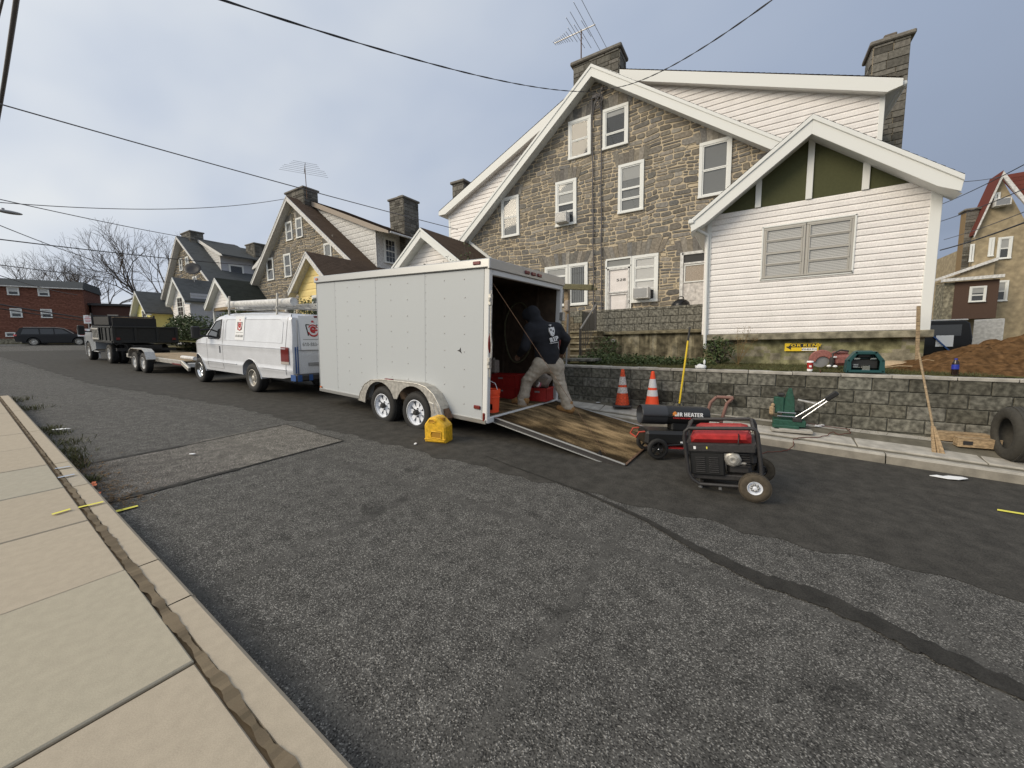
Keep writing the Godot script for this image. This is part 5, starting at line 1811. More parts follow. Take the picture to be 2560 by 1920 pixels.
# ---------------------------------------------------------------- walls and terrace in front of the house
func retaining_wall() -> void:
	var o := thing("retaining_wall", "long grey concrete block retaining wall with pale capstones beside the sidewalk", "wall")
	var bot := func(x): return 0.22 - 0.045 * x
	var top := func(x): return 1.015 - 0.0135 * x
	var mb := MB.new()
	mb.quo(Vector3(-5.6, 0.3, -7.765), Vector3(8, -0.3, -7.765), Vector3(8, 0.90, -7.765), Vector3(-5.6, 1.08, -7.765), Vector3(0, 0, 1))
	mb.box(Vector3(1.2, 0.3, -7.87), Vector3(13.6, 1.3, 0.2))
	obj("mortar_core", mb, M.block_mortar, o)
	var tint := [Color(1, 1, 0.98), Color(0.88, 0.88, 0.85), Color(1.1, 1.1, 1.1), Color(0.76, 0.75, 0.71), Color(0.68, 0.67, 0.63), Color(1.22, 1.24, 1.22), Color(0.92, 0.91, 0.87)]
	# courses step down the hill with the cap
	var nf := FastNoiseLite.new()
	nf.seed = 5
	nf.frequency = 0.7
	for r in 6:
		var x := -5.6 - (0.0 if r % 2 == 0 else 0.2)
		while x < 8.0:
			var yt: float = top.call(x + 0.2) - r * 0.2 - 0.004
			var yb: float = yt - 0.19
			var low: float = bot.call(x + 0.2) - 0.04
			if yt > low + 0.03:
				yb = maxf(yb, low)
				mb = MB.new()
				var t: Color = tint[rng.randi() % tint.size()]
				var wet := clampf(0.85 + 0.7 * nf.get_noise_2d(x, r * 0.5), 0.5, 1.2)
				if r >= 4:
					wet *= 0.72
				mb.col = t * wet
				mb.box(Vector3(x + 0.2, (yt + yb) * 0.5, -7.84 + rng.randf_range(-0.003, 0.004)), Vector3(0.388, yt - yb, 0.2), 0.008)
				obj("block", mb, M.block, o)
			x += 0.4
	var x2 := -5.6
	while x2 < 8.0:
		var w := rng.randf_range(0.55, 0.72)
		mb = MB.new()
		mb.col = Color(1, 1, 1) * rng.randf_range(0.85, 1.05)
		mb.bar(Vector3(x2 + 0.004, top.call(x2) + 0.022, -7.86), Vector3(x2 + w - 0.004, top.call(x2 + w) + 0.022, -7.86), 0.27, 0.048, 0.006)
		obj("cap_stone", mb, M.concrete, o)
		x2 += w

func terrace() -> void:
	var o := thing("porch_wall", "grey block parapet on a stained stucco base before the numbered door", "wall")
	var z := -11.8
	var mb := MB.new()
	mb.box(Vector3(-2.62, 2.2, z - 0.12), Vector3(3.02, 0.74, 0.16))
	obj("mortar_core", mb, M.block_mortar, o)
	var tint := [Color(1.75, 1.72, 1.6), Color(1.5, 1.48, 1.38), Color(1.9, 1.86, 1.72), Color(1.35, 1.33, 1.22)]
	block_wall(o, -4.14, -1.1, func(_x): return 1.9, func(_x): return 2.58, z + 0.0, [[0.0, 0.2], [0.2, 0.4], [0.4, 0.6], [0.6, 0.7]], 0.4, tint)
	mb = MB.new()
	mb.col = Color(0.8, 0.78, 0.72)
	mb.box(Vector3(-2.6, 1.85, z + 0.0), Vector3(3.12, 0.1, 0.34), 0.02)
	obj("ledge", mb, M.stucco, o)
	mb = MB.new()
	var fn := FastNoiseLite.new()
	fn.seed = 61
	fn.frequency = 1.4
	fn.fractal_octaves = 3
	for i in 50:
		for j in 12:
			var q := []
			for m in [[0, 0], [1, 0], [1, 1], [0, 1]]:
				q.append(Vector3(-4.1 + (i + m[0]) * 0.062, 0.9 + (j + m[1]) * 0.076, z + 0.05))
			var drip := clampf(0.75 + 1.2 * fn.get_noise_2d(q[0].x * 2.5, q[0].y * 0.4), 0.45, 1.25)
			mb.col = Color(drip, drip * 0.97, drip * 0.9)
			mb.quo(q[0], q[1], q[2], q[3], Vector3(0, 0, 1))
	obj("stucco_base", mb, M.stucco, o)
	mb = MB.new()
	mb.box(Vector3(-2.6, 1.4, -12.8), Vector3(3.1, 1.0, 1.9))
	obj("terrace_fill", mb, M.stucco, o)
	mb = MB.new()
	mb.xf = Transform3D(Basis(Vector3.RIGHT, PI / 2), Vector3(-3.55, 1.62, z + 0.1))
	mb.lathe([Vector2(0.055, -0.05), Vector2(0.055, 0.03), Vector2(0.0, 0.04)], 12)
	obj("pipe_cap", mb, M.lamp_grey, o)
	# left terrace and steps
	o = thing("porch_wall", "darker stained block parapet left of the entrance steps", "wall")
	block_wall(o, -6.4, -4.52, func(_x): return 1.8, func(_x): return 2.58, -11.6, [[0.0, 0.2], [0.2, 0.4], [0.4, 0.6], [0.6, 0.8]], 0.4, [Color(1.15, 1.05, 0.9), Color(0.9, 0.8, 0.68), Color(1.3, 1.22, 1.05)])
	mb = MB.new()
	mb.box(Vector3(-5.45, 1.8, -12.6), Vector3(1.9, 1.5, 1.85))
	obj("terrace_fill", mb, M.block_mortar, o)
	o = thing("entrance_steps", "concrete entrance steps climbing beside the iron railing", "steps")
	for k in 5:
		mb = MB.new()
		var y1 := 1.24 + k * 0.165
		var zz := -9.0 - k * 0.52
		mb.col = Color(0.6, 0.56, 0.5)
		mb.box(Vector3(-3.98 - k * 0.085, y1 - 0.3, zz - 1.0), Vector3(0.95, 0.56, 2.0), 0.01)
		mb.col = Color(1.0, 0.96, 0.88)
		mb.box(Vector3(-3.98 - k * 0.085, y1 + 0.0, zz - 0.98), Vector3(0.97, 0.05, 2.06), 0.012)
		obj("step", mb, M.stucco, o)
	mb = MB.new()
	mb.col = Color(1.8, 1.75, 1.65)
	mb.box(Vector3(-3.25, 1.2, -8.35), Vector3(0.75, 0.06, 0.5), 0.01)
	obj("landing", mb, M.block, o)
	# iron railing
	o = thing("stair_railing", "black iron railing sloping beside the entrance steps", "railing")
	var a := Vector3(-3.56, 1.9, -9.0)
	var b := Vector3(-4.02, 2.72, -11.45)
	mb = MB.new()
	mb.bar(a, b, 0.04, 0.03)
	obj("handrail", mb, M.steel, o)
	for e in [a, b]:
		mb = MB.new()
		mb.bar(e + Vector3(0, -0.8 if e == a else -0.85, 0), e + Vector3(0, 0.03, 0), 0.04, 0.04, 0.0, Vector3.RIGHT)
		obj("post", mb, M.frame_black, o)
	for k in 9:
		mb = MB.new()
		var p := a.lerp(b, (k + 1) / 10.0)
		mb.bar(p + Vector3(0, -0.72, 0), p, 0.018, 0.018, 0.0, Vector3.RIGHT)
		obj("baluster", mb, M.frame_black, o)
	# weathered timber of an awning frame by the left unit
	o = thing("awning_frame", "mossy weathered timber frame above the left entrance", "awning")
	mb = MB.new()
	mb.bar(Vector3(-4.6, 2.98, -8.3), Vector3(-2.88, 2.74, -8.0), 0.1, 0.12, 0.01)
	mb.bar(Vector3(-4.5, 3.03, -9.2), Vector3(-3.1, 2.83, -8.9), 0.05, 0.06, 0.01)
	obj("beam", mb, M.green_wood, o)
	mb = MB.new()
	mb.box(Vector3(-3.60, 2.0, -8.3), Vector3(0.11, 1.75, 0.11), 0.01)
	obj("post", mb, M.old_wood, o)
	mb = MB.new()
	mb.box(Vector3(-3.57, 2.42, -8.23), Vector3(0.1, 0.25, 0.08), 0.02)
	obj("meter_box", mb, M.cloth_dirty, o)
	o = thing("steel_post", "slim grey steel post at the end of the retaining wall", "post", Vector3(-3.44, 1.06, -7.88))
	mb = MB.new()
	mb.tube([Vector3.ZERO, Vector3(0.04, 1.15, 0)], 0.022, 8)
	obj("tube", mb, M.steel, o)

# ---------------------------------------------------------------- vehicles
func arc_pts(c: Vector2, r: float, a0: float, a1: float, n: int, sy := 1.0) -> PackedVector2Array:
	var q := PackedVector2Array()
	for k in n + 1:
		var a := lerpf(a0, a1, float(k) / n)
		q.append(c + Vector2(cos(a) * r, sin(a) * r * sy))
	return q

func shell(mb: MB, poly: PackedVector2Array, wf: Callable, dx := 0.3, dy := 0.1) -> void:
	# closed body from a side outline; wf(x, y) gives the half width there
	var q := poly.duplicate()
	if Geometry2D.is_polygon_clockwise(q):
		q.reverse()
	var lo := q[0]
	var hi := q[0]
	for p in q:
		lo = Vector2(minf(lo.x, p.x), minf(lo.y, p.y))
		hi = Vector2(maxf(hi.x, p.x), maxf(hi.y, p.y))
	var x := lo.x
	while x < hi.x:
		var y := lo.y
		while y < hi.y:
			for f in Geometry2D.intersect_polygons(q, rect(x, y, x + dx, y + dy)):
				panel(mb, f, wf, 0.0)
				panel(mb, f, wf, 0.0, -1.0)
			y += dy
		x += dx
	for k in q.size():
		var a := q[k]
		var b := q[(k + 1) % q.size()]
		var n := maxi(1, int((b - a).length() / 0.15))
		for i in n:
			var c := a.lerp(b, float(i) / n)
			var d := a.lerp(b, float(i + 1) / n)
			var wc: float = wf.call(c.x, c.y)
			var wd: float = wf.call(d.x, d.y)
			mb.quo(Vector3(c.x, c.y, -wc), Vector3(d.x, d.y, -wd), Vector3(d.x, d.y, wd), Vector3(c.x, c.y, wc), Vector3(b.y - a.y, a.x - b.x, 0))

func panel(mb: MB, f: PackedVector2Array, wf: Callable, off: float, s := 1.0) -> void:
	var idx := Geometry2D.triangulate_polygon(f)
	for k in range(0, idx.size(), 3):
		var t := []
		var n := []
		for e in 3:
			var p: Vector2 = f[idx[k + e]]
			var w: float = wf.call(p.x, p.y)
			t.append(Vector3(p.x, p.y, s * (w + off)))
			n.append(Vector3(-(wf.call(p.x + 0.02, p.y) - w) / 0.02, -(wf.call(p.x, p.y + 0.02) - w) / 0.02, s).normalized())
		if (t[1] - t[0]).cross(t[2] - t[0]).z * s < 0.0:
			mb.trin(t[0], t[2], t[1], n[0], n[2], n[1])
		else:
			mb.trin(t[0], t[1], t[2], n[0], n[1], n[2])

func skin_panel(mb: MB, f: PackedVector2Array, wf: Callable, off: float, s := 1.0, cell := 0.12) -> void:
	var lo := f[0]
	var hi := f[0]
	for p in f:
		lo = Vector2(minf(lo.x, p.x), minf(lo.y, p.y))
		hi = Vector2(maxf(hi.x, p.x), maxf(hi.y, p.y))
	var x := lo.x
	while x < hi.x:
		var y := lo.y
		while y < hi.y:
			for g in Geometry2D.intersect_polygons(f, rect(x, y, x + cell, y + cell)):
				panel(mb, g, wf, off, s)
			y += cell
		x += cell

func wheel(parent: Node, c: Vector3, r: float, w: float, rim_r: float, out := 1.0, rim := "rim_white", style := "spoke", tyre := "rubber") -> Node3D:
	# axle along z; out = +1 shows its face towards +z
	var t := part("wheel", parent)
	t.position = c
	var lay := Transform3D(Basis(Vector3.RIGHT, PI / 2 * out), Vector3.ZERO)
	var mb := MB.new()
	mb.xf = lay
	var h := w * 0.5
	mb.lathe([Vector2(rim_r * 0.97, -h * 0.9), Vector2(rim_r * 1.05, -h), Vector2(lerpf(rim_r, r, 0.6), -h * 1.04), Vector2(r * 0.965, -h * 0.86), Vector2(r, -h * 0.6), Vector2(r, h * 0.6), Vector2(r * 0.965, h * 0.86), Vector2(lerpf(rim_r, r, 0.6), h * 1.04), Vector2(rim_r * 1.05, h), Vector2(rim_r * 0.97, h * 0.9)], 36, true)
	for k in 4:
		var yy := lerpf(-h * 0.5, h * 0.5, k / 3.0)
		mb.lathe([Vector2(r * 1.0, yy - 0.012), Vector2(r + 0.006, yy - 0.01), Vector2(r + 0.006, yy + 0.01), Vector2(r * 1.0, yy + 0.012)], 36)
	obj("tyre", mb, M[tyre], t)
	mb = MB.new()
	mb.xf = lay
	mb.lathe([Vector2(rim_r * 0.86, -h * 0.8), Vector2(rim_r * 0.86, h * 0.35), Vector2(rim_r * 0.93, h * 0.8), Vector2(rim_r * 1.0, h * 0.86), Vector2(rim_r * 1.01, h * 0.98), Vector2(rim_r * 0.96, h * 0.98)], 32, true)
	if style == "spoke":
		for k in 8:
			var a := TAU * k / 8.0
			var keep := mb.xf
			mb.xf = lay * Transform3D(Basis(Vector3.UP, a), Vector3.ZERO)
			mb.prism(vp([rim_r * 0.30, -rim_r * 0.115, rim_r * 0.62, -rim_r * 0.10, rim_r * 0.9, -rim_r * 0.26, rim_r * 0.9, rim_r * 0.26, rim_r * 0.62, rim_r * 0.10, rim_r * 0.30, rim_r * 0.115]), 0.0, 0.001)
			mb.xf = keep
		mb.lathe([Vector2(rim_r * 0.42, h * 0.42), Vector2(rim_r * 0.40, h * 0.56), Vector2(rim_r * 0.16, h * 0.60)], 24, true)
		for k in 8:
			var a := TAU * (k + 0.5) / 8.0
			var b := TAU / 8.0
			var za := h * 0.45
			var q := []
			for m in [[0.38, -0.5], [0.9, -0.28], [0.9, 0.28], [0.38, 0.5]]:
				var aa: float = a + TAU / 16.0 + b * m[1]
				q.append(Vector3(cos(aa) * rim_r * m[0], za + (m[0] - 0.38) * 0.0, -sin(aa) * rim_r * m[0]))
			mb.quo(q[0], q[1], q[2], q[3], Vector3.UP)
	else:
		mb.lathe([Vector2(rim_r * 0.88, h * 0.2), Vector2(rim_r * 0.62, h * 0.5), Vector2(rim_r * 0.34, h * 0.42), Vector2(rim_r * 0.30, h * 0.85), Vector2(rim_r * 0.1, h * 0.95), Vector2(0.001, h * 0.95)], 28)
	obj("rim", mb, M[rim], t)
	mb = MB.new()
	mb.xf = lay
	mb.lathe([Vector2(rim_r * 0.86, -h * 0.3), Vector2(0.001, -h * 0.3)], 24)
	obj("brake_drum", mb, M.frame_black, t)
	mb = MB.new()
	mb.xf = lay
	if style == "spoke":
		mb.lathe([Vector2(rim_r * 0.24, h * 0.4), Vector2(rim_r * 0.22, h * 0.95), Vector2(rim_r * 0.17, h * 1.15), Vector2(0.001, h * 1.18)], 16)
		for k in 5:
			var a := TAU * k / 5.0
			mb.box(Vector3(cos(a) * rim_r * 0.33, h * 0.65, sin(a) * rim_r * 0.33), Vector3(0.022, 0.03, 0.022), 0.004)
	else:
		for k in 8:
			var a := TAU * k / 8.0
			mb.ball(Vector3(cos(a) * rim_r * 0.45, h * 0.5, sin(a) * rim_r * 0.45), Vector3(0.016, 0.016, 0.016), 6, 4)
	obj("hub", mb, M.steel if style != "spoke" else M.frame_black, t)
	return t

func slope_basis() -> Basis:
	var x := Vector3(1, -0.045, 0).normalized()
	return Basis(x, Vector3(0.045, 1, 0).normalized(), Vector3(0, 0, 1))

func cargo_trailer() -> void:
	var o := thing("cargo_trailer", "white enclosed cargo trailer with rear ramp lowered onto the street", "trailer")
	var bx := Vector3(0.99682, -0.0533, 0.0592).normalized()
	var bz := Vector3(-0.0593, 0.0, 0.99824)
	bz = (bz - bx * bx.dot(bz)).normalized()
	o.transform = Transform3D(Basis(bx, bz.cross(bx), bz), Vector3(-3.31, 0.41, -4.62))
	var L := 4.62
	var H := 2.37
	var W := 2.22
	var mb := MB.new()
	# walls with thickness: outer skin panels are separate sheets
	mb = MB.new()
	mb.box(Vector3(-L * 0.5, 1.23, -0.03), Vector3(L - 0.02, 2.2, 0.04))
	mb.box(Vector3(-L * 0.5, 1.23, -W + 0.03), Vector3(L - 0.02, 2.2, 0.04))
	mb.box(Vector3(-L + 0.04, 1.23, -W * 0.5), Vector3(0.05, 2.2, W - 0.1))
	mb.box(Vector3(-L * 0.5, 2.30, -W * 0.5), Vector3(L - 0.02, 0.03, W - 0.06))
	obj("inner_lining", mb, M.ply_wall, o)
	mb = MB.new()
	for i in 24:
		for j in 12:
			pass
	mb.box(Vector3(-L * 0.5, 0.075, -W * 0.5), Vector3(L - 0.06, 0.05, W - 0.08))
	obj("floor", mb, M.old_wood, o)
	# the boards of the floor near the door
	mb = MB.new()
	var fl := [Vector3(-1.6, 0.104, -W + 0.1), Vector3(-0.01, 0.104, -W + 0.1), Vector3(-0.01, 0.104, -0.1), Vector3(-1.6, 0.104, -0.1)]
	uvquad(mb, fl[3], fl[2], fl[1], fl[0], Vector2(0, 0), Vector2(0.8, 1))
	obj("floor_plywood", mb, M.ply, o)
	# left side in sheets between rivet rows
	var xs := [-L + 0.02, -3.93, -2.62, -1.32, -0.09]
	for k in 4:
		mb = MB.new()
		var tn := rng.randf_range(0.97, 1.0)
		mb.col = Color(tn, tn, tn)
		var pl := rect(xs[k] + 0.002, 0.05, xs[k + 1] - 0.002, 2.26)
		var got := [pl]
		if k == 1 or k == 2:
			got = Geometry2D.clip_polygons(pl, wheel_cut())
		for g in got:
			mb.prism(g, -0.012, 0.0, 0.0015)
		obj("side_sheet", mb, M.white_metal, o)
	mb = MB.new()
	mb.box(Vector3(-L * 0.5, 1.2, -W - 0.0), Vector3(L, 2.3, 0.012))
	mb.box(Vector3(-L + 0.0, 1.2, -W * 0.5), Vector3(0.012, 2.3, W))
	obj("far_sheets", mb, M.white_metal, o)
	mb = MB.new()
	for k in range(1, 5):
		var x: float = xs[k]
		for j in 17:
			mb.ball(Vector3(x + 0.02, 0.14 + j * 0.13, 0.002), Vector3(0.008, 0.008, 0.004), 6, 4)
	for x in [-3.5, -3.1, -2.18, -1.75, -0.88, -0.46]:
		for j in 8:
			mb.ball(Vector3(x + rng.randf_range(-0.01, 0.01), 0.24 + j * 0.27, 0.001), Vector3(0.012, 0.012, 0.005), 6, 4)
	obj("rivets", mb, M.steel, o).set_meta("kind", "stuff")
	# scuffs and the torn puncture
	mb = MB.new()
	mb.prism(vp([-0.60, 1.06, -0.555, 1.075, -0.53, 1.11, -0.525, 1.06, -0.505, 1.02, -0.55, 1.045]), 0.001, 0.003)
	obj("puncture", mb, M.frame_black, o)
	# roof cap rail and frame edges
	mb = MB.new()
	mb.box(Vector3(-L * 0.5, 2.33, 0.012), Vector3(L + 0.05, 0.13, 0.05), 0.012)
	mb.box(Vector3(-L * 0.5, 2.33, -W - 0.012), Vector3(L + 0.05, 0.13, 0.05), 0.012)
	mb.box(Vector3(0.012, 2.32, -W * 0.5), Vector3(0.05, 0.15, W + 0.07), 0.012)
	mb.box(Vector3(-L - 0.0, 2.33, -W * 0.5), Vector3(0.05, 0.13, W + 0.07), 0.012)
	obj("top_rail", mb, M.aluminium, o)
	mb = MB.new()
	mb.box(Vector3(-L * 0.5, 2.385, -W * 0.5), Vector3(L - 0.02, 0.03, W - 0.04))
	obj("roof_sheet", mb, M.white_metal, o)
	mb = MB.new()
	mb.box(Vector3(-3.9, 0.02, 0.006), Vector3(1.44, 0.07, 0.03), 0.006)
	obj("bottom_rail", mb, M.aluminium, o)
	mb = MB.new()
	mb.box(Vector3(-0.42, 0.02, 0.006), Vector3(0.84, 0.07, 0.03), 0.006)
	obj("bottom_rail", mb, M.aluminium, o)
	# rear frame
	mb = MB.new()
	mb.box(Vector3(-0.035, 1.13, -0.03), Vector3(0.10, 2.26, 0.075), 0.01)
	mb.box(Vector3(-0.035, 1.13, -W + 0.03), Vector3(0.10, 2.26, 0.075), 0.01)
	mb.box(Vector3(-0.02, 2.215, -W * 0.5), Vector3(0.07, 0.09, W - 0.14), 0.008)
	mb.box(Vector3(-0.02, 0.04, -W * 0.5), Vector3(0.08, 0.09, W - 0.02), 0.008)
	obj("rear_frame", mb, M.frame_white, o)
	# latch bars, hinges, lamps
	mb = MB.new()
	mb.tube([Vector3(0.035, 1.95, -0.02), Vector3(0.035, 1.32, -0.02), Vector3(0.055, 1.18, -0.02), Vector3(0.055, 1.02, -0.02), Vector3(0.035, 0.94, -0.02), Vector3(0.035, 0.70, -0.02)], 0.014, 8)
	for y in [1.82, 0.91]:
		mb.box(Vector3(0.025, y, -0.01), Vector3(0.05, 0.16, 0.05), 0.006)
		mb.box(Vector3(0.03, y, 0.02), Vector3(0.035, 0.05, 0.03), 0.006)
	obj("door_latch", mb, M.worn_metal, o)
	mb = MB.new()
	mb.box(Vector3(0.04, 1.68, -W + 0.02), Vector3(0.08, 0.16, 0.10), 0.008)
	mb.box(Vector3(0.04, 1.38, -W + 0.03), Vector3(0.03, 0.2, 0.05), 0.008)
	obj("door_latch", mb, M.worn_metal, o)
	for b in [[-0.20, 2.335, 0.042, 0.14, 0.05, 0.02, "red_lens"], [-L + 0.1, 2.335, 0.042, 0.09, 0.05, 0.02, "amber_lens"], [-0.18, 0.225, 0.012, 0.13, 0.06, 0.025, "red_lens"], [-L + 0.06, 0.08, 0.018, 0.07, 0.04, 0.02, "amber_lens"], [-0.045, 0.09, 0.012, 0.045, 0.13, 0.02, "red_lens"], [-2.05, 0.485, 0.17, 0.19, 0.035, 0.07, "red_lens"]]:
		mb = MB.new()
		mb.box(Vector3(b[0], b[1], b[2]), Vector3(b[3], b[4], b[5]), 0.012)
		obj("marker_lamp", mb, M[b[6]], o)
	for z in [-0.93, -1.12, -1.31]:
		mb = MB.new()
		mb.box(Vector3(0.045, 2.32, z), Vector3(0.03, 0.055, 0.13), 0.012)
		obj("marker_lamp", mb, M.red_lens, o)
	mb = MB.new()
	mb.ball(Vector3(0.015, 1.20, -0.025), Vector3(0.022, 0.15, 0.035), 12, 10)
	obj("tail_lamp", mb, M.red_lens, o)
	mb = MB.new()
	mb.ball(Vector3(0.015, 1.20, -W + 0.03), Vector3(0.022, 0.15, 0.035), 12, 10)
	obj("tail_lamp", mb, M.red_lens, o)
	# fender: one dented aluminium sheet scalloped over both wheels
	mb = MB.new()
	var c1 := Vector2(-2.28, 0.0)
	var c2 := Vector2(-1.40, 0.0)
	var outer := PackedVector2Array([Vector2(-2.92, 0.02), Vector2(-2.86, 0.17), Vector2(-2.72, 0.34), Vector2(-2.52, 0.44), Vector2(-2.2, 0.475), Vector2(-1.84, 0.485), Vector2(-1.3, 0.49), Vector2(-1.1, 0.46), Vector2(-0.92, 0.36), Vector2(-0.78, 0.19), Vector2(-0.72, 0.02), Vector2(-0.74, -0.06)])
	var full := outer.duplicate()
	full.append(Vector2(-0.98, -0.08))
	full.append_array(arc_pts(c2, 0.44, -0.05, PI * 0.87, 14))
	full.append_array(arc_pts(c1, 0.43, PI * 0.13, PI * 1.0, 14))
	mb.prism(full, 0.195, 0.205)
	for k in outer.size() - 1:
		mb.quo(Vector3(outer[k].x, outer[k].y, 0.0), Vector3(outer[k + 1].x, outer[k + 1].y, 0.0), Vector3(outer[k + 1].x, outer[k + 1].y, 0.2), Vector3(outer[k].x, outer[k].y, 0.2), Vector3(0, 1, 0.2))
	mb.tube([Vector3(outer[0].x, outer[0].y, 0.2), Vector3(-2.86, 0.17, 0.2), Vector3(-2.72, 0.34, 0.2), Vector3(-2.52, 0.44, 0.2), Vector3(-2.2, 0.475, 0.2), Vector3(-1.3, 0.49, 0.2), Vector3(-1.1, 0.46, 0.2), Vector3(-0.92, 0.36, 0.2), Vector3(-0.78, 0.19, 0.2), Vector3(-0.72, 0.02, 0.2)], 0.012, 6)
	# the crumpled trailing end
	mb.prism(vp([-1.02, 0.25, -0.90, 0.22, -0.86, 0.06, -0.80, -0.03, -0.98, -0.05, -0.97, 0.08]), 0.2, 0.218, 0.02)
	mb.prism(vp([-0.88, 0.30, -0.79, 0.16, -0.76, 0.02, -0.82, 0.06]), 0.2, 0.214, 0.018)
	obj("fender", mb, M.worn_metal, o)
	mb = MB.new()
	mb.prism(vp([-0.75, 0.14, -0.66, 0.0, -0.70, -0.06, -0.78, -0.05]), 0.02, 0.14)
	obj("mud_flap", mb, M.rust, o)
	mb = MB.new()
	mb.box(Vector3(-1.84, 0.18, -0.35), Vector3(2.1, 0.56, 0.62))
	obj("wheel_well", mb, M.plastic_black, o)
	for e in [[-2.28, -0.012], [-1.40, -0.012]]:
		wheel(o, Vector3(e[0], e[1], 0.05), 0.345, 0.21, 0.215)
		wheel(o, Vector3(e[0], e[1], -W - 0.05), 0.345, 0.21, 0.215, -1.0)
	mb = MB.new()
	for x in [-2.28, -1.40]:
		mb.bar(Vector3(x, -0.01, 0.0), Vector3(x, -0.01, -W), 0.07, 0.07)
	mb.box(Vector3(-L * 0.5, 0.0, -0.3), Vector3(L, 0.1, 0.06))
	mb.box(Vector3(-L * 0.5, 0.0, -W + 0.3), Vector3(L, 0.1, 0.06))
	mb.bar(Vector3(-L, -0.02, -0.3), Vector3(-L - 1.05, -0.05, -W * 0.5), 0.08, 0.1)
	mb.bar(Vector3(-L, -0.02, -W + 0.3), Vector3(-L - 1.05, -0.05, -W * 0.5), 0.08, 0.1)
	obj("chassis", mb, M.frame_black, o)
	# ramp door on its hinge
	var rd := part("ramp_door", o)
	var inv := o.transform.affine_inverse()
	var P := [inv * Vector3(-3.29, 0.475, -4.80), inv * Vector3(-1.25, 0.075, -4.68), inv * Vector3(-1.18, 0.075, -6.66), inv * Vector3(-3.17, 0.475, -6.72)]
	var dn := (P[1] - P[0] as Vector3).cross(P[2] - P[1] as Vector3).normalized()
	if dn.y > 0:
		dn = -dn
	mb = MB.new()
	uvquad(mb, P[0], P[1], P[2], P[3], Vector2(0.1, 0.02), Vector2(1.0, 1.0))
	obj("plywood", mb, M.ply, rd)
	mb = MB.new()
	slab3(mb, P[0] + dn * 0.004, P[1] + dn * 0.004, P[2] + dn * 0.004, P[3] + dn * 0.004, dn * 0.05)
	obj("door_core", mb, M.old_wood, rd)
	var side := (P[3] - P[0] as Vector3).normalized()
	for s in [0, 1]:
		mb = MB.new()
		var a: Vector3 = P[0] - side * 0.012 if s == 0 else P[3] + side * 0.012
		var b: Vector3 = P[1] - side * 0.012 if s == 0 else P[2] + side * 0.012
		mb.bar(a - dn * 0.006, b - dn * 0.006, 0.035, 0.016, 0.004)
		mb.bar(a + dn * 0.065 - side * (0.012 if s == 0 else -0.012), b + dn * 0.065 - side * (0.012 if s == 0 else -0.012), 0.045, 0.014, 0.003)
		obj("edge_trim", mb, M.aluminium, rd)
		mb = MB.new()
		mb.bar(a + dn * 0.03, b + dn * 0.03, 0.02, 0.05, 0.0)
		obj("edge_channel", mb, M.frame_black, rd)
	mb = MB.new()
	mb.bar(P[1] - dn * 0.004, P[2] - dn * 0.004, 0.03, 0.014, 0.003)
	mb.bar(P[1] + dn * 0.055 + (P[1] - P[0] as Vector3).normalized() * 0.02, P[2] + dn * 0.055 + (P[1] - P[0] as Vector3).normalized() * 0.02, 0.05, 0.02, 0.003)
	obj("end_trim", mb, M.rust, rd)
	mb = MB.new()
	var lp: Vector3 = P[0].lerp(P[1], 0.83)
	mb.prism(vp([lp.x - 0.04, lp.y, lp.x + 0.05, lp.y - 0.01, lp.x + 0.01, lp.y + 0.07]), lp.z - 0.01, lp.z + 0.02)
	obj("keeper", mb, M.plastic_black, rd)
	# lifting cable from the door head to the ramp
	mb = MB.new()
	mb.tube([Vector3(0.02, 2.05, -0.07), P[0].lerp(P[1], 0.86) - dn * 0.03 + side * 0.05], 0.003, 5)
	obj("lift_cable", mb, M.rust, o)
	# fittings inside
	mb = MB.new()
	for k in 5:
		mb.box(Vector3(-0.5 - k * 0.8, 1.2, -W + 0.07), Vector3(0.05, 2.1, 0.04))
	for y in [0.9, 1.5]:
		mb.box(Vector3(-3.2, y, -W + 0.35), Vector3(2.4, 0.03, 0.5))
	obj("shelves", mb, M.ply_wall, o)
	for e in [[-0.9, 1.35, 0.55], [-1.9, 1.2, 0.6]]:
		mb = MB.new()
		var pts := []
		for k in 25:
			var a := TAU * k / 24.0
			pts.append(Vector3(e[0] + cos(a) * e[2] * 0.6, e[1] + sin(a) * e[2] * 1.1, -W + 0.12 + 0.02 * sin(a * 3.0)))
		mb.tube(pts, 0.018, 6)
		obj("hanging_hose", mb, M.green_wood, o)

func uvquad(mb: MB, a: Vector3, b: Vector3, c: Vector3, d: Vector3, u0: Vector2, u1: Vector2) -> void:
	var n := (b - a).cross(d - a).normalized()
	if n.y < 0:
		n = -n
	var P := [a, b, c, d]
	var U := [u0, Vector2(u1.x, u0.y), u1, Vector2(u0.x, u1.y)]
	var order := [0, 2, 1, 0, 3, 2]
	if (b - a).cross(d - a).dot(n) < 0:
		order = [0, 1, 2, 0, 2, 3]
	for k in order:
		mb.v(P[k], n, U[k])

func wheel_cut() -> PackedVector2Array:
	return PackedVector2Array([Vector2(-2.82, 0.0), Vector2(-2.7, 0.30), Vector2(-2.4, 0.42), Vector2(-1.3, 0.42), Vector2(-0.98, 0.30), Vector2(-0.82, 0.0)])

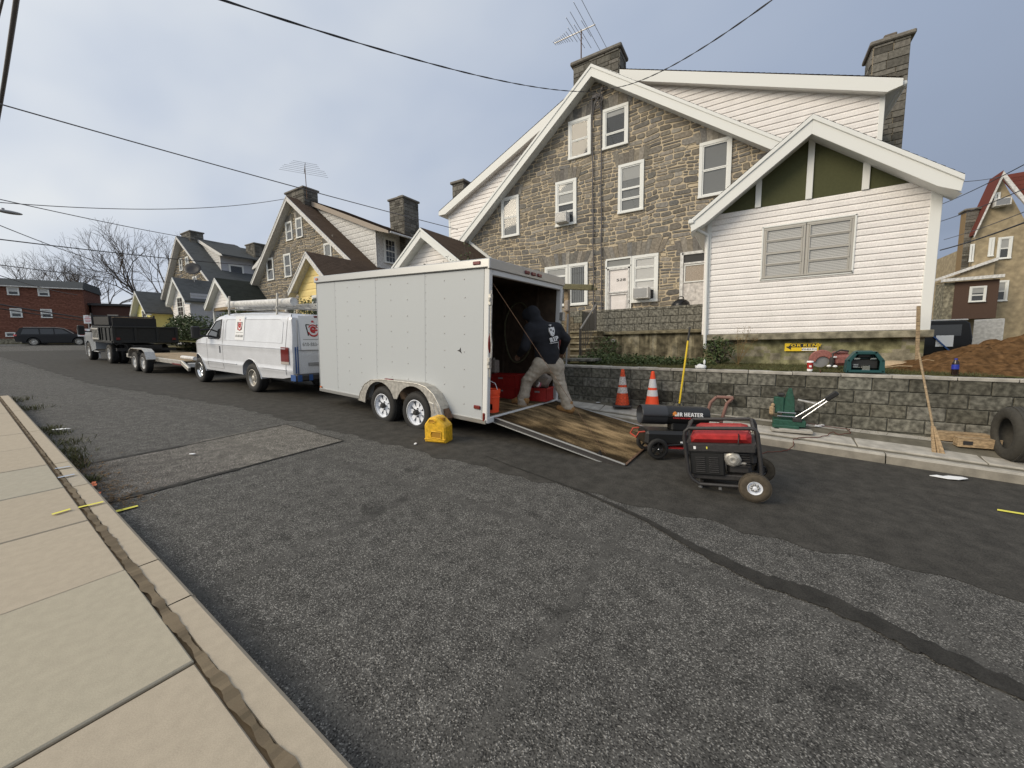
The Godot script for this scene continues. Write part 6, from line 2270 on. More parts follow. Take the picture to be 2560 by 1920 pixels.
func work_van() -> void:
	var o := thing("work_van", "white work van with roof ladder rack and pipe tube beside the trailer", "van")
	o.transform = Transform3D(slope_basis(), Vector3(-8.8, road_y(-8.8), -5.74))
	# local x: 0 at the rear, negative towards the nose
	var HW := 0.97
	var wf := func(x, y):
		var w := HW
		if y > 1.15: w -= (y - 1.15) * 0.12
		if y > 1.82: w -= pow((y - 1.82) / 0.16, 2.0) * 0.16
		if y < 0.62: w -= (0.62 - y) * 0.12
		if absf(y - 0.66) < 0.05: w += 0.012 * (1.0 - absf(y - 0.66) / 0.05)
		if absf(y - 1.13) < 0.03: w += 0.008 * (1.0 - absf(y - 1.13) / 0.03)
		if x < -4.7: w -= pow((-4.7 - x) / 0.7, 2.0) * 0.18
		if x > -0.25: w -= pow((x + 0.25) / 0.25, 2.0) * 0.05
		return w
	var rw := Vector2(-1.84, 0.36)
	var fw := Vector2(-4.90, 0.36)
	var body := PackedVector2Array([Vector2(-0.02, 0.52), Vector2(0.0, 1.0), Vector2(-0.03, 1.45), Vector2(-0.09, 1.86), Vector2(-0.25, 1.955), Vector2(-0.8, 1.985), Vector2(-2.2, 2.0), Vector2(-3.1, 1.985), Vector2(-3.45, 1.95), Vector2(-3.66, 1.86), Vector2(-4.34, 1.36), Vector2(-4.55, 1.30), Vector2(-5.05, 1.20), Vector2(-5.28, 1.10), Vector2(-5.36, 0.98), Vector2(-5.38, 0.62), Vector2(-5.36, 0.46)])
	body.append_array(arc_pts(fw, 0.45, PI * 0.98, 0.02, 12, 1.06))
	body.append(Vector2(-4.44, 0.42))
	body.append(Vector2(-2.30, 0.42))
	body.append_array(arc_pts(rw, 0.46, PI * 0.97, 0.03, 12, 1.06))
	body.append(Vector2(-1.37, 0.42))
	body.append(Vector2(-0.4, 0.46))
	var mb := MB.new()
	shell(mb, body, wf, 0.2, 0.08)
	obj("body", mb, M.van_white, o)
	mb = MB.new()
	for e in [rw, fw]:
		mb.box(Vector3(e.x, 0.55, 0), Vector3(0.98, 0.55, 1.5))
	mb.box(Vector3(-2.7, 0.42, 0), Vector3(4.8, 0.12, 1.5))
	obj("underbody", mb, M.plastic_black, o)
	# side glass, door lines
	var win := vp([-4.18, 1.40, -3.72, 1.76, -3.40, 1.82, -3.44, 1.34, -3.52, 1.30, -4.12, 1.30])
	for s in [1.0, -1.0]:
		mb = MB.new()
		skin_panel(mb, win, wf, 0.006, s)
		obj("side_window", mb, M.dark_glass, o)
		mb = MB.new()
		var out := []
		for q in win:
			out.append(Vector3(q.x, q.y, s * (wf.call(q.x, q.y) + 0.008)))
		out.append(out[0])
		mb.tube(out, 0.012, 5)
		obj("window_seal", mb, M.plastic_black, o)
		for path in [[-4.22, 0.5, -4.24, 1.3], [-3.30, 0.5, -3.28, 1.9], [-4.22, 0.5, -3.30, 0.5], [-0.22, 0.55, -0.2, 1.86]]:
			mb = MB.new()
			var pts := []
			for k in 13:
				var x := lerpf(path[0], path[2], k / 12.0)
				var y := lerpf(path[1], path[3], k / 12.0)
				pts.append(Vector3(x, y, s * (wf.call(x, y) + 0.001)))
			mb.tube(pts, 0.005, 4)
			obj("door_seam", mb, M.print_grey, o)
		for y in [1.15, 0.67]:
			mb = MB.new()
			var pts := []
			for k in 23:
				var x := lerpf(-0.2, -4.9, k / 22.0)
				if y < 1.0 and (absf(x - rw.x) < 0.5 or absf(x - fw.x) < 0.5):
					if pts.size() > 1:
						mb.tube(pts, 0.010, 5)
					pts = []
					continue
				pts.append(Vector3(x, y, s * (wf.call(x, y) + 0.002)))
			if pts.size() > 1:
				mb.tube(pts, 0.010, 5)
			obj("body_crease", mb, M.van_white, o)
		# pressed panel outline behind the cab
		mb = MB.new()
		var rp := []
		for q in [[-3.15, 1.28], [-3.15, 1.75], [-3.08, 1.82], [-0.5, 1.82], [-0.36, 1.75], [-0.36, 1.28], [-3.15, 1.28]]:
			rp.append(Vector3(q[0], q[1], s * (wf.call(q[0], q[1]) + 0.002)))
		mb.tube(rp, 0.007, 4)
		obj("panel_bead", mb, M.van_white, o)
		# handle
		mb = MB.new()
		mb.box(Vector3(-3.44, 1.02, s * (wf.call(-3.44, 1.02) + 0.012)), Vector3(0.025, 0.19, 0.025), 0.008)
		obj("door_handle", mb, M.print_grey, o)
		# mirrors
		mb = MB.new()
		mb.bar(Vector3(-4.05, 1.36, s * 0.93), Vector3(-4.12, 1.36, s * 1.20), 0.09, 0.05, 0.015)
		mb.bar(Vector3(-4.05, 1.55, s * 0.93), Vector3(-4.12, 1.52, s * 1.20), 0.05, 0.04, 0.01)
		mb.box(Vector3(-4.13, 1.46, s * 1.24), Vector3(0.10, 0.34, 0.2), 0.03)
		obj("mirror", mb, M.plastic_black, o)
	# windscreen follows the slope between roof and bonnet
	mb = MB.new()
	mb.quo(Vector3(-3.72, 1.83, -0.78), Vector3(-4.30, 1.41, -0.86), Vector3(-4.30, 1.41, 0.86), Vector3(-3.72, 1.83, 0.78), Vector3(-1, 1, 0))
	for i in range(mb.p.size()):
		mb.p[i] += Vector3(-0.012, 0.016, 0)
	obj("windscreen", mb, M.dark_glass, o)
	for e in [rw, fw]:
		var st := "disc"
		wheel(o, Vector3(e.x, e.y, 0.83), 0.365, 0.24, 0.215, 1.0, "chrome" if e == fw else "worn_metal", st)
		wheel(o, Vector3(e.x, e.y, -0.83), 0.365, 0.24, 0.215, -1.0, "worn_metal", st)
	# arch lips
	for e in [rw, fw]:
		mb = MB.new()
		var pts := []
		for q in arc_pts(e, 0.455, PI * 0.97, 0.03, 16, 1.06):
			pts.append(Vector3(q.x, q.y, wf.call(q.x, q.y) + 0.004))
		mb.tube(pts, 0.014, 5)
		obj("arch_lip", mb, M.van_white, o)
	# tail lamp wraps the rear corner
	mb = MB.new()
	skin_panel(mb, rect(-0.40, 0.80, -0.10, 1.19), wf, 0.010, 1.0, 0.1)
	mb.box(Vector3(-0.25, 0.995, 0.90), Vector3(0.28, 0.37, 0.10), 0.01)
	obj("tail_lamp", mb, M.red_lens, o)
	mb = MB.new()
	skin_panel(mb, rect(-0.40, 0.80, -0.10, 0.86), wf, 0.013, 1.0, 0.1)
	obj("reverse_lamp", mb, M.clear_lens, o)
	# back doors: seam, logo plates, tape, bumper
	mb = MB.new()
	mb.box(Vector3(0.004, 1.15, 0.0), Vector3(0.012, 1.3, 0.012))
	mb.box(Vector3(0.004, 1.15, 0.80), Vector3(0.012, 1.3, 0.010))
	mb.box(Vector3(0.006, 1.12, 0.4), Vector3(0.014, 0.012, 0.8))
	mb.box(Vector3(0.01, 0.80, 0.42), Vector3(0.03, 0.07, 0.3), 0.006)
	obj("rear_door_seam", mb, M.print_grey, o)
	mb = MB.new()
	mb.box(Vector3(0.02, 0.50, 0), Vector3(0.22, 0.16, 1.86), 0.03)
	obj("rear_bumper", mb, M.frame_black, o)
	mb = MB.new()
	for b in [[0.137, 0.50, 0.86, 0.004, 0.15, 0.10], [0.137, 0.50, 0.60, 0.004, 0.14, 0.09], [0.006, 0.9, 0.86, 0.006, 0.6, 0.025], [0.006, 0.9, 0.81, 0.008, 0.62, 0.02]]:
		mb.box(Vector3(b[0], b[1], b[2]), Vector3(b[3], b[4], b[5]))
	mb.box(Vector3(0.0, 0.50, 0.937), Vector3(0.2, 0.14, 0.006))
	obj("blue_tape", mb, M.blue_tape, o)
	mb = MB.new()
	mb.box(Vector3(-0.08, 1.90, 0.0), Vector3(0.06, 0.05, 0.7), 0.01)
	obj("brake_light", mb, M.red_lens, o)
	van_logo(o, Transform3D(Basis(Vector3(1, 0, 0), Vector3(0, 1, -0.12).normalized(), Vector3(0, 0.12, 1).normalized()), Vector3(-2.37, 1.60, (wf.call(-2.37, 1.6) as float) + 0.006)), 0.60, 0.46)
	van_logo(o, Transform3D(Basis(Vector3(0, 0, -1), Vector3(-0.1, 1, 0).normalized(), Vector3(1, 0.1, 0).normalized()), Vector3(-0.028, 1.52, 0.40)), 0.78, 0.66)
	# roof rack with its pipe tube and ladder
	for x in [-0.85, -3.25]:
		mb = MB.new()
		mb.bar(Vector3(x, 1.9, 0.78), Vector3(x, 2.44, 0.74), 0.035, 0.035, 0.004, Vector3.RIGHT)
		mb.bar(Vector3(x, 1.9, -0.78), Vector3(x, 2.30, -0.74), 0.035, 0.035, 0.004, Vector3.RIGHT)
		mb.bar(Vector3(x, 2.10, 0.8), Vector3(x, 2.10, -0.8), 0.04, 0.04, 0.004)
		obj("roof_rack", mb, M.worn_metal, o)
	mb = MB.new()
	mb.tube([Vector3(-3.55, 2.24, 0.60), Vector3(-0.45, 2.24, 0.60)], 0.085, 18)
	mb.tube([Vector3(-0.55, 2.24, 0.60), Vector3(-0.42, 2.24, 0.60)], 0.095, 18)
	mb.tube([Vector3(-3.62, 2.24, 0.60), Vector3(-3.48, 2.24, 0.60)], 0.095, 18)
	obj("pipe_tube", mb, M.old_white, o)
	var l := thing("aluminium_ladder", "aluminium ladder lying on the white van's roof rack", "ladder")
	l.transform = o.transform
	for z in [0.30, -0.12]:
		mb = MB.new()
		mb.bar(Vector3(-3.9, 2.17, z), Vector3(0.5, 2.17, z), 0.03, 0.085, 0.004)
		obj("stile", mb, M.aluminium, l)
	for k in 14:
		mb = MB.new()
		mb.tube([Vector3(-3.75 + k * 0.31, 2.17, 0.335), Vector3(-3.75 + k * 0.31, 2.17, -0.14)], 0.018, 6)
		obj("rung", mb, M.aluminium, l)

func van_logo(o: Node, xf: Transform3D, h: float, w: float) -> void:
	var p := part("logo_plate", o)
	p.transform = xf
	var mb := MB.new()
	mb.box(Vector3(0, 0, 0.002), Vector3(w, h, 0.004))
	obj("plate", mb, M.paper, p)
	# keystone badge: dark outline, red emblem
	mb = MB.new()
	var s := h * 0.36
	var cy := h * 0.12
	for seg in [[-0.60, 0.30, -0.46, -0.55, 0.09], [0.60, 0.30, 0.46, -0.55, 0.09], [-0.62, 0.34, -0.28, 0.34, 0.08], [0.62, 0.34, 0.28, 0.34, 0.08]]:
		mb.bar(Vector3(seg[0] * s, cy + seg[1] * s, 0.006), Vector3(seg[2] * s, cy + seg[3] * s, 0.006), s * seg[4], 0.004, 0.0, Vector3(0, 0, 1))
	mb.box(Vector3(0, -h * 0.19, 0.005), Vector3(w * 0.8, 0.008, 0.003))
	obj("badge_outline", mb, M.print_black, p)
	mb = MB.new()
	mb.tube(arc3(Vector3(0, cy - s * 0.08, 0.006), s * 0.42, PI * 0.15, PI * 0.85, 10), s * 0.05, 4)
	mb.tube(arc3(Vector3(0, cy - s * 0.12, 0.006), s * 0.46, PI * 1.1, PI * 1.9, 10), s * 0.07, 4)
	mb.tube(arc3(Vector3(0, cy - s * 0.05, 0.006), s * 0.2, 0.3, PI * 1.7, 12), s * 0.09, 4)
	mb.box(Vector3(s * 0.1, cy - s * 0.1, 0.006), Vector3(s * 0.55, s * 0.14, 0.004))
	mb.box(Vector3(0, cy + s * 0.62, 0.006), Vector3(s * 0.2, s * 0.16, 0.004))
	obj("badge_emblem", mb, M.print_red, p)
	words(p, "phone_number", "610-883-6801", h * 0.10, M.print_grey, Transform3D(Basis.IDENTITY, Vector3(0, -h * 0.34, 0.005)), 0.003, w / h * 1.02)

func arc3(c: Vector3, r: float, a0: float, a1: float, n: int) -> Array:
	var q := []
	for k in n + 1:
		var a := lerpf(a0, a1, float(k) / n)
		q.append(c + Vector3(cos(a) * r, sin(a) * r, 0))
	return q

func dump_truck() -> void:
	var o := thing("dump_truck", "black dump bed truck with grey cab parked ahead of the flat trailer", "truck")
	o.transform = Transform3D(slope_basis(), Vector3(-21.9, road_y(-21.9), -5.92))
	var mb := MB.new()
	# tailgate with stakes
	mb.box(Vector3(0, 1.24, 0), Vector3(0.07, 0.60, 2.06), 0.015)
	for z in [-1.0, -0.35, 0.35, 1.0]:
		mb.box(Vector3(0.05, 1.24, z), Vector3(0.07, 0.62, 0.10), 0.01)
	mb.box(Vector3(0.05, 1.54, 0), Vector3(0.09, 0.07, 2.1), 0.01)
	mb.box(Vector3(0.05, 0.93, 0), Vector3(0.10, 0.09, 2.1), 0.01)
	obj("tailgate", mb, M.black_paint, o)
	for s in [1.0, -1.0]:
		mb = MB.new()
		mb.box(Vector3(-1.3, 1.24, s * 1.02), Vector3(2.5, 0.58, 0.05), 0.01)
		mb.box(Vector3(-1.3, 1.53, s * 1.03), Vector3(2.55, 0.07, 0.08), 0.01)
		mb.box(Vector3(-1.3, 0.93, s * 1.03), Vector3(2.55, 0.10, 0.09), 0.01)
		for k in 5:
			mb.box(Vector3(-0.25 - k * 0.52, 1.24, s * 1.055), Vector3(0.07, 0.6, 0.05), 0.008)
		obj("bed_side", mb, M.black_paint, o)
	mb = MB.new()
	mb.box(Vector3(-1.3, 0.92, 0), Vector3(2.6, 0.06, 2.0))
	obj("bed_floor", mb, M.black_paint, o)
	mb = MB.new()
	mb.box(Vector3(-2.6, 1.5, 0), Vector3(0.07, 1.05, 2.06), 0.012)
	mb.box(Vector3(-2.85, 2.0, 0), Vector3(0.6, 0.05, 2.06), 0.012)
	for s in [1.0, -1.0]:
		mb.bar(Vector3(-2.6, 1.0, s * 1.03), Vector3(-2.6, 2.1, s * 1.03), 0.06, 0.06, 0.005, Vector3.RIGHT)
	obj("headboard", mb, M.frame_black, o)
	# timber high boards raised above the sides
	for e in [[-0.1, -0.28, 1.74, 0.05, 0.36, 1.36], [-1.5, 0.98, 1.78, 2.1, 0.34, 0.05]]:
		mb = MB.new()
		mb.box(Vector3(e[0], e[2], e[1] if e[5] < 1.0 else 0.30), Vector3(e[3], e[4], e[5]), 0.008)
		obj("high_board", mb, M.rubber, o)
	mb = MB.new()
	for k in 4:
		mb.bar(Vector3(-0.3 - k * 0.3, 1.92 + 0.01 * k, 0.9 - k * 0.2), Vector3(-1.4, 1.95, -0.6 + k * 0.3), 0.1, 0.03)
	obj("loose_planks", mb, M.wood, o)
	# cab: grey with a rounded wing and hood
	var wf := func(x, y):
		var w := 0.98
		if y > 1.15: w -= (y - 1.15) * 0.22
		if x < -4.2: w -= pow((-4.2 - x) / 0.7, 2.0) * 0.16
		return w
	var fw := Vector2(-3.95, 0.40)
	var body := PackedVector2Array([Vector2(-2.75, 0.55), Vector2(-2.75, 1.75), Vector2(-2.9, 1.86), Vector2(-3.3, 1.84), Vector2(-3.75, 1.28), Vector2(-4.55, 1.16), Vector2(-4.78, 1.0), Vector2(-4.82, 0.55)])
	body.append_array(arc_pts(fw, 0.48, PI * 0.95, 0.05, 12))
	mb = MB.new()
	shell(mb, body, wf, 0.3, 0.12)
	obj("cab", mb, M.cab_grey, o)
	mb = MB.new()
	skin_panel(mb, vp([-2.95, 1.28, -2.95, 1.72, -3.25, 1.72, -3.6, 1.28]), wf, 0.006)
	obj("side_window", mb, M.dark_glass, o)
	mb = MB.new()
	mb.box(Vector3(-3.4, 1.36, 1.25), Vector3(0.12, 0.42, 0.22), 0.03)
	mb.bar(Vector3(-3.35, 1.3, 0.95), Vector3(-3.4, 1.3, 1.2), 0.05, 0.05)
	obj("mirror", mb, M.plastic_black, o)
	mb = MB.new()
	mb.box(Vector3(-1.6, 0.72, 0), Vector3(3.4, 0.18, 0.9))
	mb.box(Vector3(-0.75, 0.55, 0), Vector3(0.9, 0.5, 1.1))
	mb.box(Vector3(-0.05, 0.62, 0), Vector3(0.12, 0.12, 1.9))
	obj("chassis", mb, M.plastic_black, o)
	mb = MB.new()
	mb.box(Vector3(-2.55, 0.45, 0.92), Vector3(0.7, 0.04, 0.22), 0.01)
	mb.bar(Vector3(-2.3, 0.42, 0.98), Vector3(-2.1, 0.18, 1.02), 0.06, 0.03)
	obj("side_step", mb, M.aluminium, o)
	# toolbox face with upright slats in front of the bed
	mb = MB.new()
	mb.box(Vector3(-2.0, 1.24, 1.075), Vector3(0.9, 0.5, 0.02))
	obj("rack_back", mb, M.plastic_black, o)
	mb = MB.new()
	mb.box(Vector3(-2.0, 1.44, 1.1), Vector3(0.9, 0.07, 0.05), 0.01)
	mb.box(Vector3(-2.0, 1.02, 1.1), Vector3(0.9, 0.07, 0.05), 0.01)
	for k in 5:
		mb.box(Vector3(-2.4 + k * 0.2, 1.23, 1.1), Vector3(0.05, 0.36, 0.03), 0.006)
	obj("side_rack", mb, M.worn_metal, o)
	wheel(o, Vector3(-1.0, 0.40, 0.86), 0.40, 0.26, 0.23, 1.0, "old_white", "disc")
	wheel(o, Vector3(-1.0, 0.40, 0.56), 0.40, 0.26, 0.23, 1.0, "old_white", "disc")
	wheel(o, Vector3(-1.0, 0.40, -0.80), 0.40, 0.26, 0.23, -1.0, "old_white", "disc")
	wheel(o, Vector3(-3.95, 0.40, 0.86), 0.40, 0.26, 0.23, 1.0, "old_white", "disc")
	wheel(o, Vector3(-3.95, 0.40, -0.86), 0.40, 0.26, 0.23, -1.0, "old_white", "disc")
	for z in [-0.9, 0.9]:
		mb = MB.new()
		mb.box(Vector3(0.06, 1.06, z), Vector3(0.04, 0.10, 0.14), 0.01)
		obj("tail_lamp", mb, M.red_lens, o)

func flat_trailer() -> void:
	var o := thing("flatbed_trailer", "low twin axle flatbed trailer with silver fenders between truck and van", "trailer")
	o.transform = Transform3D(slope_basis(), Vector3(-15.2, road_y(-15.2), -5.85))
	var mb := MB.new()
	for k in 9:
		mb = MB.new()
		mb.col = shade(1.0, 0.15)
		mb.box(Vector3(-2.5, 0.52, -0.84 + k * 0.21), Vector3(5.0, 0.045, 0.2), 0.005)
		obj("deck_plank", mb, M.old_wood, o)
	for s in [1.0, -1.0]:
		mb = MB.new()
		mb.box(Vector3(-2.5, 0.48, s * 0.98), Vector3(5.1, 0.14, 0.07), 0.01)
		mb.bar(Vector3(0.0, 0.5, s * 0.98), Vector3(0.55, 0.3, s * 0.98), 0.07, 0.12, 0.01)
		obj("side_rail", mb, M.worn_metal if s > 0 else M.frame_black, o)
		# fender over both wheels
		mb = MB.new()
		var f := [[-3.75, 0.52], [-3.62, 0.74], [-3.4, 0.83], [-2.3, 0.83], [-2.08, 0.74], [-1.95, 0.50]]
		for k in 5:
			var a := Vector3(f[k][0], f[k][1], s * 1.03)
			var b := Vector3(f[k + 1][0], f[k + 1][1], s * 1.03)
			slab3(mb, a, b, b + Vector3(0, 0, s * 0.26), a + Vector3(0, 0, s * 0.26), Vector3(0, -0.02, 0))
		obj("fender", mb, M.worn_metal, o)
		for x in [-3.3, -2.45]:
			wheel(o, Vector3(x, 0.34, s * 1.15), 0.34, 0.2, 0.2, s, "old_white", "disc")
	mb = MB.new()
	mb.box(Vector3(-2.5, 0.42, 0), Vector3(4.9, 0.08, 1.7))
	mb.bar(Vector3(-5.0, 0.45, 0.7), Vector3(-6.5, 0.45, 0.0), 0.1, 0.1)
	mb.bar(Vector3(-5.0, 0.45, -0.7), Vector3(-6.5, 0.45, 0.0), 0.1, 0.1)
	obj("frame", mb, M.frame_black, o)
	mb = MB.new()
	mb.box(Vector3(0.1, 0.40, 0.6), Vector3(0.2, 0.13, 0.5), 0.01)
	obj("tail_panel", mb, M.old_white, o)
	mb = MB.new()
	mb.box(Vector3(-0.3, 0.42, 0.98), Vector3(0.7, 0.06, 0.08), 0.01)
	obj("reflective_strip", mb, M.red_lens, o)
	var p := thing("white_pipe", "short white pipe lying on the flatbed's deck near the van's nose", "pipe", Vector3(-15.6, road_y(-15.6) + 0.62, -5.2))
	mb = MB.new()
	mb.tube([Vector3(-0.5, 0, 0), Vector3(0.5, -0.04, 0)], 0.06, 12)
	obj("tube", mb, M.old_white, p)

func suv() -> void:
	var n := Vector3(0.91, 0, 0.41).normalized()
	var u := Vector3(0.41, 0, -0.91).normalized()
	var o := thing("parked_suv", "long black sport utility vehicle parked before the brick apartment block", "car")
	o.transform = Transform3D(Basis(u, Vector3.UP, n), n * -57.0 + u * -15.63 + Vector3(0, 2.10, 0))
	# local x forward to the right, 0 at mid length
	var wf := func(x, y):
		var w := 0.98
		if y > 1.02: w -= (y - 1.02) * 0.26
		if x > 1.6: w -= pow((x - 1.6) / 0.7, 2.0) * 0.16
		if x < -2.0: w -= pow((-2.0 - x) / 0.5, 2.0) * 0.06
		return w
	var rw := Vector2(-1.30, 0.38)
	var fw := Vector2(1.66, 0.38)
	var body := PackedVector2Array([Vector2(-2.42, 0.40), Vector2(-2.5, 0.75), Vector2(-2.44, 1.05), Vector2(-2.12, 1.68), Vector2(-1.9, 1.74), Vector2(0.1, 1.74), Vector2(0.66, 1.66), Vector2(1.31, 1.16), Vector2(2.05, 1.05), Vector2(2.28, 0.92), Vector2(2.34, 0.45)])
	body.append_array(arc_pts(fw, 0.46, 0.02, PI * 0.98, 12))
	body.append(Vector2(1.18, 0.36))
	body.append(Vector2(-0.82, 0.36))
	body.append_array(arc_pts(rw, 0.46, 0.02, PI * 0.98, 12))
	var mb := MB.new()
	shell(mb, body, wf, 0.25, 0.1)
	obj("body", mb, M.car_black, o)
	for q in [[-2.05, 1.12, -1.9, 1.62, -0.95, 1.64, -0.9, 1.12], [-0.8, 1.12, -0.85, 1.64, 0.0, 1.64, 0.05, 1.12], [0.13, 1.12, 0.08, 1.64, 0.58, 1.60, 1.12, 1.18]]:
		mb = MB.new()
		skin_panel(mb, vp(q), wf, 0.006)
		obj("side_window", mb, M.dark_glass, o)
	mb = MB.new()
	var pts := []
	for q in [[1.36, 1.18], [0.72, 1.68], [0.2, 1.77], [-1.9, 1.77]]:
		pts.append(Vector3(q[0], q[1], (wf.call(q[0], q[1]) as float) - 0.02))
	mb.tube(pts, 0.02, 5)
	obj("roof_rail", mb, M.aluminium, o)
	mb = MB.new()
	mb.box(Vector3(-2.40, 1.0, 0.88), Vector3(0.22, 0.16, 0.18), 0.03)
	obj("tail_lamp", mb, mat("tail_red", lin(0.6, 0.06, 0.06), 0.25, {coat = 0.6}), o)
	mb = MB.new()
	mb.box(Vector3(0, 0.5, 0), Vector3(4.2, 0.5, 1.5))
	obj("underbody", mb, M.plastic_black, o)
	for e in [rw, fw]:
		wheel(o, Vector3(e.x, 0.38, 0.86), 0.38, 0.24, 0.26, 1.0, "worn_metal", "disc")
		wheel(o, Vector3(e.x, 0.38, -0.86), 0.38, 0.24, 0.26, -1.0, "worn_metal", "disc")

func dark_van() -> void:
	var o := thing("dark_van", "dark van with its rear door open behind the white sunroom", "van", Vector3(7.35, 0.42, -25.0))
	var mb := MB.new()
	mb.prism(vp([-0.95, 0.3, 0.95, 0.3, 0.98, 1.0, 0.85, 1.72, 0.7, 1.84, -0.7, 1.84, -0.85, 1.72, -0.98, 1.0]), -4.6, 0.0, 0.04)
	obj("body", mb, M.car_black, o)
	mb = MB.new()
	mb.box(Vector3(0, 1.88, -2.3), Vector3(1.6, 0.06, 4.5), 0.02)
	obj("roof", mb, M.old_white, o)
	mb = MB.new()
	mb.box(Vector3(-0.1, 1.42, 0.01), Vector3(1.4, 0.5, 0.02), 0.004)
	obj("rear_window", mb, M.dark_glass, o)
	mb = MB.new()
	mb.box(Vector3(0.1, 0.95, 0.02), Vector3(0.55, 0.5, 0.015))
	obj("pale_sheet", mb, M.paper, o)
	mb = MB.new()
	mb.bar(Vector3(-0.3, 1.2, 0.06), Vector3(0.35, 0.4, 0.12), 0.05, 0.05)
	obj("blue_bar", mb, M.blue_tape, o)
	mb = MB.new()
	mb.bar(Vector3(0.95, 1.15, 0.0), Vector3(1.55, 1.15, 0.75), 0.05, 1.4, 0.02)
	obj("open_door", mb, M.old_white, o)
	for x in [-0.8, 0.8]:
		mb = MB.new()
		mb.xf = Transform3D(Basis(Vector3(0, 0, 1), PI / 2), Vector3(x, 0.33, -0.8))
		mb.lathe([Vector2(0.2, -0.1), Vector2(0.33, -0.1), Vector2(0.33, 0.1), Vector2(0.2, 0.1)], 20)
		obj("wheel", mb, M.rubber, o)

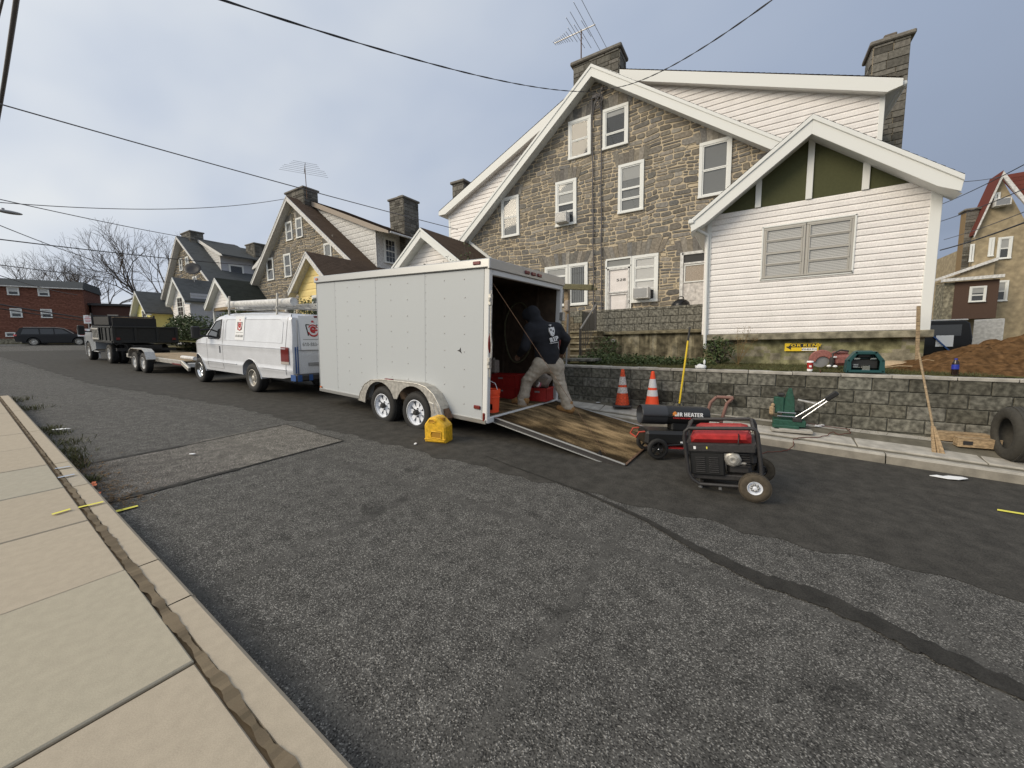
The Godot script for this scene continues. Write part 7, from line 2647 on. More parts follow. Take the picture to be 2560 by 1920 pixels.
# ---------------------------------------------------------------- the worker
func worker() -> void:
	var o := thing("person", "person in a dark hooded sweatshirt, tan trousers and work boots stepping up the ramp", "person", Vector3(-3.0, 0.45, -6.05))
	var q := func(x, y, z): return Vector3(x + 3.0, y - 0.45, z + 6.05)
	var hipL: Vector3 = q.call(-3.06, 1.22, -5.92)
	var hipR: Vector3 = q.call(-2.88, 1.20, -6.13)
	var kneL: Vector3 = q.call(-3.29, 0.93, -5.84)
	var kneR: Vector3 = q.call(-2.80, 0.84, -6.17)
	var ankL: Vector3 = q.call(-3.35, 0.60, -5.80)
	var ankR: Vector3 = q.call(-2.67, 0.47, -6.21)
	var pel: Vector3 = q.call(-2.98, 1.27, -6.03)
	var bel: Vector3 = q.call(-3.00, 1.42, -6.04)
	var che: Vector3 = q.call(-3.04, 1.68, -6.03)
	var shL: Vector3 = q.call(-3.22, 1.83, -5.84)
	var shR: Vector3 = q.call(-2.90, 1.84, -6.22)
	var elL: Vector3 = q.call(-3.26, 1.54, -5.74)
	var elR: Vector3 = q.call(-2.77, 1.66, -6.33)
	var wrL: Vector3 = q.call(-3.46, 1.40, -5.88)
	var wrR: Vector3 = q.call(-2.92, 1.42, -6.50)
	var nek: Vector3 = q.call(-3.16, 1.92, -5.99)
	var hed: Vector3 = q.call(-3.27, 2.08, -5.97)
	var look := Vector3(-0.80, -0.22, 0.05).normalized()
	# one body from head to ankles
	var F := Field.new(Vector3(-0.75, -0.05, -0.65), Vector3(0.6, 1.85, 0.5), 0.02)
	F.cap(pel, bel, 0.13, 0.14, 0.06)
	F.cap(bel, che, 0.14, 0.15, 0.06)
	F.cap(shL, shR, 0.07, 0.07, 0.08)
	F.cap(che, nek, 0.1, 0.055, 0.06)
	F.cap(nek, hed, 0.055, 0.06, 0.03)
	F.cap(hed + Vector3(0.02, 0.03, 0), hed + look * 0.03 - Vector3(0, 0.04, 0), 0.095, 0.075, 0.03)
	for l in [[hipL, kneL, ankL], [hipR, kneR, ankR]]:
		F.cap(pel, l[0], 0.1, 0.1, 0.05)
		F.cap(l[0], l[1], 0.085, 0.055, 0.04)
		F.cap(l[1], l[2], 0.055, 0.038, 0.03)
	for a in [[shL, elL, wrL], [shR, elR, wrR]]:
		F.cap(a[0], a[1], 0.05, 0.04, 0.04)
		F.cap(a[1], a[2], 0.04, 0.028, 0.03)
	var mb := MB.new()
	F.emit(mb)
	# face, shadowed by the hood
	var side := look.cross(Vector3.UP).normalized()
	var G := Field.new(hed - Vector3(0.15, 0.16, 0.15), hed + Vector3(0.15, 0.17, 0.15), 0.006)
	G.cap(hed + Vector3(0.02, 0.04, 0), hed + look * 0.02 + Vector3(0, -0.03, 0), 0.09, 0.075, 0.03)
	G.cap(hed + look * 0.055 + Vector3(0, -0.06, 0), hed + look * 0.06 + Vector3(0, -0.09, 0), 0.04, 0.032, 0.03)
	G.cap(hed + look * 0.085 + Vector3(0, 0.015, 0), hed + look * 0.112 + Vector3(0, -0.025, 0), 0.010, 0.016, 0.02)
	G.cap(hed + look * 0.085 + side * -0.03 + Vector3(0, 0.03, 0), hed + look * 0.085 + side * 0.03 + Vector3(0, 0.03, 0), 0.018, 0.018, 0.02)
	G.cap(hed + look * 0.09 + side * -0.02 + Vector3(0, -0.06, 0), hed + look * 0.09 + side * 0.02 + Vector3(0, -0.06, 0), 0.010, 0.010, 0.012)
	for s in [-1.0, 1.0]:
		G.cap(hed + side * s * 0.088 + Vector3(0, 0.02, 0), hed + side * s * 0.09 + Vector3(0, -0.025, 0), 0.014, 0.010, 0.01)
	G.emit(mb)
	# hands close round a box edge in front of him
	for h in [[wrL, (wrL - elL).normalized(), 1.0], [wrR, (wrR - elR).normalized(), -1.0]]:
		var w: Vector3 = h[0]
		var f: Vector3 = h[1]
		var lat := f.cross(Vector3.UP).normalized()
		var up := lat.cross(f).normalized()
		var B := Field.new(w - Vector3(0.16, 0.14, 0.16), w + Vector3(0.2, 0.14, 0.2), 0.005)
		B.cap(w - f * 0.02, w + f * 0.03, 0.028, 0.026, 0.02)
		B.cap(w + f * 0.03 - lat * 0.022, w + f * 0.085 - lat * 0.028, 0.020, 0.016, 0.018)
		B.cap(w + f * 0.03 + lat * 0.022, w + f * 0.085 + lat * 0.028, 0.020, 0.016, 0.018)
		for k in 4:
			var b := w + f * 0.085 + lat * (-0.033 + 0.022 * k)
			var ln: float = [0.030, 0.036, 0.034, 0.026][k]
			var m := b + f * ln - up * 0.008
			var t := m + f * ln * 0.5 - up * ln * 0.75
			B.cap(b, m, 0.0095, 0.009, 0.006)
			B.cap(m, t, 0.009, 0.008, 0.005)
			B.cap(t, t - up * ln * 0.7 - f * 0.006, 0.008, 0.007, 0.005)
		var tb: Vector3 = w + f * 0.03 - lat * h[2] * 0.03
		var tm: Vector3 = tb + f * 0.03 - lat * h[2] * 0.028 - up * 0.012
		B.cap(tb, tm, 0.013, 0.011, 0.01)
		B.cap(tm, tm + f * 0.028 - up * 0.02, 0.011, 0.009, 0.006)
		B.emit(mb)
	obj("body", mb, M.skin, o)
	# trousers
	var R := Field.new(Vector3(-0.7, -0.02, -0.55), Vector3(0.6, 1.05, 0.5), 0.014)
	R.cap(pel + Vector3(0, 0.02, 0), bel - Vector3(0, 0.02, 0), 0.165, 0.165, 0.05)
	R.cap(hipL, hipR, 0.14, 0.15, 0.06)
	for l in [[hipL, kneL, ankL, 0], [hipR, kneR, ankR, 1]]:
		R.cap(l[0], l[1], 0.135, 0.098, 0.05)
		R.cap(l[1], l[2] + Vector3(0, 0.02, 0), 0.098, 0.088, 0.03)
		# cloth bunched over the boot
		var d: Vector3 = (l[2] - l[1] as Vector3).normalized()
		R.cap(l[2] - d * 0.10, l[2] - d * 0.06 + Vector3(-0.02, 0, 0), 0.098, 0.092, 0.012)
		R.cap(l[2] + d * 0.01, l[2] + d * 0.05, 0.098, 0.09, 0.012)
		var ax: Vector3 = l[1] - l[0]
		for k in 3:
			var p: Vector3 = l[0] + ax * (0.3 + 0.25 * k)
			R.cap(p + Vector3(0.06, -0.03, 0.09), p + Vector3(-0.07, 0.02, 0.1), 0.02, 0.012, 0.03)
	R.wrinkle(0.009, 5.0, 4)
	mb = MB.new()
	R.emit(mb)
	obj("trousers", mb, M.khaki, o)
	# hooded sweatshirt
	var S := Field.new(Vector3(-0.62, 0.78, -0.62), Vector3(0.52, 1.92, 0.52), 0.015)
	S.cap(pel + Vector3(-0.01, 0.02, 0), bel, 0.195, 0.20, 0.05)
	S.cap(bel, che, 0.20, 0.205, 0.06)
	S.cap(che + Vector3(-0.06, 0.02, 0.07), che + Vector3(0.06, 0.03, -0.1), 0.17, 0.17, 0.06)
	S.cap(shL, shR, 0.105, 0.105, 0.10)
	for a in [[shL, elL, wrL], [shR, elR, wrR]]:
		S.cap(a[0], a[1], 0.098, 0.082, 0.05)
		S.cap(a[1], a[1].lerp(a[2], 0.94), 0.08, 0.056, 0.03)
	S.cap(nek - Vector3(0, 0.04, 0), hed + Vector3(0.03, 0.0, 0), 0.115, 0.125, 0.05)
	S.cap(hed + Vector3(0.03, 0.03, 0), hed + look * 0.05 + Vector3(0, 0.02, 0), 0.135, 0.115, 0.03)
	S.cap(nek + Vector3(0.12, -0.04, -0.08), nek + Vector3(0.02, 0.05, 0.0), 0.07, 0.08, 0.06)
	# face opening of the hood
	var open := hed + look * 0.135
	for kk in S.nz:
		for j in S.ny:
			for i in S.nx:
				var p := S.o + Vector3(i, j, kk) * S.h
				var e := Vector3((p - open).dot(look) / 0.10, (p - open).dot(Vector3.UP) / 0.095, (p - open).dot(side) / 0.075).length()
				var id := (kk * S.ny + j) * S.nx + i
				S.d[id] = maxf(S.d[id], (1.0 - e) * 0.075)
	S.wrinkle(0.010, 4.0, 6)
	mb = MB.new()
	S.emit(mb)
	obj("hooded_sweatshirt", mb, M.hoodie, o)
	# boots
	mb = MB.new()
	var sole := MB.new()
	for f in [[ankL, Vector3(-0.96, -0.02, 0.05), 0.525 - 0.45], [ankR, Vector3(-0.95, 0.16, 0.02), 0.358 - 0.45]]:
		var a: Vector3 = f[0]
		var fd: Vector3 = (f[1] as Vector3).normalized()
		var B := Field.new(a - Vector3(0.34, 0.22, 0.16), a + Vector3(0.2, 0.14, 0.16), 0.012)
		var g := Vector3(a.x, f[2] + 0.065, a.z)
		B.cap(a + Vector3(0.01, 0.06, 0), g + Vector3(0.03, 0.02, 0), 0.072, 0.066, 0.04)
		B.cap(g - fd * 0.05, g + fd * 0.12, 0.056, 0.052, 0.05, Vector3(1, 1, 0.9))
		B.cap(g + fd * 0.08, g + fd * 0.19 + Vector3(0, -0.012, 0), 0.056, 0.045, 0.04)
		B.wrinkle(0.004, 9.0, 3)
		B.emit(mb)
		var keep := Basis(-fd, Vector3(0, 1, 0), Vector3(0, 0, 1))
		sole.xf = Transform3D(keep, g + Vector3(0, -0.062, 0))
		var ol := PackedVector2Array()
		for k in 20:
			var t := TAU * k / 20.0
			ol.append(Vector2(-0.07 + cos(t) * 0.165, sin(t) * (0.058 if cos(t) < 0 else 0.046)))
		sole.xf = sole.xf * Transform3D(Basis(Vector3.RIGHT, -PI / 2), Vector3.ZERO)
		sole.prism(ol, -0.002, 0.03, 0.004)
	obj("boots", mb, M.boot, o)
	obj("boot_soles", sole, M.boot_sole, o)
	# print on the back
	var bn := Vector3(0.76, 0.10, 0.64).normalized()
	var bu := (Vector3(-0.16, 1, 0.05) - bn * bn.dot(Vector3(-0.16, 1, 0.05))).normalized()
	var br := bu.cross(bn)
	var at := che + Vector3(0.02, 0.02, -0.02) + bn * 0.232 + br * 0.02
	var xf := Transform3D(Basis(br, bu, bn), at)
	var pr := part("back_print", o)
	pr.transform = xf
	words(pr, "lettering", "RIP", 0.075, M.print_white, Transform3D(Basis(Vector3(0.98, 0.12, 0), Vector3(-0.12, 0.98, 0), Vector3(0, 0, 1)), Vector3(0.015, -0.075, 0.0)), 0.02)
	mb = MB.new()
	mb.prism(vp([-0.045, 0.13, -0.05, 0.07, -0.03, 0.0, 0.0, -0.025, 0.03, 0.0, 0.05, 0.07, 0.045, 0.13, 0.025, 0.12, 0.0, 0.135, -0.025, 0.12]), -0.02, 0.012)
	mb.box(Vector3(0.0, -0.135, 0), Vector3(0.14, 0.008, 0.03))
	mb.bar(Vector3(-0.03, 0.175, 0), Vector3(-0.01, 0.155, 0), 0.03, 0.012)
	mb.bar(Vector3(0.0, 0.175, 0), Vector3(-0.01, 0.155, 0), 0.03, 0.012)
	obj("emblem", mb, M.print_white, pr)
	mb = MB.new()
	mb.ball(Vector3(-0.018, 0.085, 0.012), Vector3(0.014, 0.02, 0.004), 8, 6)
	mb.ball(Vector3(0.02, 0.06, 0.012), Vector3(0.012, 0.022, 0.004), 8, 6)
	mb.bar(Vector3(-0.01, 0.02, 0.012), Vector3(0.02, 0.005, 0.012), 0.006, 0.006)
	obj("emblem_detail", mb, M.print_black, pr)

# ---------------------------------------------------------------- tools and small things
func traffic_cone(label: String, at: Vector3, dirty: bool, turn: float) -> void:
	var t := thing("traffic_cone", label, "traffic cone", at, turn, "orange traffic cones on the sidewalk")
	var mb := MB.new()
	mb.box(Vector3(0, 0.02, 0), Vector3(0.36, 0.04, 0.36), 0.012)
	obj("base", mb, M.frame_black, t)
	var R := func(y): return lerpf(0.135, 0.030, (y - 0.04) / 0.68)
	var seg := [[0.04, 0.27, "o"], [0.27, 0.385, "w"], [0.385, 0.43, "o"], [0.43, 0.59, "w"], [0.59, 0.72, "o"]]
	for s in seg:
		mb = MB.new()
		var e: float = 0.002 if s[2] == "w" else 0.0
		mb.lathe([Vector2(R.call(s[0]) + e, s[0]), Vector2(R.call(s[1]) + e, s[1])], 28)
		if s[1] > 0.7:
			mb.lathe([Vector2(0.030, 0.72), Vector2(0.024, 0.735), Vector2(0.0, 0.735)], 28)
		var m: Material = M.orange if not dirty else M.orange_dirty
		if s[2] == "w":
			m = M.reflective if not dirty else M.reflective_dirty
		obj("reflective_collar" if s[2] == "w" else "cone_body", mb, m, t)

func gas_can() -> void:
	var t := thing("fuel_can", "yellow plastic fuel can on the street beside the trailer wheels", "fuel can", Vector3(-3.87, road_y(-3.87), -4.18), 0.25)
	var mb := MB.new()
	mb.prism(vp([-0.165, 0.0, 0.165, 0.0, 0.17, 0.02, 0.17, 0.235, 0.155, 0.265, 0.05, 0.36, 0.02, 0.375, -0.06, 0.375, -0.09, 0.36, -0.16, 0.275, -0.17, 0.245, -0.17, 0.02]), -0.115, 0.115, 0.022)
	mb.prism(vp([-0.17, 0.045, 0.17, 0.045, 0.17, 0.06, -0.17, 0.06]), -0.118, 0.121, 0.004)
	obj("body", mb, M.yellow_plastic, t)
	mb = MB.new()
	mb.prism(vp([-0.04, 0.08, 0.10, 0.08, 0.10, 0.18, -0.035, 0.18, -0.05, 0.14]), 0.112, 0.117)
	obj("recess", mb, mat("yellow_shade", lin(0.40, 0.20, 0.012), 0.6), t)
	mb = MB.new()
	mb.tube([Vector3(-0.055, 0.075, 0.12), Vector3(0.10, 0.07, 0.12), Vector3(0.105, 0.165, 0.12), Vector3(-0.045, 0.17, 0.12), Vector3(-0.065, 0.13, 0.12), Vector3(-0.055, 0.075, 0.12)], 0.008, 6)
	mb.tube([Vector3(-0.075, 0.345, 0.117), Vector3(-0.02, 0.345, 0.117), Vector3(0.03, 0.32, 0.117), Vector3(-0.03, 0.29, 0.117), Vector3(-0.1, 0.30, 0.117), Vector3(-0.075, 0.345, 0.117)], 0.007, 6)
	obj("moulded_ribs", mb, M.yellow_plastic, t)
	mb = MB.new()
	mb.prism(vp([-0.085, 0.305, -0.03, 0.30, 0.015, 0.322, -0.025, 0.338, -0.07, 0.338]), 0.113, 0.117)
	obj("grip_hollow", mb, M.yellow_shade, t)
	mb = MB.new()
	mb.xf = Transform3D(Basis.IDENTITY, Vector3(0.08, 0.33, 0))
	mb.lathe([Vector2(0.04, -0.02), Vector2(0.04, 0.03), Vector2(0.0, 0.035)], 16)
	obj("cap", mb, M.yellow_shade, t)

func space_heater() -> void:
	var a := Vector3(-1.235, 0.625, -5.24)
	var b := Vector3(-0.45, 0.575, -5.74)
	var d := (b - a).normalized()
	var t := thing("space_heater", "black wheeled torpedo heater standing at the foot of the ramp", "heater", Vector3(-0.9, road_y(-0.9), -5.5))
	# local frame: x along the barrel
	var bz := d.cross(Vector3.UP).normalized()
	var by := bz.cross(d).normalized()
	t.transform = Transform3D(Basis(d, by, bz), Vector3(-0.86, 0.045, -5.49))
	var H := 0.555
	var mb := MB.new()
	mb.xf = Transform3D(Basis(Vector3(0, 0, 1), -PI / 2), Vector3(0, H, 0))
	mb.lathe([Vector2(0.0, -0.40), Vector2(0.10, -0.40), Vector2(0.126, -0.465), Vector2(0.132, -0.46), Vector2(0.132, -0.13), Vector2(0.128, -0.128)], 28)
	obj("heat_shield", mb, mat("heater_gloss", lin(0.035, 0.036, 0.040), 0.30), t)
	mb = MB.new()
	mb.xf = Transform3D(Basis(Vector3(0, 0, 1), -PI / 2), Vector3(0, H, 0))
	mb.lathe([Vector2(0.128, -0.13), Vector2(0.126, 0.36), Vector2(0.118, 0.44), Vector2(0.09, 0.455), Vector2(0.0, 0.455)], 28)
	for s in [-1.0, 1.0]:
		mb.box(Vector3(0.0, 0.0, s * 0.132), Vector3(0.012, 0.9, 0.012))
	obj("barrel", mb, M.plastic_black, t)
	# print
	words(t, "heater_print", "MR HEATER", 0.052, M.print_white, Transform3D(Basis(Vector3.RIGHT, Vector3(0, 0.96, -0.28), Vector3(0, 0.28, 0.96)), Vector3(0.145, H + 0.028, 0.128)), 0.006, 0.95)
	words(t, "heater_print", "CONTRACTOR SERIES", 0.02, M.print_red, Transform3D(Basis(Vector3.RIGHT, Vector3(0, 1.0, 0.0), Vector3(0, 0, 1)), Vector3(0.12, H - 0.018, 0.132)), 0.006, 1.3)
	mb = MB.new()
	for k in 10:
		var an := TAU * k / 10.0
		mb.prism(PackedVector2Array([Vector2(-0.042, H + 0.035) + Vector2(cos(an), sin(an)) * 0.034, Vector2(-0.042, H + 0.035) + Vector2(cos(an + 0.35), sin(an + 0.35)) * 0.018, Vector2(-0.042, H + 0.035) + Vector2(cos(an - 0.35), sin(an - 0.35)) * 0.018]), 0.12, 0.130)
	mb.xf = Transform3D(Basis(Vector3.RIGHT, PI / 2), Vector3(-0.042, H + 0.035, 0.125))
	mb.lathe([Vector2(0.02, -0.004), Vector2(0.02, 0.006), Vector2(0.0, 0.007)], 14)
	obj("sun_emblem", mb, mat("print_orange", lin(0.8, 0.30, 0.06), 0.6), t)
	mb = MB.new()
	mb.box(Vector3(-0.07, 0.26, 0), Vector3(0.70, 0.20, 0.34), 0.04)
	mb.box(Vector3(0.12, 0.41, 0), Vector3(0.34, 0.12, 0.16), 0.02)
	obj("fuel_tank", mb, M.plastic_black, t)
	mb = MB.new()
	mb.box(Vector3(0.1, 0.145, 0.10), Vector3(0.6, 0.014, 0.2))
	obj("red_tray", mb, M.red_tank, t)
	mb = MB.new()
	for z in [-0.19, 0.19]:
		mb.tube([Vector3(-0.32, 0.16, z), Vector3(0.1, 0.20, z), Vector3(0.62, 0.30, z), Vector3(0.72, 0.34, z)], 0.013, 8)
	mb.tube([Vector3(0.72, 0.34, -0.19), Vector3(0.72, 0.34, 0.19)], 0.013, 8)
	obj("handle_frame", mb, M.plastic_black, t)
	mb = MB.new()
	mb.tube([Vector3(-0.42, 0.34, -0.12), Vector3(-0.50, 0.33, -0.12), Vector3(-0.53, 0.26, -0.12), Vector3(-0.53, 0.26, 0.12), Vector3(-0.50, 0.33, 0.12), Vector3(-0.42, 0.34, 0.12)], 0.011, 8)
	obj("front_handle", mb, mat("handle_red", lin(0.42, 0.06, 0.035), 0.5), t)
	mb = MB.new()
	mb.box(Vector3(0.06, 0.225, 0.192), Vector3(0.05, 0.02, 0.012))
	obj("white_tag", mb, M.paper, t)
	for z in [0.21, -0.21]:
		var w := part("wheel", t)
		w.position = Vector3(-0.27, 0.135, z)
		mb = MB.new()
		mb.xf = Transform3D(Basis(Vector3.RIGHT, PI / 2), Vector3.ZERO)
		mb.lathe([Vector2(0.095, -0.025), Vector2(0.125, -0.03), Vector2(0.135, -0.015), Vector2(0.135, 0.015), Vector2(0.125, 0.03), Vector2(0.095, 0.025)], 28, true)
		obj("tyre", mb, M.rubber, w)
		mb = MB.new()
		for k in 5:
			var an := TAU * k / 5.0 + 0.3
			mb.bar(Vector3.ZERO, Vector3(cos(an), sin(an), 0) * 0.1, 0.02, 0.018, 0.0, Vector3(0, 0, 1))
		mb.xf = Transform3D(Basis(Vector3.RIGHT, PI / 2), Vector3.ZERO)
		mb.lathe([Vector2(0.1, -0.02), Vector2(0.1, 0.02), Vector2(0.085, 0.02), Vector2(0.085, -0.02)], 24)
		obj("spokes", mb, M.plastic_black, w)
		mb = MB.new()
		mb.ball(Vector3(0, 0, signf(z) * 0.03), Vector3(0.012, 0.012, 0.012), 8, 6)
		obj("axle_cap", mb, M.chrome, w)

func generator() -> void:
	var t := thing("portable_generator", "portable generator with red fuel tank in a black tube frame on two wheels", "generator", Vector3(-0.18, 0.0, -4.66))
	var yaw := Transform3D(Basis(Vector3(0.998, 0.09, -0.03).normalized(), Vector3(-0.09, 0.998, 0).normalized(), Vector3(0.03, 0, 0.998)), Vector3.ZERO)
	var P := func(x, y, z): return Vector3(x, y, z)
	var x0 := -0.33
	var x1 := 0.32
	var zf := 0.27
	var zb := -0.27
	var g := part("tube_frame", t)
	t.transform = Transform3D(yaw.basis.orthonormalized(), Vector3(-0.18, -0.005, -4.66))
	for z in [zf, zb]:
		var mb := MB.new()
		mb.tube([P.call(x0 + 0.12, 0.11, z), P.call(x0 + 0.05, 0.16, z), P.call(x0 + 0.02, 0.24, z), P.call(x0, 0.60, z), P.call(x0 + 0.01, 0.67, z), P.call(x0 + 0.05, 0.705, z), P.call(x1 - 0.04, 0.705, z), P.call(x1, 0.69, z), P.call(x1 + 0.015, 0.65, z), P.call(x1 + 0.03, 0.30, z), P.call(x1 + 0.02, 0.12, z)], 0.019, 10)
		mb.tube([P.call(x0 + 0.11, 0.11, z), P.call(x1 + 0.02, 0.11, z)], 0.018, 10)
		obj("side_loop", mb, M.frame_black, g)
	var mb := MB.new()
	for q in [[x0 + 0.04, 0.70], [x1 - 0.02, 0.70], [x0 + 0.14, 0.11], [x1, 0.11], [x1 + 0.02, 0.42]]:
		mb.tube([P.call(q[0], q[1], zb), P.call(q[0], q[1], zf)], 0.017, 8)
	obj("cross_tubes", mb, M.frame_black, g)
	mb = MB.new()
	mb.box(Vector3(0, 0.495, zf - 0.02), Vector3(0.62, 0.075, 0.02), 0.004)
	mb.box(Vector3(0, 0.535, 0), Vector3(0.64, 0.012, 0.5), 0.003)
	obj("tank_shelf", mb, M.frame_black, t)
	# fuel tank: soft box with a raised top
	mb = MB.new()
	mb.prism(vp([-0.27, 0.54, 0.28, 0.54, 0.285, 0.61, 0.26, 0.655, 0.20, 0.67, -0.20, 0.675, -0.24, 0.655, -0.275, 0.60]), -0.20, 0.245, 0.045)
	obj("fuel_tank", mb, M.red_tank, t)
	mb = MB.new()
	mb.tube([Vector3(0.02, 0.672, 0.1), Vector3(0.16, 0.672, 0.13), Vector3(0.175, 0.63, 0.255), Vector3(0.165, 0.545, 0.262)], 0.006, 6)
	mb.box(Vector3(0.04, 0.675, 0.1), Vector3(0.04, 0.014, 0.03), 0.004)
	mb.box(Vector3(0.22, 0.675, 0.1), Vector3(0.04, 0.014, 0.03), 0.004)
	obj("fuel_line", mb, M.plastic_black, t)
	mb = MB.new()
	mb.box(Vector3(-0.235, 0.497, zf - 0.006), Vector3(0.022, 0.03, 0.004))
	obj("white_label", mb, M.paper, t)
	mb = MB.new()
	mb.box(Vector3(-0.12, 0.499, zf - 0.006), Vector3(0.012, 0.024, 0.004))
	obj("yellow_label", mb, M.chalk_yellow, t)
	# control box with louvres
	mb = MB.new()
	mb.box(Vector3(-0.13, 0.32, 0.10), Vector3(0.32, 0.24, 0.28), 0.01)
	mb.box(Vector3(-0.13, 0.45, 0.10), Vector3(0.33, 0.03, 0.29), 0.006)
	obj("control_box", mb, M.plastic_black, t)
	mb = MB.new()
	for c in [-0.19, -0.065]:
		for k in 8:
			mb.bar(Vector3(c - 0.045, 0.235 + k * 0.022, 0.246), Vector3(c + 0.045, 0.235 + k * 0.022, 0.246), 0.012, 0.009, 0.002)
	obj("louvre", mb, M.frame_black, t)
	# engine with recoil starter
	mb = MB.new()
	mb.box(Vector3(0.16, 0.33, 0.0), Vector3(0.22, 0.26, 0.36), 0.03)
	mb.box(Vector3(0.25, 0.40, 0.02), Vector3(0.14, 0.2, 0.3), 0.03)
	mb.box(Vector3(0.0, 0.17, 0.0), Vector3(0.55, 0.06, 0.4), 0.01)
	for k in 6:
		mb.box(Vector3(0.21, 0.30 + k * 0.025, 0.19), Vector3(0.1, 0.008, 0.04))
	obj("engine", mb, M.frame_black, t)
	mb = MB.new()
	mb.xf = Transform3D(Basis(Vector3.RIGHT, PI / 2), Vector3(0.11, 0.375, 0.2))
	mb.lathe([Vector2(0.078, -0.02), Vector2(0.078, 0.03), Vector2(0.06, 0.045), Vector2(0.045, 0.046), Vector2(0.045, 0.055), Vector2(0.03, 0.058), Vector2(0.015, 0.056), Vector2(0.012, 0.045), Vector2(0.0, 0.045)], 8)
	mb.xf = Transform3D.IDENTITY
	mb.box(Vector3(0.055, 0.405, 0.2), Vector3(0.06, 0.07, 0.04), 0.01)
	mb.box(Vector3(0.15, 0.33, 0.19), Vector3(0.16, 0.04, 0.04), 0.01)
	obj("recoil_starter", mb, M.worn_metal, t)
	mb = MB.new()
	mb.box(Vector3(-0.02, 0.085, zf - 0.02), Vector3(0.03, 0.06, 0.03), 0.004)
	mb.box(Vector3(x0 + 0.12, 0.05, 0), Vector3(0.04, 0.09, 0.4), 0.008)
	obj("foot", mb, M.steel, t)
	for e in [[0.285, zf + 0.045, 1.0], [0.36, zb - 0.04, -1.0]]:
		wheel(t, Vector3(e[0], 0.128, e[1]), 0.134, 0.075, 0.066, e[2], "rim_white", "disc", "dusty_rubber")

func block_cutter() -> void:
	var t := thing("masonry_block_cutter", "green masonry block cutter with twin steel handles by the retaining wall", "block cutter", Vector3(0.58, 0.215, -7.46))
	var mb := MB.new()
	mb.box(Vector3(0.0, 0.06, 0), Vector3(0.42, 0.10, 0.30), 0.01)
	mb.box(Vector3(-0.05, 0.02, 0.18), Vector3(0.34, 0.05, 0.16), 0.01)
	mb.prism(vp([-0.22, 0.0, 0.22, 0.0, 0.16, 0.12, -0.16, 0.12]), -0.05, 0.05)
	obj("base", mb, M.green_paint, t)
	mb = MB.new()
	mb.prism(vp([-0.10, 0.08, 0.08, 0.08, 0.06, 0.42, 0.02, 0.60, -0.02, 0.60, -0.06, 0.46]), -0.04, 0.04, 0.008)
	mb.box(Vector3(-0.14, 0.33, 0.0), Vector3(0.14, 0.26, 0.12), 0.015)
	obj("column", mb, M.green_paint, t)
	mb = MB.new()
	mb.box(Vector3(-0.12, 0.50, 0.02), Vector3(0.10, 0.05, 0.10), 0.015)
	mb.bar(Vector3(-0.12, 0.36, 0.02), Vector3(-0.12, 0.52, 0.02), 0.05, 0.05)
	mb.box(Vector3(0.10, 0.12, 0.10), Vector3(0.12, 0.06, 0.12), 0.01)
	obj("clamp", mb, M.frame_black, t)
	mb = MB.new()
	for y in [0.16, 0.22]:
		mb.bar(Vector3(-0.16, y, 0.10), Vector3(0.08, y, 0.10), 0.03, 0.02, 0.004)
	for k in 2:
		mb.tube([Vector3(0.08 + k * 0.05, 0.16 - k * 0.05, 0.08), Vector3(0.46, 0.50 - k * 0.05, 0.12)], 0.012, 8)
	obj("lever_bars", mb, M.chrome, t)
	mb = MB.new()
	mb.bar(Vector3(0.43, 0.46, 0.12), Vector3(0.56, 0.58, 0.13), 0.05, 0.075, 0.015)
	obj("grip", mb, M.plastic_black, t)
	mb = MB.new()
	mb.tube([Vector3(0.1, 0.42, 0.0), Vector3(0.40, 0.36, 0.0)], 0.022, 8)
	obj("guide_bar", mb, M.worn_metal, t)
	mb = MB.new()
	mb.box(Vector3(-0.23, 0.24, 0.06), Vector3(0.07, 0.14, 0.08), 0.02)
	mb.box(Vector3(-0.22, 0.33, 0.06), Vector3(0.05, 0.05, 0.06), 0.015)
	obj("wooden_stop", mb, M.wood, t)
	var b := thing("grey_paver", "pale grey paver block lying before the block cutter", "paver", Vector3(0.6, 0.172, -7.2), 0.05)
	mb = MB.new()
	mb.box(Vector3(0, 0.02, 0), Vector3(0.52, 0.045, 0.16), 0.006)
	obj("slab", mb, M.concrete, b)
	mb = MB.new()
	mb.box(Vector3(-0.19, 0.044, 0.03), Vector3(0.06, 0.006, 0.06))
	obj("dark_socket", mb, M.plastic_black, b)

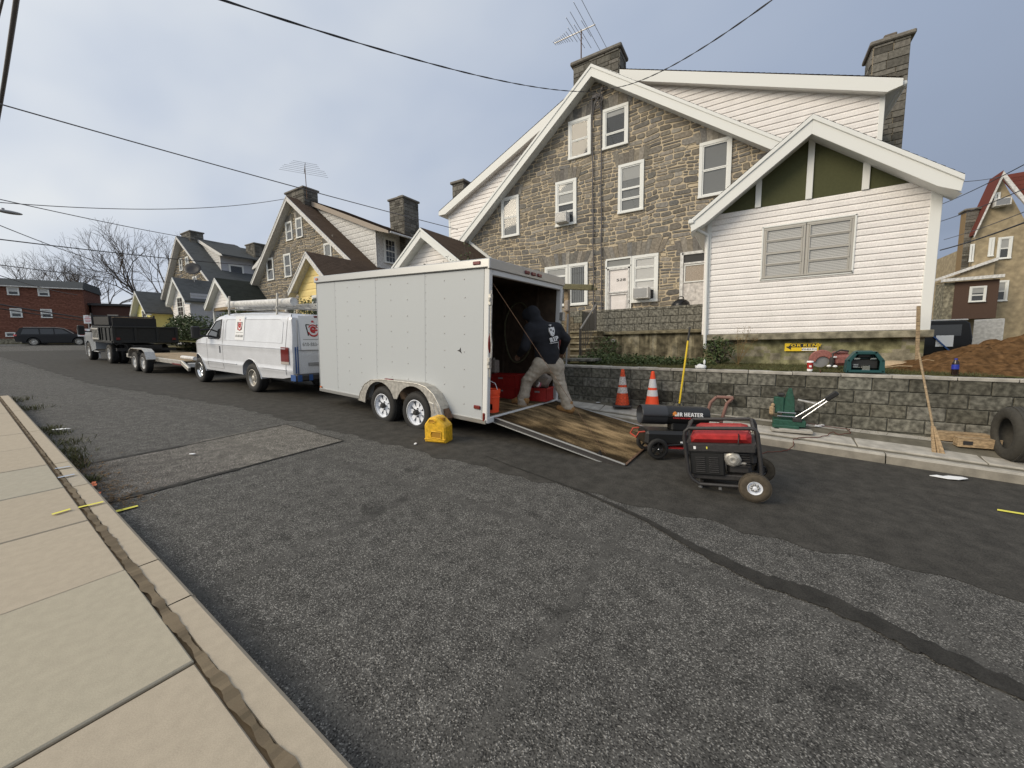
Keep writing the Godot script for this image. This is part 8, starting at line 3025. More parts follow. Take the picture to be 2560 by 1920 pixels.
func crate(label: String, at: Vector3, s: Vector3, turn := 0.0) -> void:
	var t := thing("red_crate", label, "crate", at, turn, "red plastic crates in the trailer")
	var mb := MB.new()
	for z in [-1.0, 1.0]:
		mb.box(Vector3(0, s.y * 0.5, z * (s.z * 0.5 - 0.006)), Vector3(s.x, s.y, 0.012))
		mb.box(Vector3(0, s.y - 0.02, z * s.z * 0.5), Vector3(s.x + 0.02, 0.035, 0.02), 0.004)
		mb.box(Vector3(0, 0.02, z * s.z * 0.5), Vector3(s.x + 0.01, 0.03, 0.014), 0.004)
		for k in 6:
			mb.box(Vector3((k - 2.5) * s.x / 5.4, s.y * 0.5, z * s.z * 0.5), Vector3(0.012, s.y, 0.012))
	for x in [-1.0, 1.0]:
		mb.box(Vector3(x * (s.x * 0.5 - 0.006), s.y * 0.5, 0), Vector3(0.012, s.y, s.z))
		mb.box(Vector3(x * s.x * 0.5, s.y - 0.02, 0), Vector3(0.02, 0.035, s.z + 0.02), 0.004)
		for k in 4:
			mb.box(Vector3(x * s.x * 0.5, s.y * 0.5, (k - 1.5) * s.z / 3.4), Vector3(0.012, s.y, 0.012))
	mb.box(Vector3(0, s.y * 0.85, 0), Vector3(s.x - 0.03, 0.01, s.z - 0.03))
	obj("shell", mb, M.red_plastic, t)
	mb = MB.new()
	mb.box(Vector3(0, s.y * 0.72, s.z * 0.5 + 0.008), Vector3(0.10, 0.03, 0.004))
	obj("pale_label", mb, M.print_grey, t)

func small_things() -> void:
	traffic_cone("stained orange traffic cone with grimy collars, nearer the trailer ramp", Vector3(-2.09, 0.325, -7.52), true, 0.3)
	traffic_cone("clean bright orange traffic cone behind the black heater", Vector3(-1.52, 0.30, -7.49), false, 0.1)
	gas_can()
	space_heater()
	generator()
	block_cutter()
	# yellow handled push broom against the wall
	var t := thing("push_broom", "push broom with yellow handle leaning on the retaining wall", "broom")
	var mb := MB.new()
	mb.tube([Vector3(-1.045, 0.42, -7.46), Vector3(-0.955, 1.60, -7.665)], 0.016, 10)
	obj("handle", mb, M.yellow_paint, t)
	mb = MB.new()
	mb.tube([Vector3(-0.956, 1.59, -7.663), Vector3(-0.937, 1.837, -7.70)], 0.018, 10)
	obj("grip", mb, M.plastic_black, t)
	mb = MB.new()
	mb.tube([Vector3(-1.045, 0.46, -7.465), Vector3(-1.06, 0.33, -7.42)], 0.022, 8)
	for s in [-1.0, 1.0]:
		mb.tube([Vector3(-1.045, 0.50, -7.47), Vector3(-1.055 + s * 0.06, 0.47, -7.46), Vector3(-1.06 + s * 0.13, 0.34, -7.42)], 0.009, 6)
	obj("brace", mb, M.plastic_black, t)
	mb = MB.new()
	mb.box(Vector3(-1.06, 0.32, -7.42), Vector3(0.5, 0.06, 0.08), 0.01)
	mb.box(Vector3(-1.06, 0.28, -7.42), Vector3(0.5, 0.06, 0.09), 0.004)
	obj("brush_head", mb, M.plastic_black, t)
	# drain pipe through the wall
	t = thing("drain_pipe", "short dark drain pipe sticking out of the block wall", "pipe", Vector3(-0.27, 0.55, -7.72))
	mb = MB.new()
	mb.xf = Transform3D(Basis(Vector3(1, 0, 0), PI / 2 - 0.2), Vector3.ZERO)
	mb.lathe([Vector2(0.05, 0.14), Vector2(0.05, -0.2), Vector2(0.065, -0.2), Vector2(0.065, 0.15), Vector2(0.05, 0.15)], 18)
	obj("tube", mb, M.cloth_dirty, t)
	# hand truck frame seen above the generator
	t = thing("hand_truck", "rusty hand truck frame behind the generator", "hand truck", Vector3(-0.52, 0.03, -5.95))
	mb = MB.new()
	for x in [0.0, 0.20]:
		mb.tube([Vector3(x, 0.05, 0), Vector3(x + 0.03, 0.45, -0.02), Vector3(x + 0.09, 0.70, -0.03), Vector3(x + 0.16, 0.78, -0.04)], 0.022, 8)
	mb.tube([Vector3(0.16, 0.78, -0.04), Vector3(0.36, 0.78, -0.04)], 0.022, 8)
	mb.tube([Vector3(0.03, 0.45, -0.02), Vector3(0.23, 0.45, -0.02)], 0.018, 8)
	obj("frame", mb, mat("faded_red", lin(0.20, 0.105, 0.085), 0.7), t)
	# things lying on the capstones
	t = thing("paper_cup", "red and white paper coffee cup with lid on the capstone", "cup", Vector3(0.85, 1.068, -7.85))
	mb = MB.new()
	mb.lathe([Vector2(0.0, 0.0), Vector2(0.033, 0.0), Vector2(0.043, 0.14)], 20)
	obj("cup", mb, M.red_plastic, t)
	mb = MB.new()
	mb.lathe([Vector2(0.0345, 0.0), Vector2(0.0375, 0.035), Vector2(0.0365, 0.035)], 20)
	mb.lathe([Vector2(0.046, 0.138), Vector2(0.047, 0.152), Vector2(0.04, 0.165), Vector2(0.0, 0.165)], 20)
	mb.box(Vector3(0.0, 0.08, 0.0395), Vector3(0.03, 0.03, 0.004))
	obj("lid_and_print", mb, M.paper, t)
	t = thing("teal_plastic_tool_case", "open teal plastic tool carrier standing on the retaining wall", "tool case", Vector3(1.52, 1.058, -7.92))
	mb = MB.new()
	mb.prism(vp([-0.215, 0.0, 0.215, 0.0, 0.225, 0.03, 0.215, 0.19, 0.12, 0.32, 0.09, 0.335, -0.09, 0.335, -0.12, 0.32, -0.215, 0.19, -0.225, 0.03]), -0.09, -0.06, 0.008)
	for e in [[-0.225, 0.0, -0.215, 0.19], [-0.215, 0.19, -0.12, 0.325], [-0.12, 0.325, 0.12, 0.325], [0.12, 0.325, 0.215, 0.19], [0.215, 0.19, 0.225, 0.0]]:
		var a := Vector3(e[0], e[1], -0.09)
		var b := Vector3(e[2], e[3], -0.09)
		slab3(mb, a, b, b + Vector3(0, 0, 0.19), a + Vector3(0, 0, 0.19), (Vector3(0, 0.12, -0.09) - (a + b) * 0.5).normalized() * 0.03)
	mb.prism(vp([-0.215, 0.03, -0.16, 0.03, -0.165, 0.17, -0.10, 0.28, 0.10, 0.28, 0.165, 0.17, 0.16, 0.03, 0.215, 0.03, 0.205, 0.19, 0.115, 0.315, -0.115, 0.315, -0.205, 0.19]), 0.07, 0.098, 0.006)
	mb.box(Vector3(0, 0.02, 0.0), Vector3(0.44, 0.04, 0.2), 0.01)
	obj("shell", mb, M.teal_plastic, t)
	mb = MB.new()
	mb.box(Vector3(0, 0.13, -0.03), Vector3(0.34, 0.16, 0.08), 0.02)
	mb.box(Vector3(0, 0.255, -0.03), Vector3(0.16, 0.05, 0.06), 0.01)
	obj("dark_insides", mb, M.plastic_black, t)
	mb = MB.new()
	for e in [[-0.09, 0.215, 0.08, 0.03], [0.10, 0.215, 0.08, 0.03], [-0.10, 0.12, 0.07, 0.02], [0.02, 0.07, 0.10, 0.08], [-0.09, 0.08, 0.09, 0.02]]:
		mb.box(Vector3(e[0], e[1], 0.02), Vector3(e[2], e[3], 0.04), 0.006)
	obj("steel_fittings", mb, M.chrome, t)
	for k in 2:
		t = thing("cutoff_saw", ["dusty red cut-off saw guard lying on the grass behind the cup", "dusty red cut-off saw engine lying beside the teal case"][k], "saw", Vector3(1.10 if k == 0 else 1.36, 1.09, -8.72 if k == 0 else -8.66), 0.2 * k, "red saws on the grass")
		mb = MB.new()
		if k == 0:
			mb.prism(arc_pts(Vector2(0, 0.12), 0.18, 0.1, PI * 1.05, 14) + arc_pts(Vector2(0.02, 0.08), 0.10, PI, 0.2, 8), -0.05, 0.05, 0.01)
		else:
			mb.box(Vector3(0, 0.13, 0), Vector3(0.26, 0.20, 0.2), 0.05)
			mb.box(Vector3(-0.02, 0.25, 0), Vector3(0.2, 0.05, 0.14), 0.02)
		obj("housing", mb, M.saw_red, t)
		mb = MB.new()
		if k == 0:
			mb.xf = Transform3D(Basis(Vector3.RIGHT, PI / 2), Vector3(-0.02, 0.12, 0))
			mb.lathe([Vector2(0.0, -0.004), Vector2(0.13, -0.004), Vector2(0.13, 0.004), Vector2(0.0, 0.004)], 24)
		else:
			mb.tube([Vector3(-0.14, 0.08, 0.1), Vector3(-0.16, 0.24, 0.1), Vector3(-0.05, 0.30, 0.1), Vector3(0.06, 0.28, 0.1)], 0.014, 8)
			mb.box(Vector3(-0.15, 0.10, 0.06), Vector3(0.06, 0.16, 0.08), 0.02)
		obj("blade_side", mb, M.steel if k == 0 else M.frame_black, t)
		if k == 1:
			mb = MB.new()
			mb.ball(Vector3(-0.12, 0.02, 0.12), Vector3(0.035, 0.022, 0.03), 10, 6)
			mb.ball(Vector3(-0.2, 0.025, 0.10), Vector3(0.035, 0.022, 0.03), 10, 6)
			mb.box(Vector3(-0.13, 0.18, 0.12), Vector3(0.05, 0.02, 0.02), 0.005)
			obj("white_caps", mb, M.paper, t)
	t = thing("soda_bottle", "dark soda bottle with blue label and blue cap on the capstone", "bottle", Vector3(2.48, 1.046, -7.87))
	mb = MB.new()
	mb.lathe([Vector2(0.0, 0.0), Vector2(0.034, 0.0), Vector2(0.037, 0.02), Vector2(0.036, 0.09), Vector2(0.037, 0.16), Vector2(0.03, 0.19), Vector2(0.014, 0.215), Vector2(0.014, 0.222)], 20, true)
	obj("bottle", mb, mat("cola", lin(0.018, 0.010, 0.008), 0.08), t)
	mb = MB.new()
	mb.lathe([Vector2(0.0372, 0.085), Vector2(0.0378, 0.09), Vector2(0.0378, 0.145), Vector2(0.0372, 0.15)], 20)
	mb.lathe([Vector2(0.016, 0.218), Vector2(0.016, 0.236), Vector2(0.0, 0.238)], 14)
	obj("label_and_cap", mb, mat("label_blue", lin(0.02, 0.035, 0.32), 0.4), t)
	t = thing("white_rag", "crumpled white rag on the wall near the porch", "rag", Vector3(-0.76, 1.09, -7.95))
	mb = MB.new()
	crumple(mb, Vector3.ZERO, Vector3(0.09, 0.06, 0.06), 91)
	mb.ball(Vector3(0.06, 0.10, 0.0), Vector3(0.02, 0.05, 0.02), 8, 6)
	obj("cloth", mb, M.paper, t)
	# sign, printed on both its halves
	t = thing("for_rent_sign", "yellow FOR RENT arrow sign fixed to the sunroom's foundation", "sign", Vector3(0.64, 1.335, -10.06))
	mb = MB.new()
	mb.box(Vector3(0.285, 0.08, 0.0), Vector3(0.57, 0.165, 0.012), 0.002)
	obj("board", mb, M.yellow_paint, t)
	mb = MB.new()
	mb.prism(vp([0.02, 0.085, 0.11, 0.145, 0.11, 0.095, 0.115, 0.095, 0.115, 0.075, 0.11, 0.075, 0.11, 0.025]), 0.004, 0.009)
	mb.prism(vp([0.115, 0.076, 0.548, 0.076, 0.548, 0.156, 0.115, 0.156]), 0.004, 0.008)
	obj("arrow", mb, M.print_black, t)
	words(t, "lettering", "FOR RENT", 0.050, M.yellow_paint, Transform3D(Basis.IDENTITY, Vector3(0.33, 0.117, 0.009)), 0.004, 1.75)
	mb = MB.new()
	mb.box(Vector3(0.42, 0.035, 0.007), Vector3(0.25, 0.06, 0.003))
	obj("white_strip", mb, M.paper, t)
	words(t, "phone_line", "610-853-1111", 0.03, M.print_black, Transform3D(Basis.IDENTITY, Vector3(0.42, 0.035, 0.009)), 0.003, 1.0)
	# kettle barbecue on the parapet
	t = thing("kettle_barbecue", "black kettle barbecue lid showing over the porch parapet", "barbecue", Vector3(-1.74, 1.95, -12.15))
	mb = MB.new()
	mb.lathe([Vector2(0.0, 0.35), Vector2(0.14, 0.38), Vector2(0.22, 0.48), Vector2(0.245, 0.62)], 24, true)
	obj("bowl", mb, M.car_black, t)
	mb = MB.new()
	mb.lathe([Vector2(0.255, 0.62), Vector2(0.255, 0.65), Vector2(0.23, 0.73), Vector2(0.15, 0.80), Vector2(0.05, 0.83), Vector2(0.0, 0.832)], 24, true)
	obj("lid", mb, M.car_black, t)
	mb = MB.new()
	mb.tube([Vector3(-0.08, 0.82, 0), Vector3(-0.07, 0.88, 0), Vector3(0.0, 0.905, 0), Vector3(0.07, 0.88, 0), Vector3(0.08, 0.82, 0)], 0.014, 8)
	for k in 3:
		mb.tube([Vector3(cos(k * 2.1) * 0.15, 0.4, sin(k * 2.1) * 0.15), Vector3(cos(k * 2.1) * 0.28, -0.02, sin(k * 2.1) * 0.28)], 0.012, 6)
	obj("handle_and_legs", mb, M.frame_black, t)
	# timber offcuts, brooms, stakes, tyre
	var wl := ["lower timber block on the sidewalk against the retaining wall", "upper notched timber block resting beside the big tyre"]
	for k in 2:
		t = thing("timber_block", wl[k], "timber block", [Vector3(2.52, 0.15, -7.65), Vector3(2.60, 0.135, -7.40)][k], [-0.02, 0.06][k], "timber blocks by the tyre")
		mb = MB.new()
		mb.box(Vector3(0, 0.055, 0), [Vector3(0.52, 0.11, 0.14), Vector3(0.40, 0.11, 0.13)][k], 0.006)
		mb.box(Vector3(0, 0.118, 0), [Vector3(0.52, 0.012, 0.14), Vector3(0.40, 0.012, 0.13)][k], 0.003)
		obj("timber", mb, M.wood, t)
		if k == 1:
			mb = MB.new()
			mb.box(Vector3(-0.11, 0.06, 0.066), Vector3(0.09, 0.05, 0.006))
			obj("dark_notch", mb, M.frame_black, t)
	t = thing("worn_tyre", "big worn tyre standing at the sidewalk's end", "tyre", Vector3(2.86, 0.385, -7.18))
	t.scale = Vector3.ONE * 0.93
	mb = MB.new()
	mb.xf = Transform3D(Basis(Vector3(0, 0, 1), PI / 2), Vector3.ZERO)
	mb.lathe([Vector2(0.2, -0.11), Vector2(0.22, -0.135), Vector2(0.31, -0.145), Vector2(0.345, -0.12), Vector2(0.36, -0.08), Vector2(0.36, 0.08), Vector2(0.345, 0.12), Vector2(0.31, 0.145), Vector2(0.22, 0.135), Vector2(0.2, 0.11), Vector2(0.23, 0.09), Vector2(0.3, 0.05), Vector2(0.3, -0.05), Vector2(0.23, -0.09), Vector2(0.2, -0.11)], 40, true)
	for k in 5:
		var yy := -0.08 + k * 0.04
		mb.lathe([Vector2(0.36, yy - 0.012), Vector2(0.366, yy - 0.01), Vector2(0.366, yy + 0.01), Vector2(0.36, yy + 0.012)], 40)
	obj("casing", mb, mat("grey_rubber", lin(0.045, 0.042, 0.035), 0.9, {tex = "blotch", size = 0.3}), t)
	t = thing("old_broom", "old straw broom with long wooden handle leaning on the retaining wall", "broom")
	mb = MB.new()
	mb.tube([Vector3(2.135, 0.36, -7.22), Vector3(2.07, 1.36, -7.75)], 0.014, 8)
	obj("handle", mb, M.old_wood, t)
	mb = MB.new()
	for k in 60:
		var a := rng.randf_range(-1, 1)
		var b := rng.randf_range(-1, 1)
		mb.tube([Vector3(2.135 + a * 0.018, 0.40, -7.24 + b * 0.012), Vector3(2.165 + a * 0.06, 0.07, -7.08 + b * 0.022)], 0.005, 4)
	obj("bristles", mb, M.wood, t)
	t = thing("wooden_stake", "tall pale wooden board standing before the sunroom corner", "board", Vector3(2.56, 1.05, -9.62))
	mb = MB.new()
	mb.bar(Vector3(0.0, 0, 0), Vector3(-0.05, 1.08, 0.0), 0.05, 0.03, 0.004, Vector3(0, 0, 1))
	obj("board", mb, M.old_wood, t)
	t = thing("garden_edging", "pale curved hose and wire edging lying by the foundation", "hose", Vector3(2.0, 1.07, -8.9))
	mb = MB.new()
	mb.tube([Vector3(-0.25, 0.0, 0.0), Vector3(-0.05, 0.01, 0.05), Vector3(0.15, 0.04, 0.0), Vector3(0.35, 0.03, -0.1), Vector3(0.5, 0.02, -0.05)], 0.012, 6)
	mb.tube([Vector3(0.42, 0.0, 0.0), Vector3(0.40, 0.13, 0.0), Vector3(0.48, 0.15, 0.0), Vector3(0.56, 0.13, 0.0)], 0.006, 5)
	obj("hose", mb, M.wood, t)
	t = thing("sand_heap", "small heap of pale sand against the foundation", "heap", Vector3(2.30, 1.03, -9.85))
	mb = MB.new()
	mb.ball(Vector3(0, 0, 0), Vector3(0.30, 0.13, 0.22), 20, 10)
	obj("sand", mb, mat("sand", lin(0.42, 0.32, 0.21), 0.95, {tex = "blotch", size = 0.3}), t)
	# papers and bits on the road
	t = thing("paper_sheet", "white paper sheet lying flat on the dark asphalt", "paper", Vector3(2.08, road_y(2.08) + 0.012, -6.48), 0.3)
	mb = MB.new()
	mb.prism(vp([-0.17, 0.02, -0.05, -0.07, 0.05, -0.08, 0.17, -0.02, 0.14, 0.02, 0.04, 0.06, -0.03, 0.035, -0.08, 0.05]), 0.0, 0.006)
	for i in mb.p.size():
		var p := mb.p[i]
		mb.p[i] = Vector3(p.x, p.z + 0.012 * absf(sin(p.x * 14.0)), -p.y)
		mb.n[i] = Vector3(mb.n[i].x, absf(mb.n[i].z) + 0.2, -mb.n[i].y).normalized()
	obj("sheet", mb, M.paper, t)
	var scraps := [["small white paper scrap on the road before the fuel can", -4.02, -3.86, 0.10, 0.0], ["white foil scrap caught in the weeds by the near kerb", -8.72, -1.28, 0.22, 0.03], ["pale leaf on the road patch", -5.9, -1.9, 0.09, 0.01], ["white scrap on the far sidewalk before the stained cone", -2.62, -7.62, 0.09, 0.2], ["crumpled white paper by the block cutter on the sidewalk", 1.0, -7.68, 0.24, 0.2]]
	for s in scraps:
		t = thing("paper_scrap", s[0], "litter", Vector3(s[1], (walk_y(s[1], s[2]) if s[2] < -7.0 else road_y(s[1]) + 0.012 + s[4]), s[2]), s[1], "paper litter")
		mb = MB.new()
		crumple(mb, Vector3.ZERO, Vector3(s[3] * 0.5, 0.004 + s[3] * 0.03, s[3] * 0.2), int(absf(s[1]) * 100))
		obj("scrap", mb, M.paper, t)
	# extension cord from the wall over the pavement to the generator
	t = thing("extension_cord", "thin dark red extension cord snaking from the capstone to the street", "cord")
	mb = MB.new()
	var way := [[0.98, 1.09, -7.9], [0.98, 1.07, -7.72], [0.93, 0.92, -7.97], [0.72, 0.80, -7.97], [0.66, 0.62, -7.97], [0.64, 0.4, -7.95], [0.80, 0.19, -7.75], [1.1, 0.155, -7.62], [1.35, 0.135, -7.6], [1.32, 0.125, -7.38], [1.18, 0.13, -7.28], [1.12, 0.13, -7.36], [1.02, 0.125, -7.18], [0.90, 0.125, -7.08], [0.72, 0.125, -7.02], [0.62, 0.118, -6.93], [0.60, 0.02, -6.83], [0.52, -0.01, -6.7], [0.4, -0.008, -6.55], [0.28, -0.002, -6.45], [0.2, 0.0, -6.3], [0.15, 0.1, -5.4]]
	var pts := []
	for k in way.size() - 1:
		for i in 5:
			var a := Vector3(way[k][0], way[k][1], way[k][2])
			var b := Vector3(way[k + 1][0], way[k + 1][1], way[k + 1][2])
			var g := a.lerp(b, i / 5.0)
			if g.z < -6.93 and g.y < 0.3:
				g.y = walk_y(g.x, g.z) + 0.008
			pts.append(g + Vector3(sin((k * 5 + i) * 1.3) * 0.008, 0, cos((k * 5 + i) * 1.7) * 0.008))
	mb.tube(pts, 0.006, 5)
	obj("cord", mb, M.cord, t)
	# in the trailer
	t = thing("orange_bucket", "orange plastic bucket with white handle just inside the trailer door", "bucket", Vector3(-3.47, 0.52, -4.98))
	mb = MB.new()
	mb.lathe([Vector2(0.0, 0.0), Vector2(0.125, 0.0), Vector2(0.145, 0.30), Vector2(0.155, 0.30), Vector2(0.157, 0.36), Vector2(0.15, 0.365), Vector2(0.14, 0.34)], 26)
	for y in [0.24, 0.28]:
		mb.lathe([Vector2(0.143, y - 0.008), Vector2(0.15, y), Vector2(0.143, y + 0.008)], 26)
	obj("pail", mb, M.orange, t)
	mb = MB.new()
	for k in 7:
		mb.box(Vector3(sin(0.5) * 0.142, 0.10 + k * 0.0, cos(0.5) * 0.142), Vector3(0.08, 0.09, 0.01))
	obj("dark_print", mb, M.print_black, t)
	mb = MB.new()
	mb.tube([Vector3(-0.15, 0.31, 0), Vector3(-0.10, 0.46, 0.02), Vector3(0.0, 0.50, 0.03), Vector3(0.10, 0.46, 0.02), Vector3(0.15, 0.31, 0)], 0.006, 6)
	obj("handle", mb, M.paper, t)
	crate("red plastic crate at the bottom of the two crate stack inside the trailer", Vector3(-4.05, 0.53, -6.35), Vector3(0.62, 0.235, 0.42), 0.06)
	crate("red plastic crate on top of the two crate stack inside the trailer", Vector3(-4.05, 0.768, -6.35), Vector3(0.62, 0.235, 0.42), 0.04)
	crate("red plastic crate alone on the trailer floor beneath the dusty bag", Vector3(-3.32, 0.52, -6.42), Vector3(0.36, 0.25, 0.36), 0.1)
	t = thing("dusty_bag", "dusty crumpled tool bag on the single red crate", "bag", Vector3(-3.36, 0.78, -6.42))
	mb = MB.new()
	crumple(mb, Vector3(0, 0.13, 0), Vector3(0.22, 0.17, 0.16), 71)
	obj("bag", mb, M.cloth_dirty, t)
	t = thing("respirator", "respirator mask with pale cartridge on the dusty bag", "mask", Vector3(-3.26, 0.84, -6.20))
	mb = MB.new()
	mb.xf = Transform3D(Basis(Vector3(0.6, 0.3, 0.7).normalized(), 1.2), Vector3.ZERO)
	mb.lathe([Vector2(0.0, -0.03), Vector2(0.05, -0.03), Vector2(0.052, 0.02), Vector2(0.045, 0.03), Vector2(0.0, 0.03)], 18)
	obj("cartridge", mb, M.reflective, t)
	mb = MB.new()
	mb.xf = Transform3D(Basis(Vector3(0.6, 0.3, 0.7).normalized(), 1.2), Vector3(0, 0, 0))
	mb.lathe([Vector2(0.053, -0.034), Vector2(0.056, -0.02), Vector2(0.054, -0.008)], 18)
	obj("pink_ring", mb, mat("pink", lin(0.5, 0.12, 0.18), 0.6), t)
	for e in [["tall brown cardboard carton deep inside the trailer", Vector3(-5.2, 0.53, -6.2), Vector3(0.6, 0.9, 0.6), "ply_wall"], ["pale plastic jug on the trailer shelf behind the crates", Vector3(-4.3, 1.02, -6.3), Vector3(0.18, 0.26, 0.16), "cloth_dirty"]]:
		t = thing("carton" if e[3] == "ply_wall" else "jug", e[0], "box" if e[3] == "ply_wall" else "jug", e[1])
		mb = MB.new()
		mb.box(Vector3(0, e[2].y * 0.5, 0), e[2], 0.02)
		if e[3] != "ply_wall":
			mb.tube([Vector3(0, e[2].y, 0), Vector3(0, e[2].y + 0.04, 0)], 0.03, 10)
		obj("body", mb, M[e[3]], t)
	# air conditioners
	air_conditioner("window air conditioner in the middle left upper window", -6.30, 5.98, -5.85, 6.33, -13.76, 0.34)
	air_conditioner("window air conditioner beside the numbered door", -3.42, 3.02, -2.92, 3.38, -13.76, 0.36)
	air_conditioner("white window air conditioner under the tan house's gable", 11.45, 8.8, 12.05, 9.2, -34.0, 0.5)
	# signs at the corner
	for e in [["white parking sign on a thin post behind the dump truck", Vector3(-31.36, 1.45, -6.12), [[1.86, 0.34, 0.46]]], ["smaller white sign board low beside the dump truck cab", Vector3(-30.4, 1.4, -5.72), [[1.15, 0.5, 0.4]]]]:
		t = thing("street_sign", e[0], "sign", e[1], 0.95, "small street signs at the corner")
		mb = MB.new()
		mb.tube([Vector3(0, 0, -0.02), Vector3(0, e[2][0][0] + 0.2, -0.02)], 0.025, 6)
		obj("post", mb, M.steel, t)
		mb = MB.new()
		mb.box(Vector3(0, e[2][0][0], 0.015), Vector3(e[2][0][1], e[2][0][2], 0.012), 0.003)
		obj("plate", mb, M.paper, t)
		mb = MB.new()
		for k in 4:
			mb.box(Vector3(0, e[2][0][0] + 0.13 - k * 0.085, 0.024), Vector3(e[2][0][1] * [0.5, 0.75, 0.7, 0.6][k], 0.03, 0.004))
		obj("print", mb, M.print_red, t)

func crumple(mb: MB, c: Vector3, r: Vector3, sd: int) -> void:
	var f := FastNoiseLite.new()
	f.seed = sd
	f.frequency = 0.9
	var n0 := mb.p.size()
	mb.ball(c, r, 14, 9)
	for i in range(n0, mb.p.size()):
		var d := (mb.p[i] - c) / r
		mb.p[i] = c + d * r * (1.0 + 0.6 * f.get_noise_3d(d.x * 1.6, d.y * 1.6, d.z * 1.6))

# ---------------------------------------------------------------- plants, wires
func leaves(mb: MB, c: Vector3, r: Vector3, n: int, size: float, sd: int, tones: Array) -> void:
	var q := RandomNumberGenerator.new()
	q.seed = sd
	var f := FastNoiseLite.new()
	f.seed = sd
	f.frequency = 1.6 / maxf(r.x, 0.3)
	for i in n:
		var d := Vector3(q.randfn(), q.randfn(), q.randfn()).normalized() * pow(q.randf(), 0.4)
		var p := c + d * r
		if f.get_noise_3dv(p) < -0.12 - 0.2 * q.randf():
			continue
		p += d * r * 0.35 * maxf(0.0, f.get_noise_3dv(p * 1.7))
		var a := Vector3(q.randfn(), q.randfn() * 0.6, q.randfn()).normalized()
		var b := a.cross(Vector3(q.randfn(), q.randfn() + 0.5, q.randfn())).normalized()
		var s := size * q.randf_range(0.6, 1.3)
		mb.col = tones[q.randi() % tones.size()] * q.randf_range(0.7, 1.3)
		mb.quad(p - a * s * 0.5, p + b * s * 0.26, p + a * s * 0.5, p - b * s * 0.26)

func bush(label: String, at: Vector3, r: Vector3, n: int, leaf: float, sd: int, called := "bush", m := "leaf") -> void:
	var t := thing(called, label, called.replace("_", " "), at, 0, "shrubs in the front gardens")
	var mb := MB.new()
	var q := RandomNumberGenerator.new()
	q.seed = sd
	for k in 12:
		var e := Vector3(q.randf_range(-0.8, 0.8) * r.x, r.y * q.randf_range(1.0, 1.7), q.randf_range(-0.8, 0.8) * r.z)
		mb.tube([Vector3.ZERO, e * 0.5 + Vector3(0, 0.05, 0), e], 0.018, 4, 0.006)
	obj("stems", mb, M.bark, t)
	mb = MB.new()
	leaves(mb, Vector3(0, r.y, 0), r, n, leaf, sd, [Color(0.8, 0.9, 0.8), Color(1.1, 1.05, 0.9), Color(0.6, 0.75, 0.6), Color(1.5, 1.25, 0.9)])
	obj("foliage", mb, M[m], t).set_meta("kind", "stuff")

func limb(mb: MB, twig: MB, p: Vector3, d: Vector3, l: float, r: float, depth: int, q: RandomNumberGenerator) -> void:
	var pts := [p]
	var dir := d
	for k in 3:
		dir = (dir + Vector3(q.randfn(), q.randfn() * 0.6 + 0.25, q.randfn()) * 0.11).normalized()
		pts.append(pts[-1] + dir * l / 3.0)
	(mb if depth > 3 else twig).tube(pts, r, 5 if depth > 3 else 3, r * 0.62, false)
	if depth == 0:
		return
	var n := 3 if q.randf() < 0.72 else 2
	if depth >= 5:
		n = 4
	for k in n:
		var ax := Vector3(q.randfn(), q.randfn(), q.randfn()).cross(dir).normalized()
		var nd := dir.rotated(ax, q.randf_range(0.28, 0.72))
		nd = (nd + Vector3(0, 0.12, 0)).normalized()
		limb(mb, twig, pts[3 if k < 2 else 2], nd, l * q.randf_range(0.66, 0.86), r * 0.6, depth - 1, q)

func bare_tree(label: String, at: Vector3, h: float, sd: int, spread := 0.0) -> void:
	var t := thing("bare_tree", label, "tree", at, 0, "bare trees beyond the houses")
	var q := RandomNumberGenerator.new()
	q.seed = sd
	var mb := MB.new()
	var tw := MB.new()
	mb.tube([Vector3(0, -1.5, 0), Vector3(0.05, h * 0.12, 0), Vector3(0.1, h * 0.24, 0.05)], h * 0.022, 8, h * 0.016)
	for k in 4:
		var a := TAU * k / 4.0 + q.randf()
		limb(mb, tw, Vector3(0.1, h * 0.23, 0.05), Vector3(cos(a) * (0.5 + spread), 1.0, sin(a) * (0.5 + spread)).normalized(), h * 0.25, h * 0.011, 5, q)
	obj("trunk", mb, M.bark, t)
	obj("crown", tw, M.bark, t).set_meta("kind", "stuff")

func wire(label: String, a: Vector3, b: Vector3, sag: float, r: float, m := "cable", twist := 0.0) -> void:
	var t := thing("overhead_wire", label, "wire", Vector3.ZERO, 0, "overhead wires")
	var mb := MB.new()
	for s in (2 if twist > 0.0 else 1):
		var pts := []
		var n := 60 if twist > 0.0 else 24
		for k in n + 1:
			var u := float(k) / n
			var p := a.lerp(b, u) - Vector3(0, sag * 4.0 * u * (1.0 - u), 0)
			if twist > 0.0:
				p += Vector3(0, cos(k * 0.9 + s * PI), sin(k * 0.9 + s * PI)) * twist
			pts.append(p)
		mb.tube(pts, r, 5)
	obj("cable", mb, M[m], t)

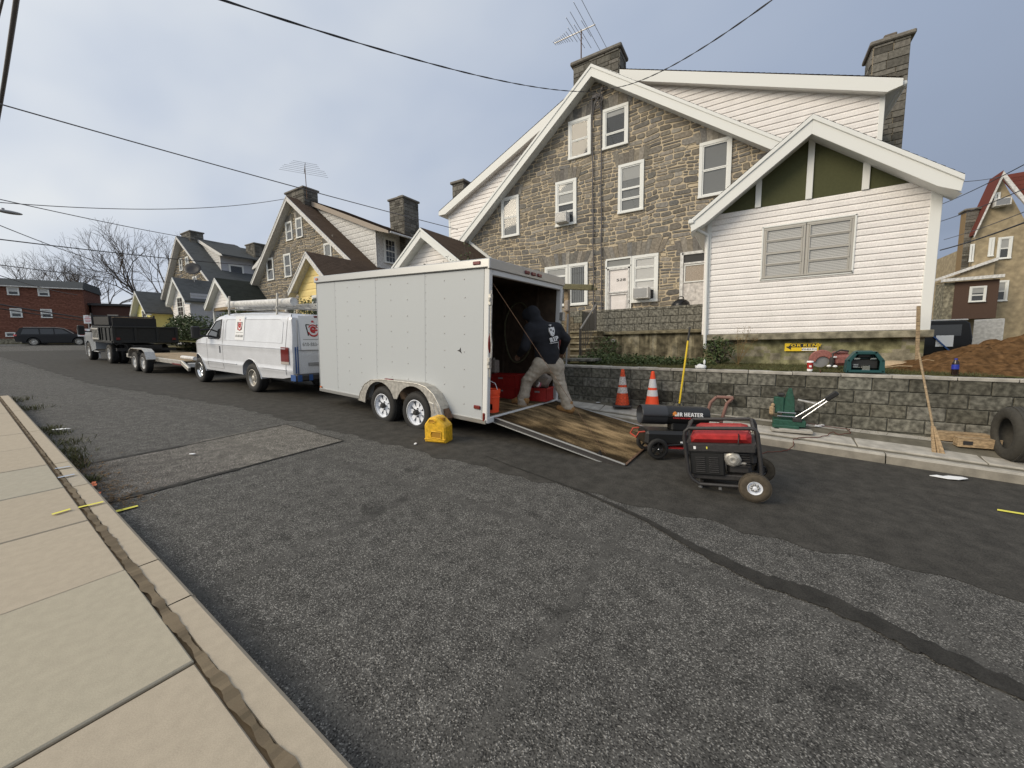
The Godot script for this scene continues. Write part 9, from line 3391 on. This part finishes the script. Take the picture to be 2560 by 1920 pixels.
func weeds(label: String, spots: Array, h: float, sd: int, dry: float) -> void:
	var t := thing("weeds", label, "weeds", Vector3.ZERO, 0, "weed tufts along the kerbs")
	var q := RandomNumberGenerator.new()
	q.seed = sd
	var mb := MB.new()
	for s in spots:
		for k in s[3]:
			var p := Vector3(s[0] + q.randfn() * s[2] * 0.5, 0, s[1] + q.randfn() * s[2] * 0.3)
			p.y = s[4]
			var d := Vector3(q.randfn() * 0.5, 1.0, q.randfn() * 0.5).normalized() * h * q.randf_range(0.4, 1.2)
			var w := Vector3(q.randfn(), 0, q.randfn()).normalized() * h * 0.05
			var c := Color(1.0, 1.0, 1.0).lerp(Color(2.1, 1.25, 1.1), clampf(dry * q.randf_range(0.35, 1.5), 0, 1)) * q.randf_range(0.6, 1.3)
			mb.col = c
			mb.quad(p - w, p + w, p + d * 0.7 + w * 0.7, p + d * 0.7 - w * 0.7)
			mb.tri(p + d * 0.7 - w * 0.7, p + d * 0.7 + w * 0.7, p + d + Vector3(d.x, 0, d.z) * 0.3)
	obj("blades", mb, M.grass, t).set_meta("kind", "stuff")

func greenery() -> void:
	bare_tree("tall bare tree beside the farthest stone house", Vector3(-66.5, 2.6, -19.2), 14.6, 401, 0.25)
	bare_tree("bare tree behind the low brick building, middle of three", Vector3(-78.0, 2.6, -16.2), 11.5, 402, 0.15)
	bare_tree("broad bare tree rising over the brick apartment roof", Vector3(-92.0, 2.8, -15.2), 13.5, 403, 0.3)
	bush("round dark green shrub behind the dump truck bed", Vector3(-26.6, 1.5, -9.2), Vector3(1.55, 1.0, 1.0), 4200, 0.14, 501)
	bush("clipped dark shrub between the grey house and dump truck", Vector3(-31.5, 2.2, -10.4), Vector3(1.3, 0.8, 0.9), 2200, 0.13, 502)
	bush("dark shrub under the black roofed porch behind the van", Vector3(-24.6, 1.9, -10.6), Vector3(1.7, 0.95, 0.9), 3400, 0.13, 503)
	bush("shrub before the yellow porch at the trailer's front edge", Vector3(-16.9, 2.3, -10.4), Vector3(1.3, 0.75, 0.8), 2200, 0.11, 504)
	# leggy shrub whose pale leaves show over the trailer roof
	var t := thing("leggy_shrub", "leggy shrub with pale curling leaves above the trailer roof", "shrub", Vector3(-8.6, 1.3, -9.6))
	var mb := MB.new()
	var q := RandomNumberGenerator.new()
	q.seed = 77
	var lf := MB.new()
	for k in 26:
		var x := q.randf_range(-1.25, 1.35)
		var top := Vector3(x, 2.55 + 0.5 * q.randf() + (0.35 if x > 0.7 else 0.0), q.randf_range(-0.4, 0.4))
		mb.tube([Vector3(x * 0.4, 0, 0), Vector3(x * 0.8, 1.4, top.z * 0.5), top], 0.012, 4, 0.004)
		for i in 16:
			var p := Vector3(x * 0.8, 1.4, top.z * 0.5).lerp(top, q.randf_range(0.3, 1.0)) + Vector3(q.randfn(), q.randfn() * 0.6, q.randfn()) * 0.10
			var a := Vector3(q.randfn(), -0.6 + q.randfn() * 0.5, q.randfn()).normalized()
			var b := a.cross(Vector3(q.randfn(), 1, q.randfn())).normalized()
			var s := q.randf_range(0.06, 0.12)
			lf.col = Color(1.1, 1.15, 1.0).lerp(Color(4.5, 4.0, 3.4), q.randf() * q.randf())
			lf.quad(p - a * s * 0.5, p + b * s * 0.22, p + a * s * 0.5, p - b * s * 0.22)
	obj("stems", mb, M.bark, t)
	obj("foliage", lf, M.leaf, t).set_meta("kind", "stuff")
	# ivy and weeds above the wall
	mb = MB.new()
	for k in 7:
		leaves(mb, Vector3(-3.15 + k * 0.36, 1.13 - 0.01 * k, -8.9 + 0.25 * sin(k * 2.0)), Vector3(0.42, 0.26 - 0.018 * k, 0.45), 900, 0.07, 600 + k, [Color(0.9, 0.95, 0.8), Color(1.4, 1.3, 0.9), Color(0.6, 0.75, 0.55), Color(1.9, 1.5, 0.9)])
	leaves(mb, Vector3(-3.1, 1.4, -9.6), Vector3(0.35, 0.35, 0.3), 700, 0.06, 640, [Color(1.0, 1.0, 0.8), Color(1.9, 1.5, 0.9), Color(0.7, 0.8, 0.6)])
	tag(obj("ground_ivy", mb, M.leaf), "low green ivy spreading along the top of the retaining wall", "ground cover", "", "stuff")
	mb = MB.new()
	var gq := RandomNumberGenerator.new()
	gq.seed = 88
	for k in 15000:
		var x := gq.randf_range(-2.6, 3.0)
		var z := -7.98 - 2.0 * pow(gq.randf(), 1.5)
		var y := 1.05 - 0.012 * x
		var d := Vector3(gq.randfn() * 0.6, 1, gq.randfn() * 0.6).normalized() * gq.randf_range(0.02, 0.075)
		var w := Vector3(gq.randfn(), 0, gq.randfn()).normalized() * 0.006
		mb.col = Color(1, 1, 1).lerp(Color(2.0, 1.4, 1.0), gq.randf() * 0.8) * gq.randf_range(0.6, 1.2)
		mb.tri(Vector3(x, y, z) - w, Vector3(x, y, z) + w, Vector3(x, y, z) + d)
	tag(obj("grass", mb, M.grass), "short patchy grass behind the capstones", "grass", "", "stuff")
	bush("leafy shrub at the sunroom's downspout", Vector3(-0.58, 1.06, -9.65), Vector3(0.32, 0.30, 0.25), 900, 0.07, 520, "weedy_shrub")
	t = thing("dry_weed", "tall feathery dry weed in front of the white siding", "weed", Vector3(-0.2, 1.05, -9.6))
	mb = MB.new()
	lf = MB.new()
	for k in 9:
		var e := Vector3(q.randf_range(-0.35, 0.5), q.randf_range(0.45, 0.85), q.randf_range(-0.15, 0.15))
		mb.tube([Vector3.ZERO, e * 0.55, e], 0.006, 4, 0.002)
		for i in 45:
			var p := e * q.randf_range(0.45, 1.02) + Vector3(q.randfn(), q.randfn(), q.randfn()) * 0.045
			lf.col = Color(1.3, 1.2, 0.9) * q.randf_range(0.6, 1.3)
			lf.tri(p, p + Vector3(q.randfn(), q.randfn(), q.randfn()) * 0.012, p + Vector3(q.randfn(), q.randfn(), q.randfn()) * 0.012)
	obj("stems", mb, M.dry_leaf, t)
	obj("feathery_leaves", lf, M.dry_leaf, t).set_meta("kind", "stuff")
	weeds("brown and green weeds in the gutter along the near kerb", [[-8.9, -1.17, 0.25, 160, 0.42], [-8.5, -1.2, 0.2, 90, 0.40], [-7.8, -1.14, 0.4, 160, 0.36], [-7.2, -1.08, 0.3, 160, 0.33], [-6.8, -1.05, 0.2, 140, 0.31], [-6.4, -1.02, 0.18, 120, 0.29]], 0.085, 701, 1.0)
	weeds("small green weed tuft by the kerb at the road patch", [[-5.72, -0.99, 0.10, 120, 0.26]], 0.08, 702, 0.1)
	weeds("dry weeds along the kerb at the sidewalk's far end", [[-11.4, -1.26, 0.5, 150, 0.52], [-12.9, -1.3, 0.6, 160, 0.58]], 0.10, 703, 0.9)
	weeds("weedy dirt strip at the foot of the retaining wall", [[0.0, -7.9, 1.2, 160, 0.21], [1.3, -7.9, 0.7, 240, 0.16], [2.1, -7.9, 0.7, 160, 0.12], [-2.9, -7.9, 0.7, 160, 0.33]], 0.06, 704, 0.7)
	t = thing("orange_leaves", "few orange leaves on the kerb by the road patch", "leaves")
	mb = MB.new()
	for e in [[-5.47, -0.94], [-5.42, -0.955], [-5.40, -0.93], [-5.12, -0.92], [-5.5, -0.965]]:
		var p := Vector3(e[0], road_y(e[0]) + 0.035, e[1])
		mb.quo(p + Vector3(-0.05, 0.01, 0.0), p + Vector3(0.0, 0, 0.022), p + Vector3(0.06, 0.012, 0.0), p + Vector3(0, 0.015, -0.02), Vector3.UP)
	obj("leaves", mb, M.chalk_orange, t)
	mb = MB.new()
	for k in 900:
		var x := gq.randf_range(-6.8, -4.6)
		var z := kerb_l(x) - 0.03 - absf(gq.randfn()) * 0.14
		var d := Vector3(gq.randfn(), 0.15, gq.randfn()).normalized() * gq.randf_range(0.01, 0.05)
		mb.col = Color(0.5, 0.42, 0.3) * gq.randf_range(0.3, 1.6)
		var p := Vector3(x, road_y(x) + 0.012, z)
		mb.tri(p, p + d, p + d.rotated(Vector3.UP, 0.5) * 0.7)
	tag(obj("gutter_litter", mb, M.dry_leaf), "crumbled leaves and grit in the near gutter", "debris", "", "stuff")
	# dirt pile
	t = thing("dirt_pile", "brown dirt pile heaped behind the retaining wall", "dirt pile")
	mb = MB.new()
	var dn := FastNoiseLite.new()
	dn.seed = 6
	dn.frequency = 1.3
	dn.fractal_octaves = 5
	var hgt := func(x, z):
		var r := Vector2((x - 3.75) / 1.75, (z + 9.5) / 1.5).length()
		return 1.0 + 0.62 * clampf(1.0 - r, 0, 1) * (1.0 + 0.3 * dn.get_noise_2d(x, z)) + 0.05 * dn.get_noise_2d(x * 3.0, z * 3.0)
	sheet(mb, 2.0, 6.0, 70, func(_x): return -11.5, func(_x): return -8.02, 60, hgt, func(x, z):
		var k: float = 1.0 + 0.5 * dn.get_noise_2d(x * 2.0, z * 2.0)
		return Color(k, k, k))
	obj("soil", mb, M.soil, t)

func overhead() -> void:
	wire("twisted service wire falling from the upper left to the gable", Vector3(-4.6, 5.0, -2.0), Vector3(-4.85, 10.14, -13.68), 0.25, 0.0065, "cable", 0.007)
	wire("twisted service wire rising from the gable to the upper right", Vector3(0.6, 6.0, -6.2), Vector3(-4.6, 10.14, -13.68), 0.35, 0.0065, "cable", 0.007)
	wire("long wire crossing over the trailer to the gable's lower corner", Vector3(-13.6, 6.6, 2.5), Vector3(-10.9, 6.5, -13.45), 0.1, 0.014, "cable_grey")
	wire("nearly level wire ending at the brown roofed gable's peak", Vector3(-24.0, 6.9, -1.2), Vector3(-26.6, 11.35, -14.9), 0.55, 0.016, "cable_grey")
	wire("sagging wire slanting over the dump truck to the brown roofed house", Vector3(-21.0, 6.6, -1.6), Vector3(-30.7, 8.7, -13.5), 0.15, 0.016, "cable_grey")
	wire("thicker wire stretching from the left edge to the brown roofed house", Vector3(-24.2, 5.8, -2.0), Vector3(-31.9, 7.7, -15.0), 0.1, 0.022)
	wire("thin wire low over the bare trees toward the farthest house", Vector3(-24.6, 4.95, -2.0), Vector3(-46.7, 8.0, -16.4), 0.2, 0.018, "cable_grey")
	wire("wire dipping steeply in front of the tall bare tree", Vector3(-24.3, 6.6, -2.2), Vector3(-47.6, 8.6, -13.6), 0.35, 0.018, "cable_grey")
	wire("dark cable crossing in front of the brick apartment block", Vector3(-32.5, 4.35, -1.8), Vector3(-47.5, 3.9, -13.6), 0.25, 0.04)
	wire("second dark cable just beneath the first across the brick block", Vector3(-32.5, 4.12, -1.8), Vector3(-47.5, 3.72, -13.6), 0.25, 0.03)
	wire("wire running down to the brick apartment roof", Vector3(-29.6, 5.5, -2.2), Vector3(-58.0, 7.2, -10.8), 0.2, 0.022)
	wire("topmost wire passing behind the sunroom's right eave", Vector3(7.85, 8.1, -28.2), Vector3(6.9, 6.6, -16.0), 0.1, 0.016)
	wire("second wire below the sunroom's right eave toward the tan house", Vector3(7.9, 7.3, -28.3), Vector3(6.9, 5.85, -16.0), 0.1, 0.016)
	wire("third wire slanting past the tan house gable", Vector3(8.1, 6.4, -28.4), Vector3(7.0, 5.25, -16.0), 0.1, 0.014, "cable_grey")
	wire("heavy pair of wires across the tan house front", Vector3(8.0, 5.9, -28.4), Vector3(7.0, 4.95, -16.0), 0.1, 0.028)
	wire("fine wire between the sunroom eave and the tan house roof", Vector3(8.2, 9.0, -28.0), Vector3(11.6, 10.4, -33.7), 0.05, 0.016, "cable_grey")
	wire("thick overhead cable in the top left corner", Vector3(-8.0, 7.2, -1.52), Vector3(-19.0, 6.85, -2.1), 0.16, 0.034, "cable_grey")
	wire("thin overhead cable inside the top left corner", Vector3(-8.0, 6.9, -1.42), Vector3(-19.0, 6.5, -1.5), 0.16, 0.016, "cable_grey")
	wire("outermost overhead cable in the top left corner", Vector3(-7.5, 6.6, -1.28), Vector3(-19.0, 6.3, -1.5), 0.1, 0.03, "cable_grey")
	# street lamp
	var t := thing("street_lamp", "street lamp head on a long arm at the left edge", "street lamp", Vector3(-27.2, 1.2, -1.2))
	var mb := MB.new()
	mb.tube([Vector3.ZERO, Vector3(0, 6.0, 0)], 0.10, 10, 0.08)
	obj("pole", mb, M.old_wood, t)
	mb = MB.new()
	mb.tube([Vector3(0, 5.9, 0), Vector3(0.0, 6.3, -0.9), Vector3(0, 6.33, -1.95)], 0.03, 8)
	obj("arm", mb, M.lamp_grey, t)
	mb = MB.new()
	mb.ball(Vector3(0, 6.33, -2.2), Vector3(0.13, 0.075, 0.38), 14, 8)
	mb.box(Vector3(0, 6.42, -2.05), Vector3(0.08, 0.08, 0.08), 0.01)
	obj("lamp_head", mb, M.lamp_grey, t)

func _ready() -> void:
	rng.seed = 20240
	make_view()
	make_textures()
	make_materials()
	make_ground()
	make_pavements()
	main_house()
	sunroom()
	second_house()
	third_house()
	far_buildings()
	retaining_wall()
	terrace()
	cargo_trailer()
	work_van()
	flat_trailer()
	dump_truck()
	suv()
	dark_van()
	worker()
	small_things()
	greenery()
	overhead()
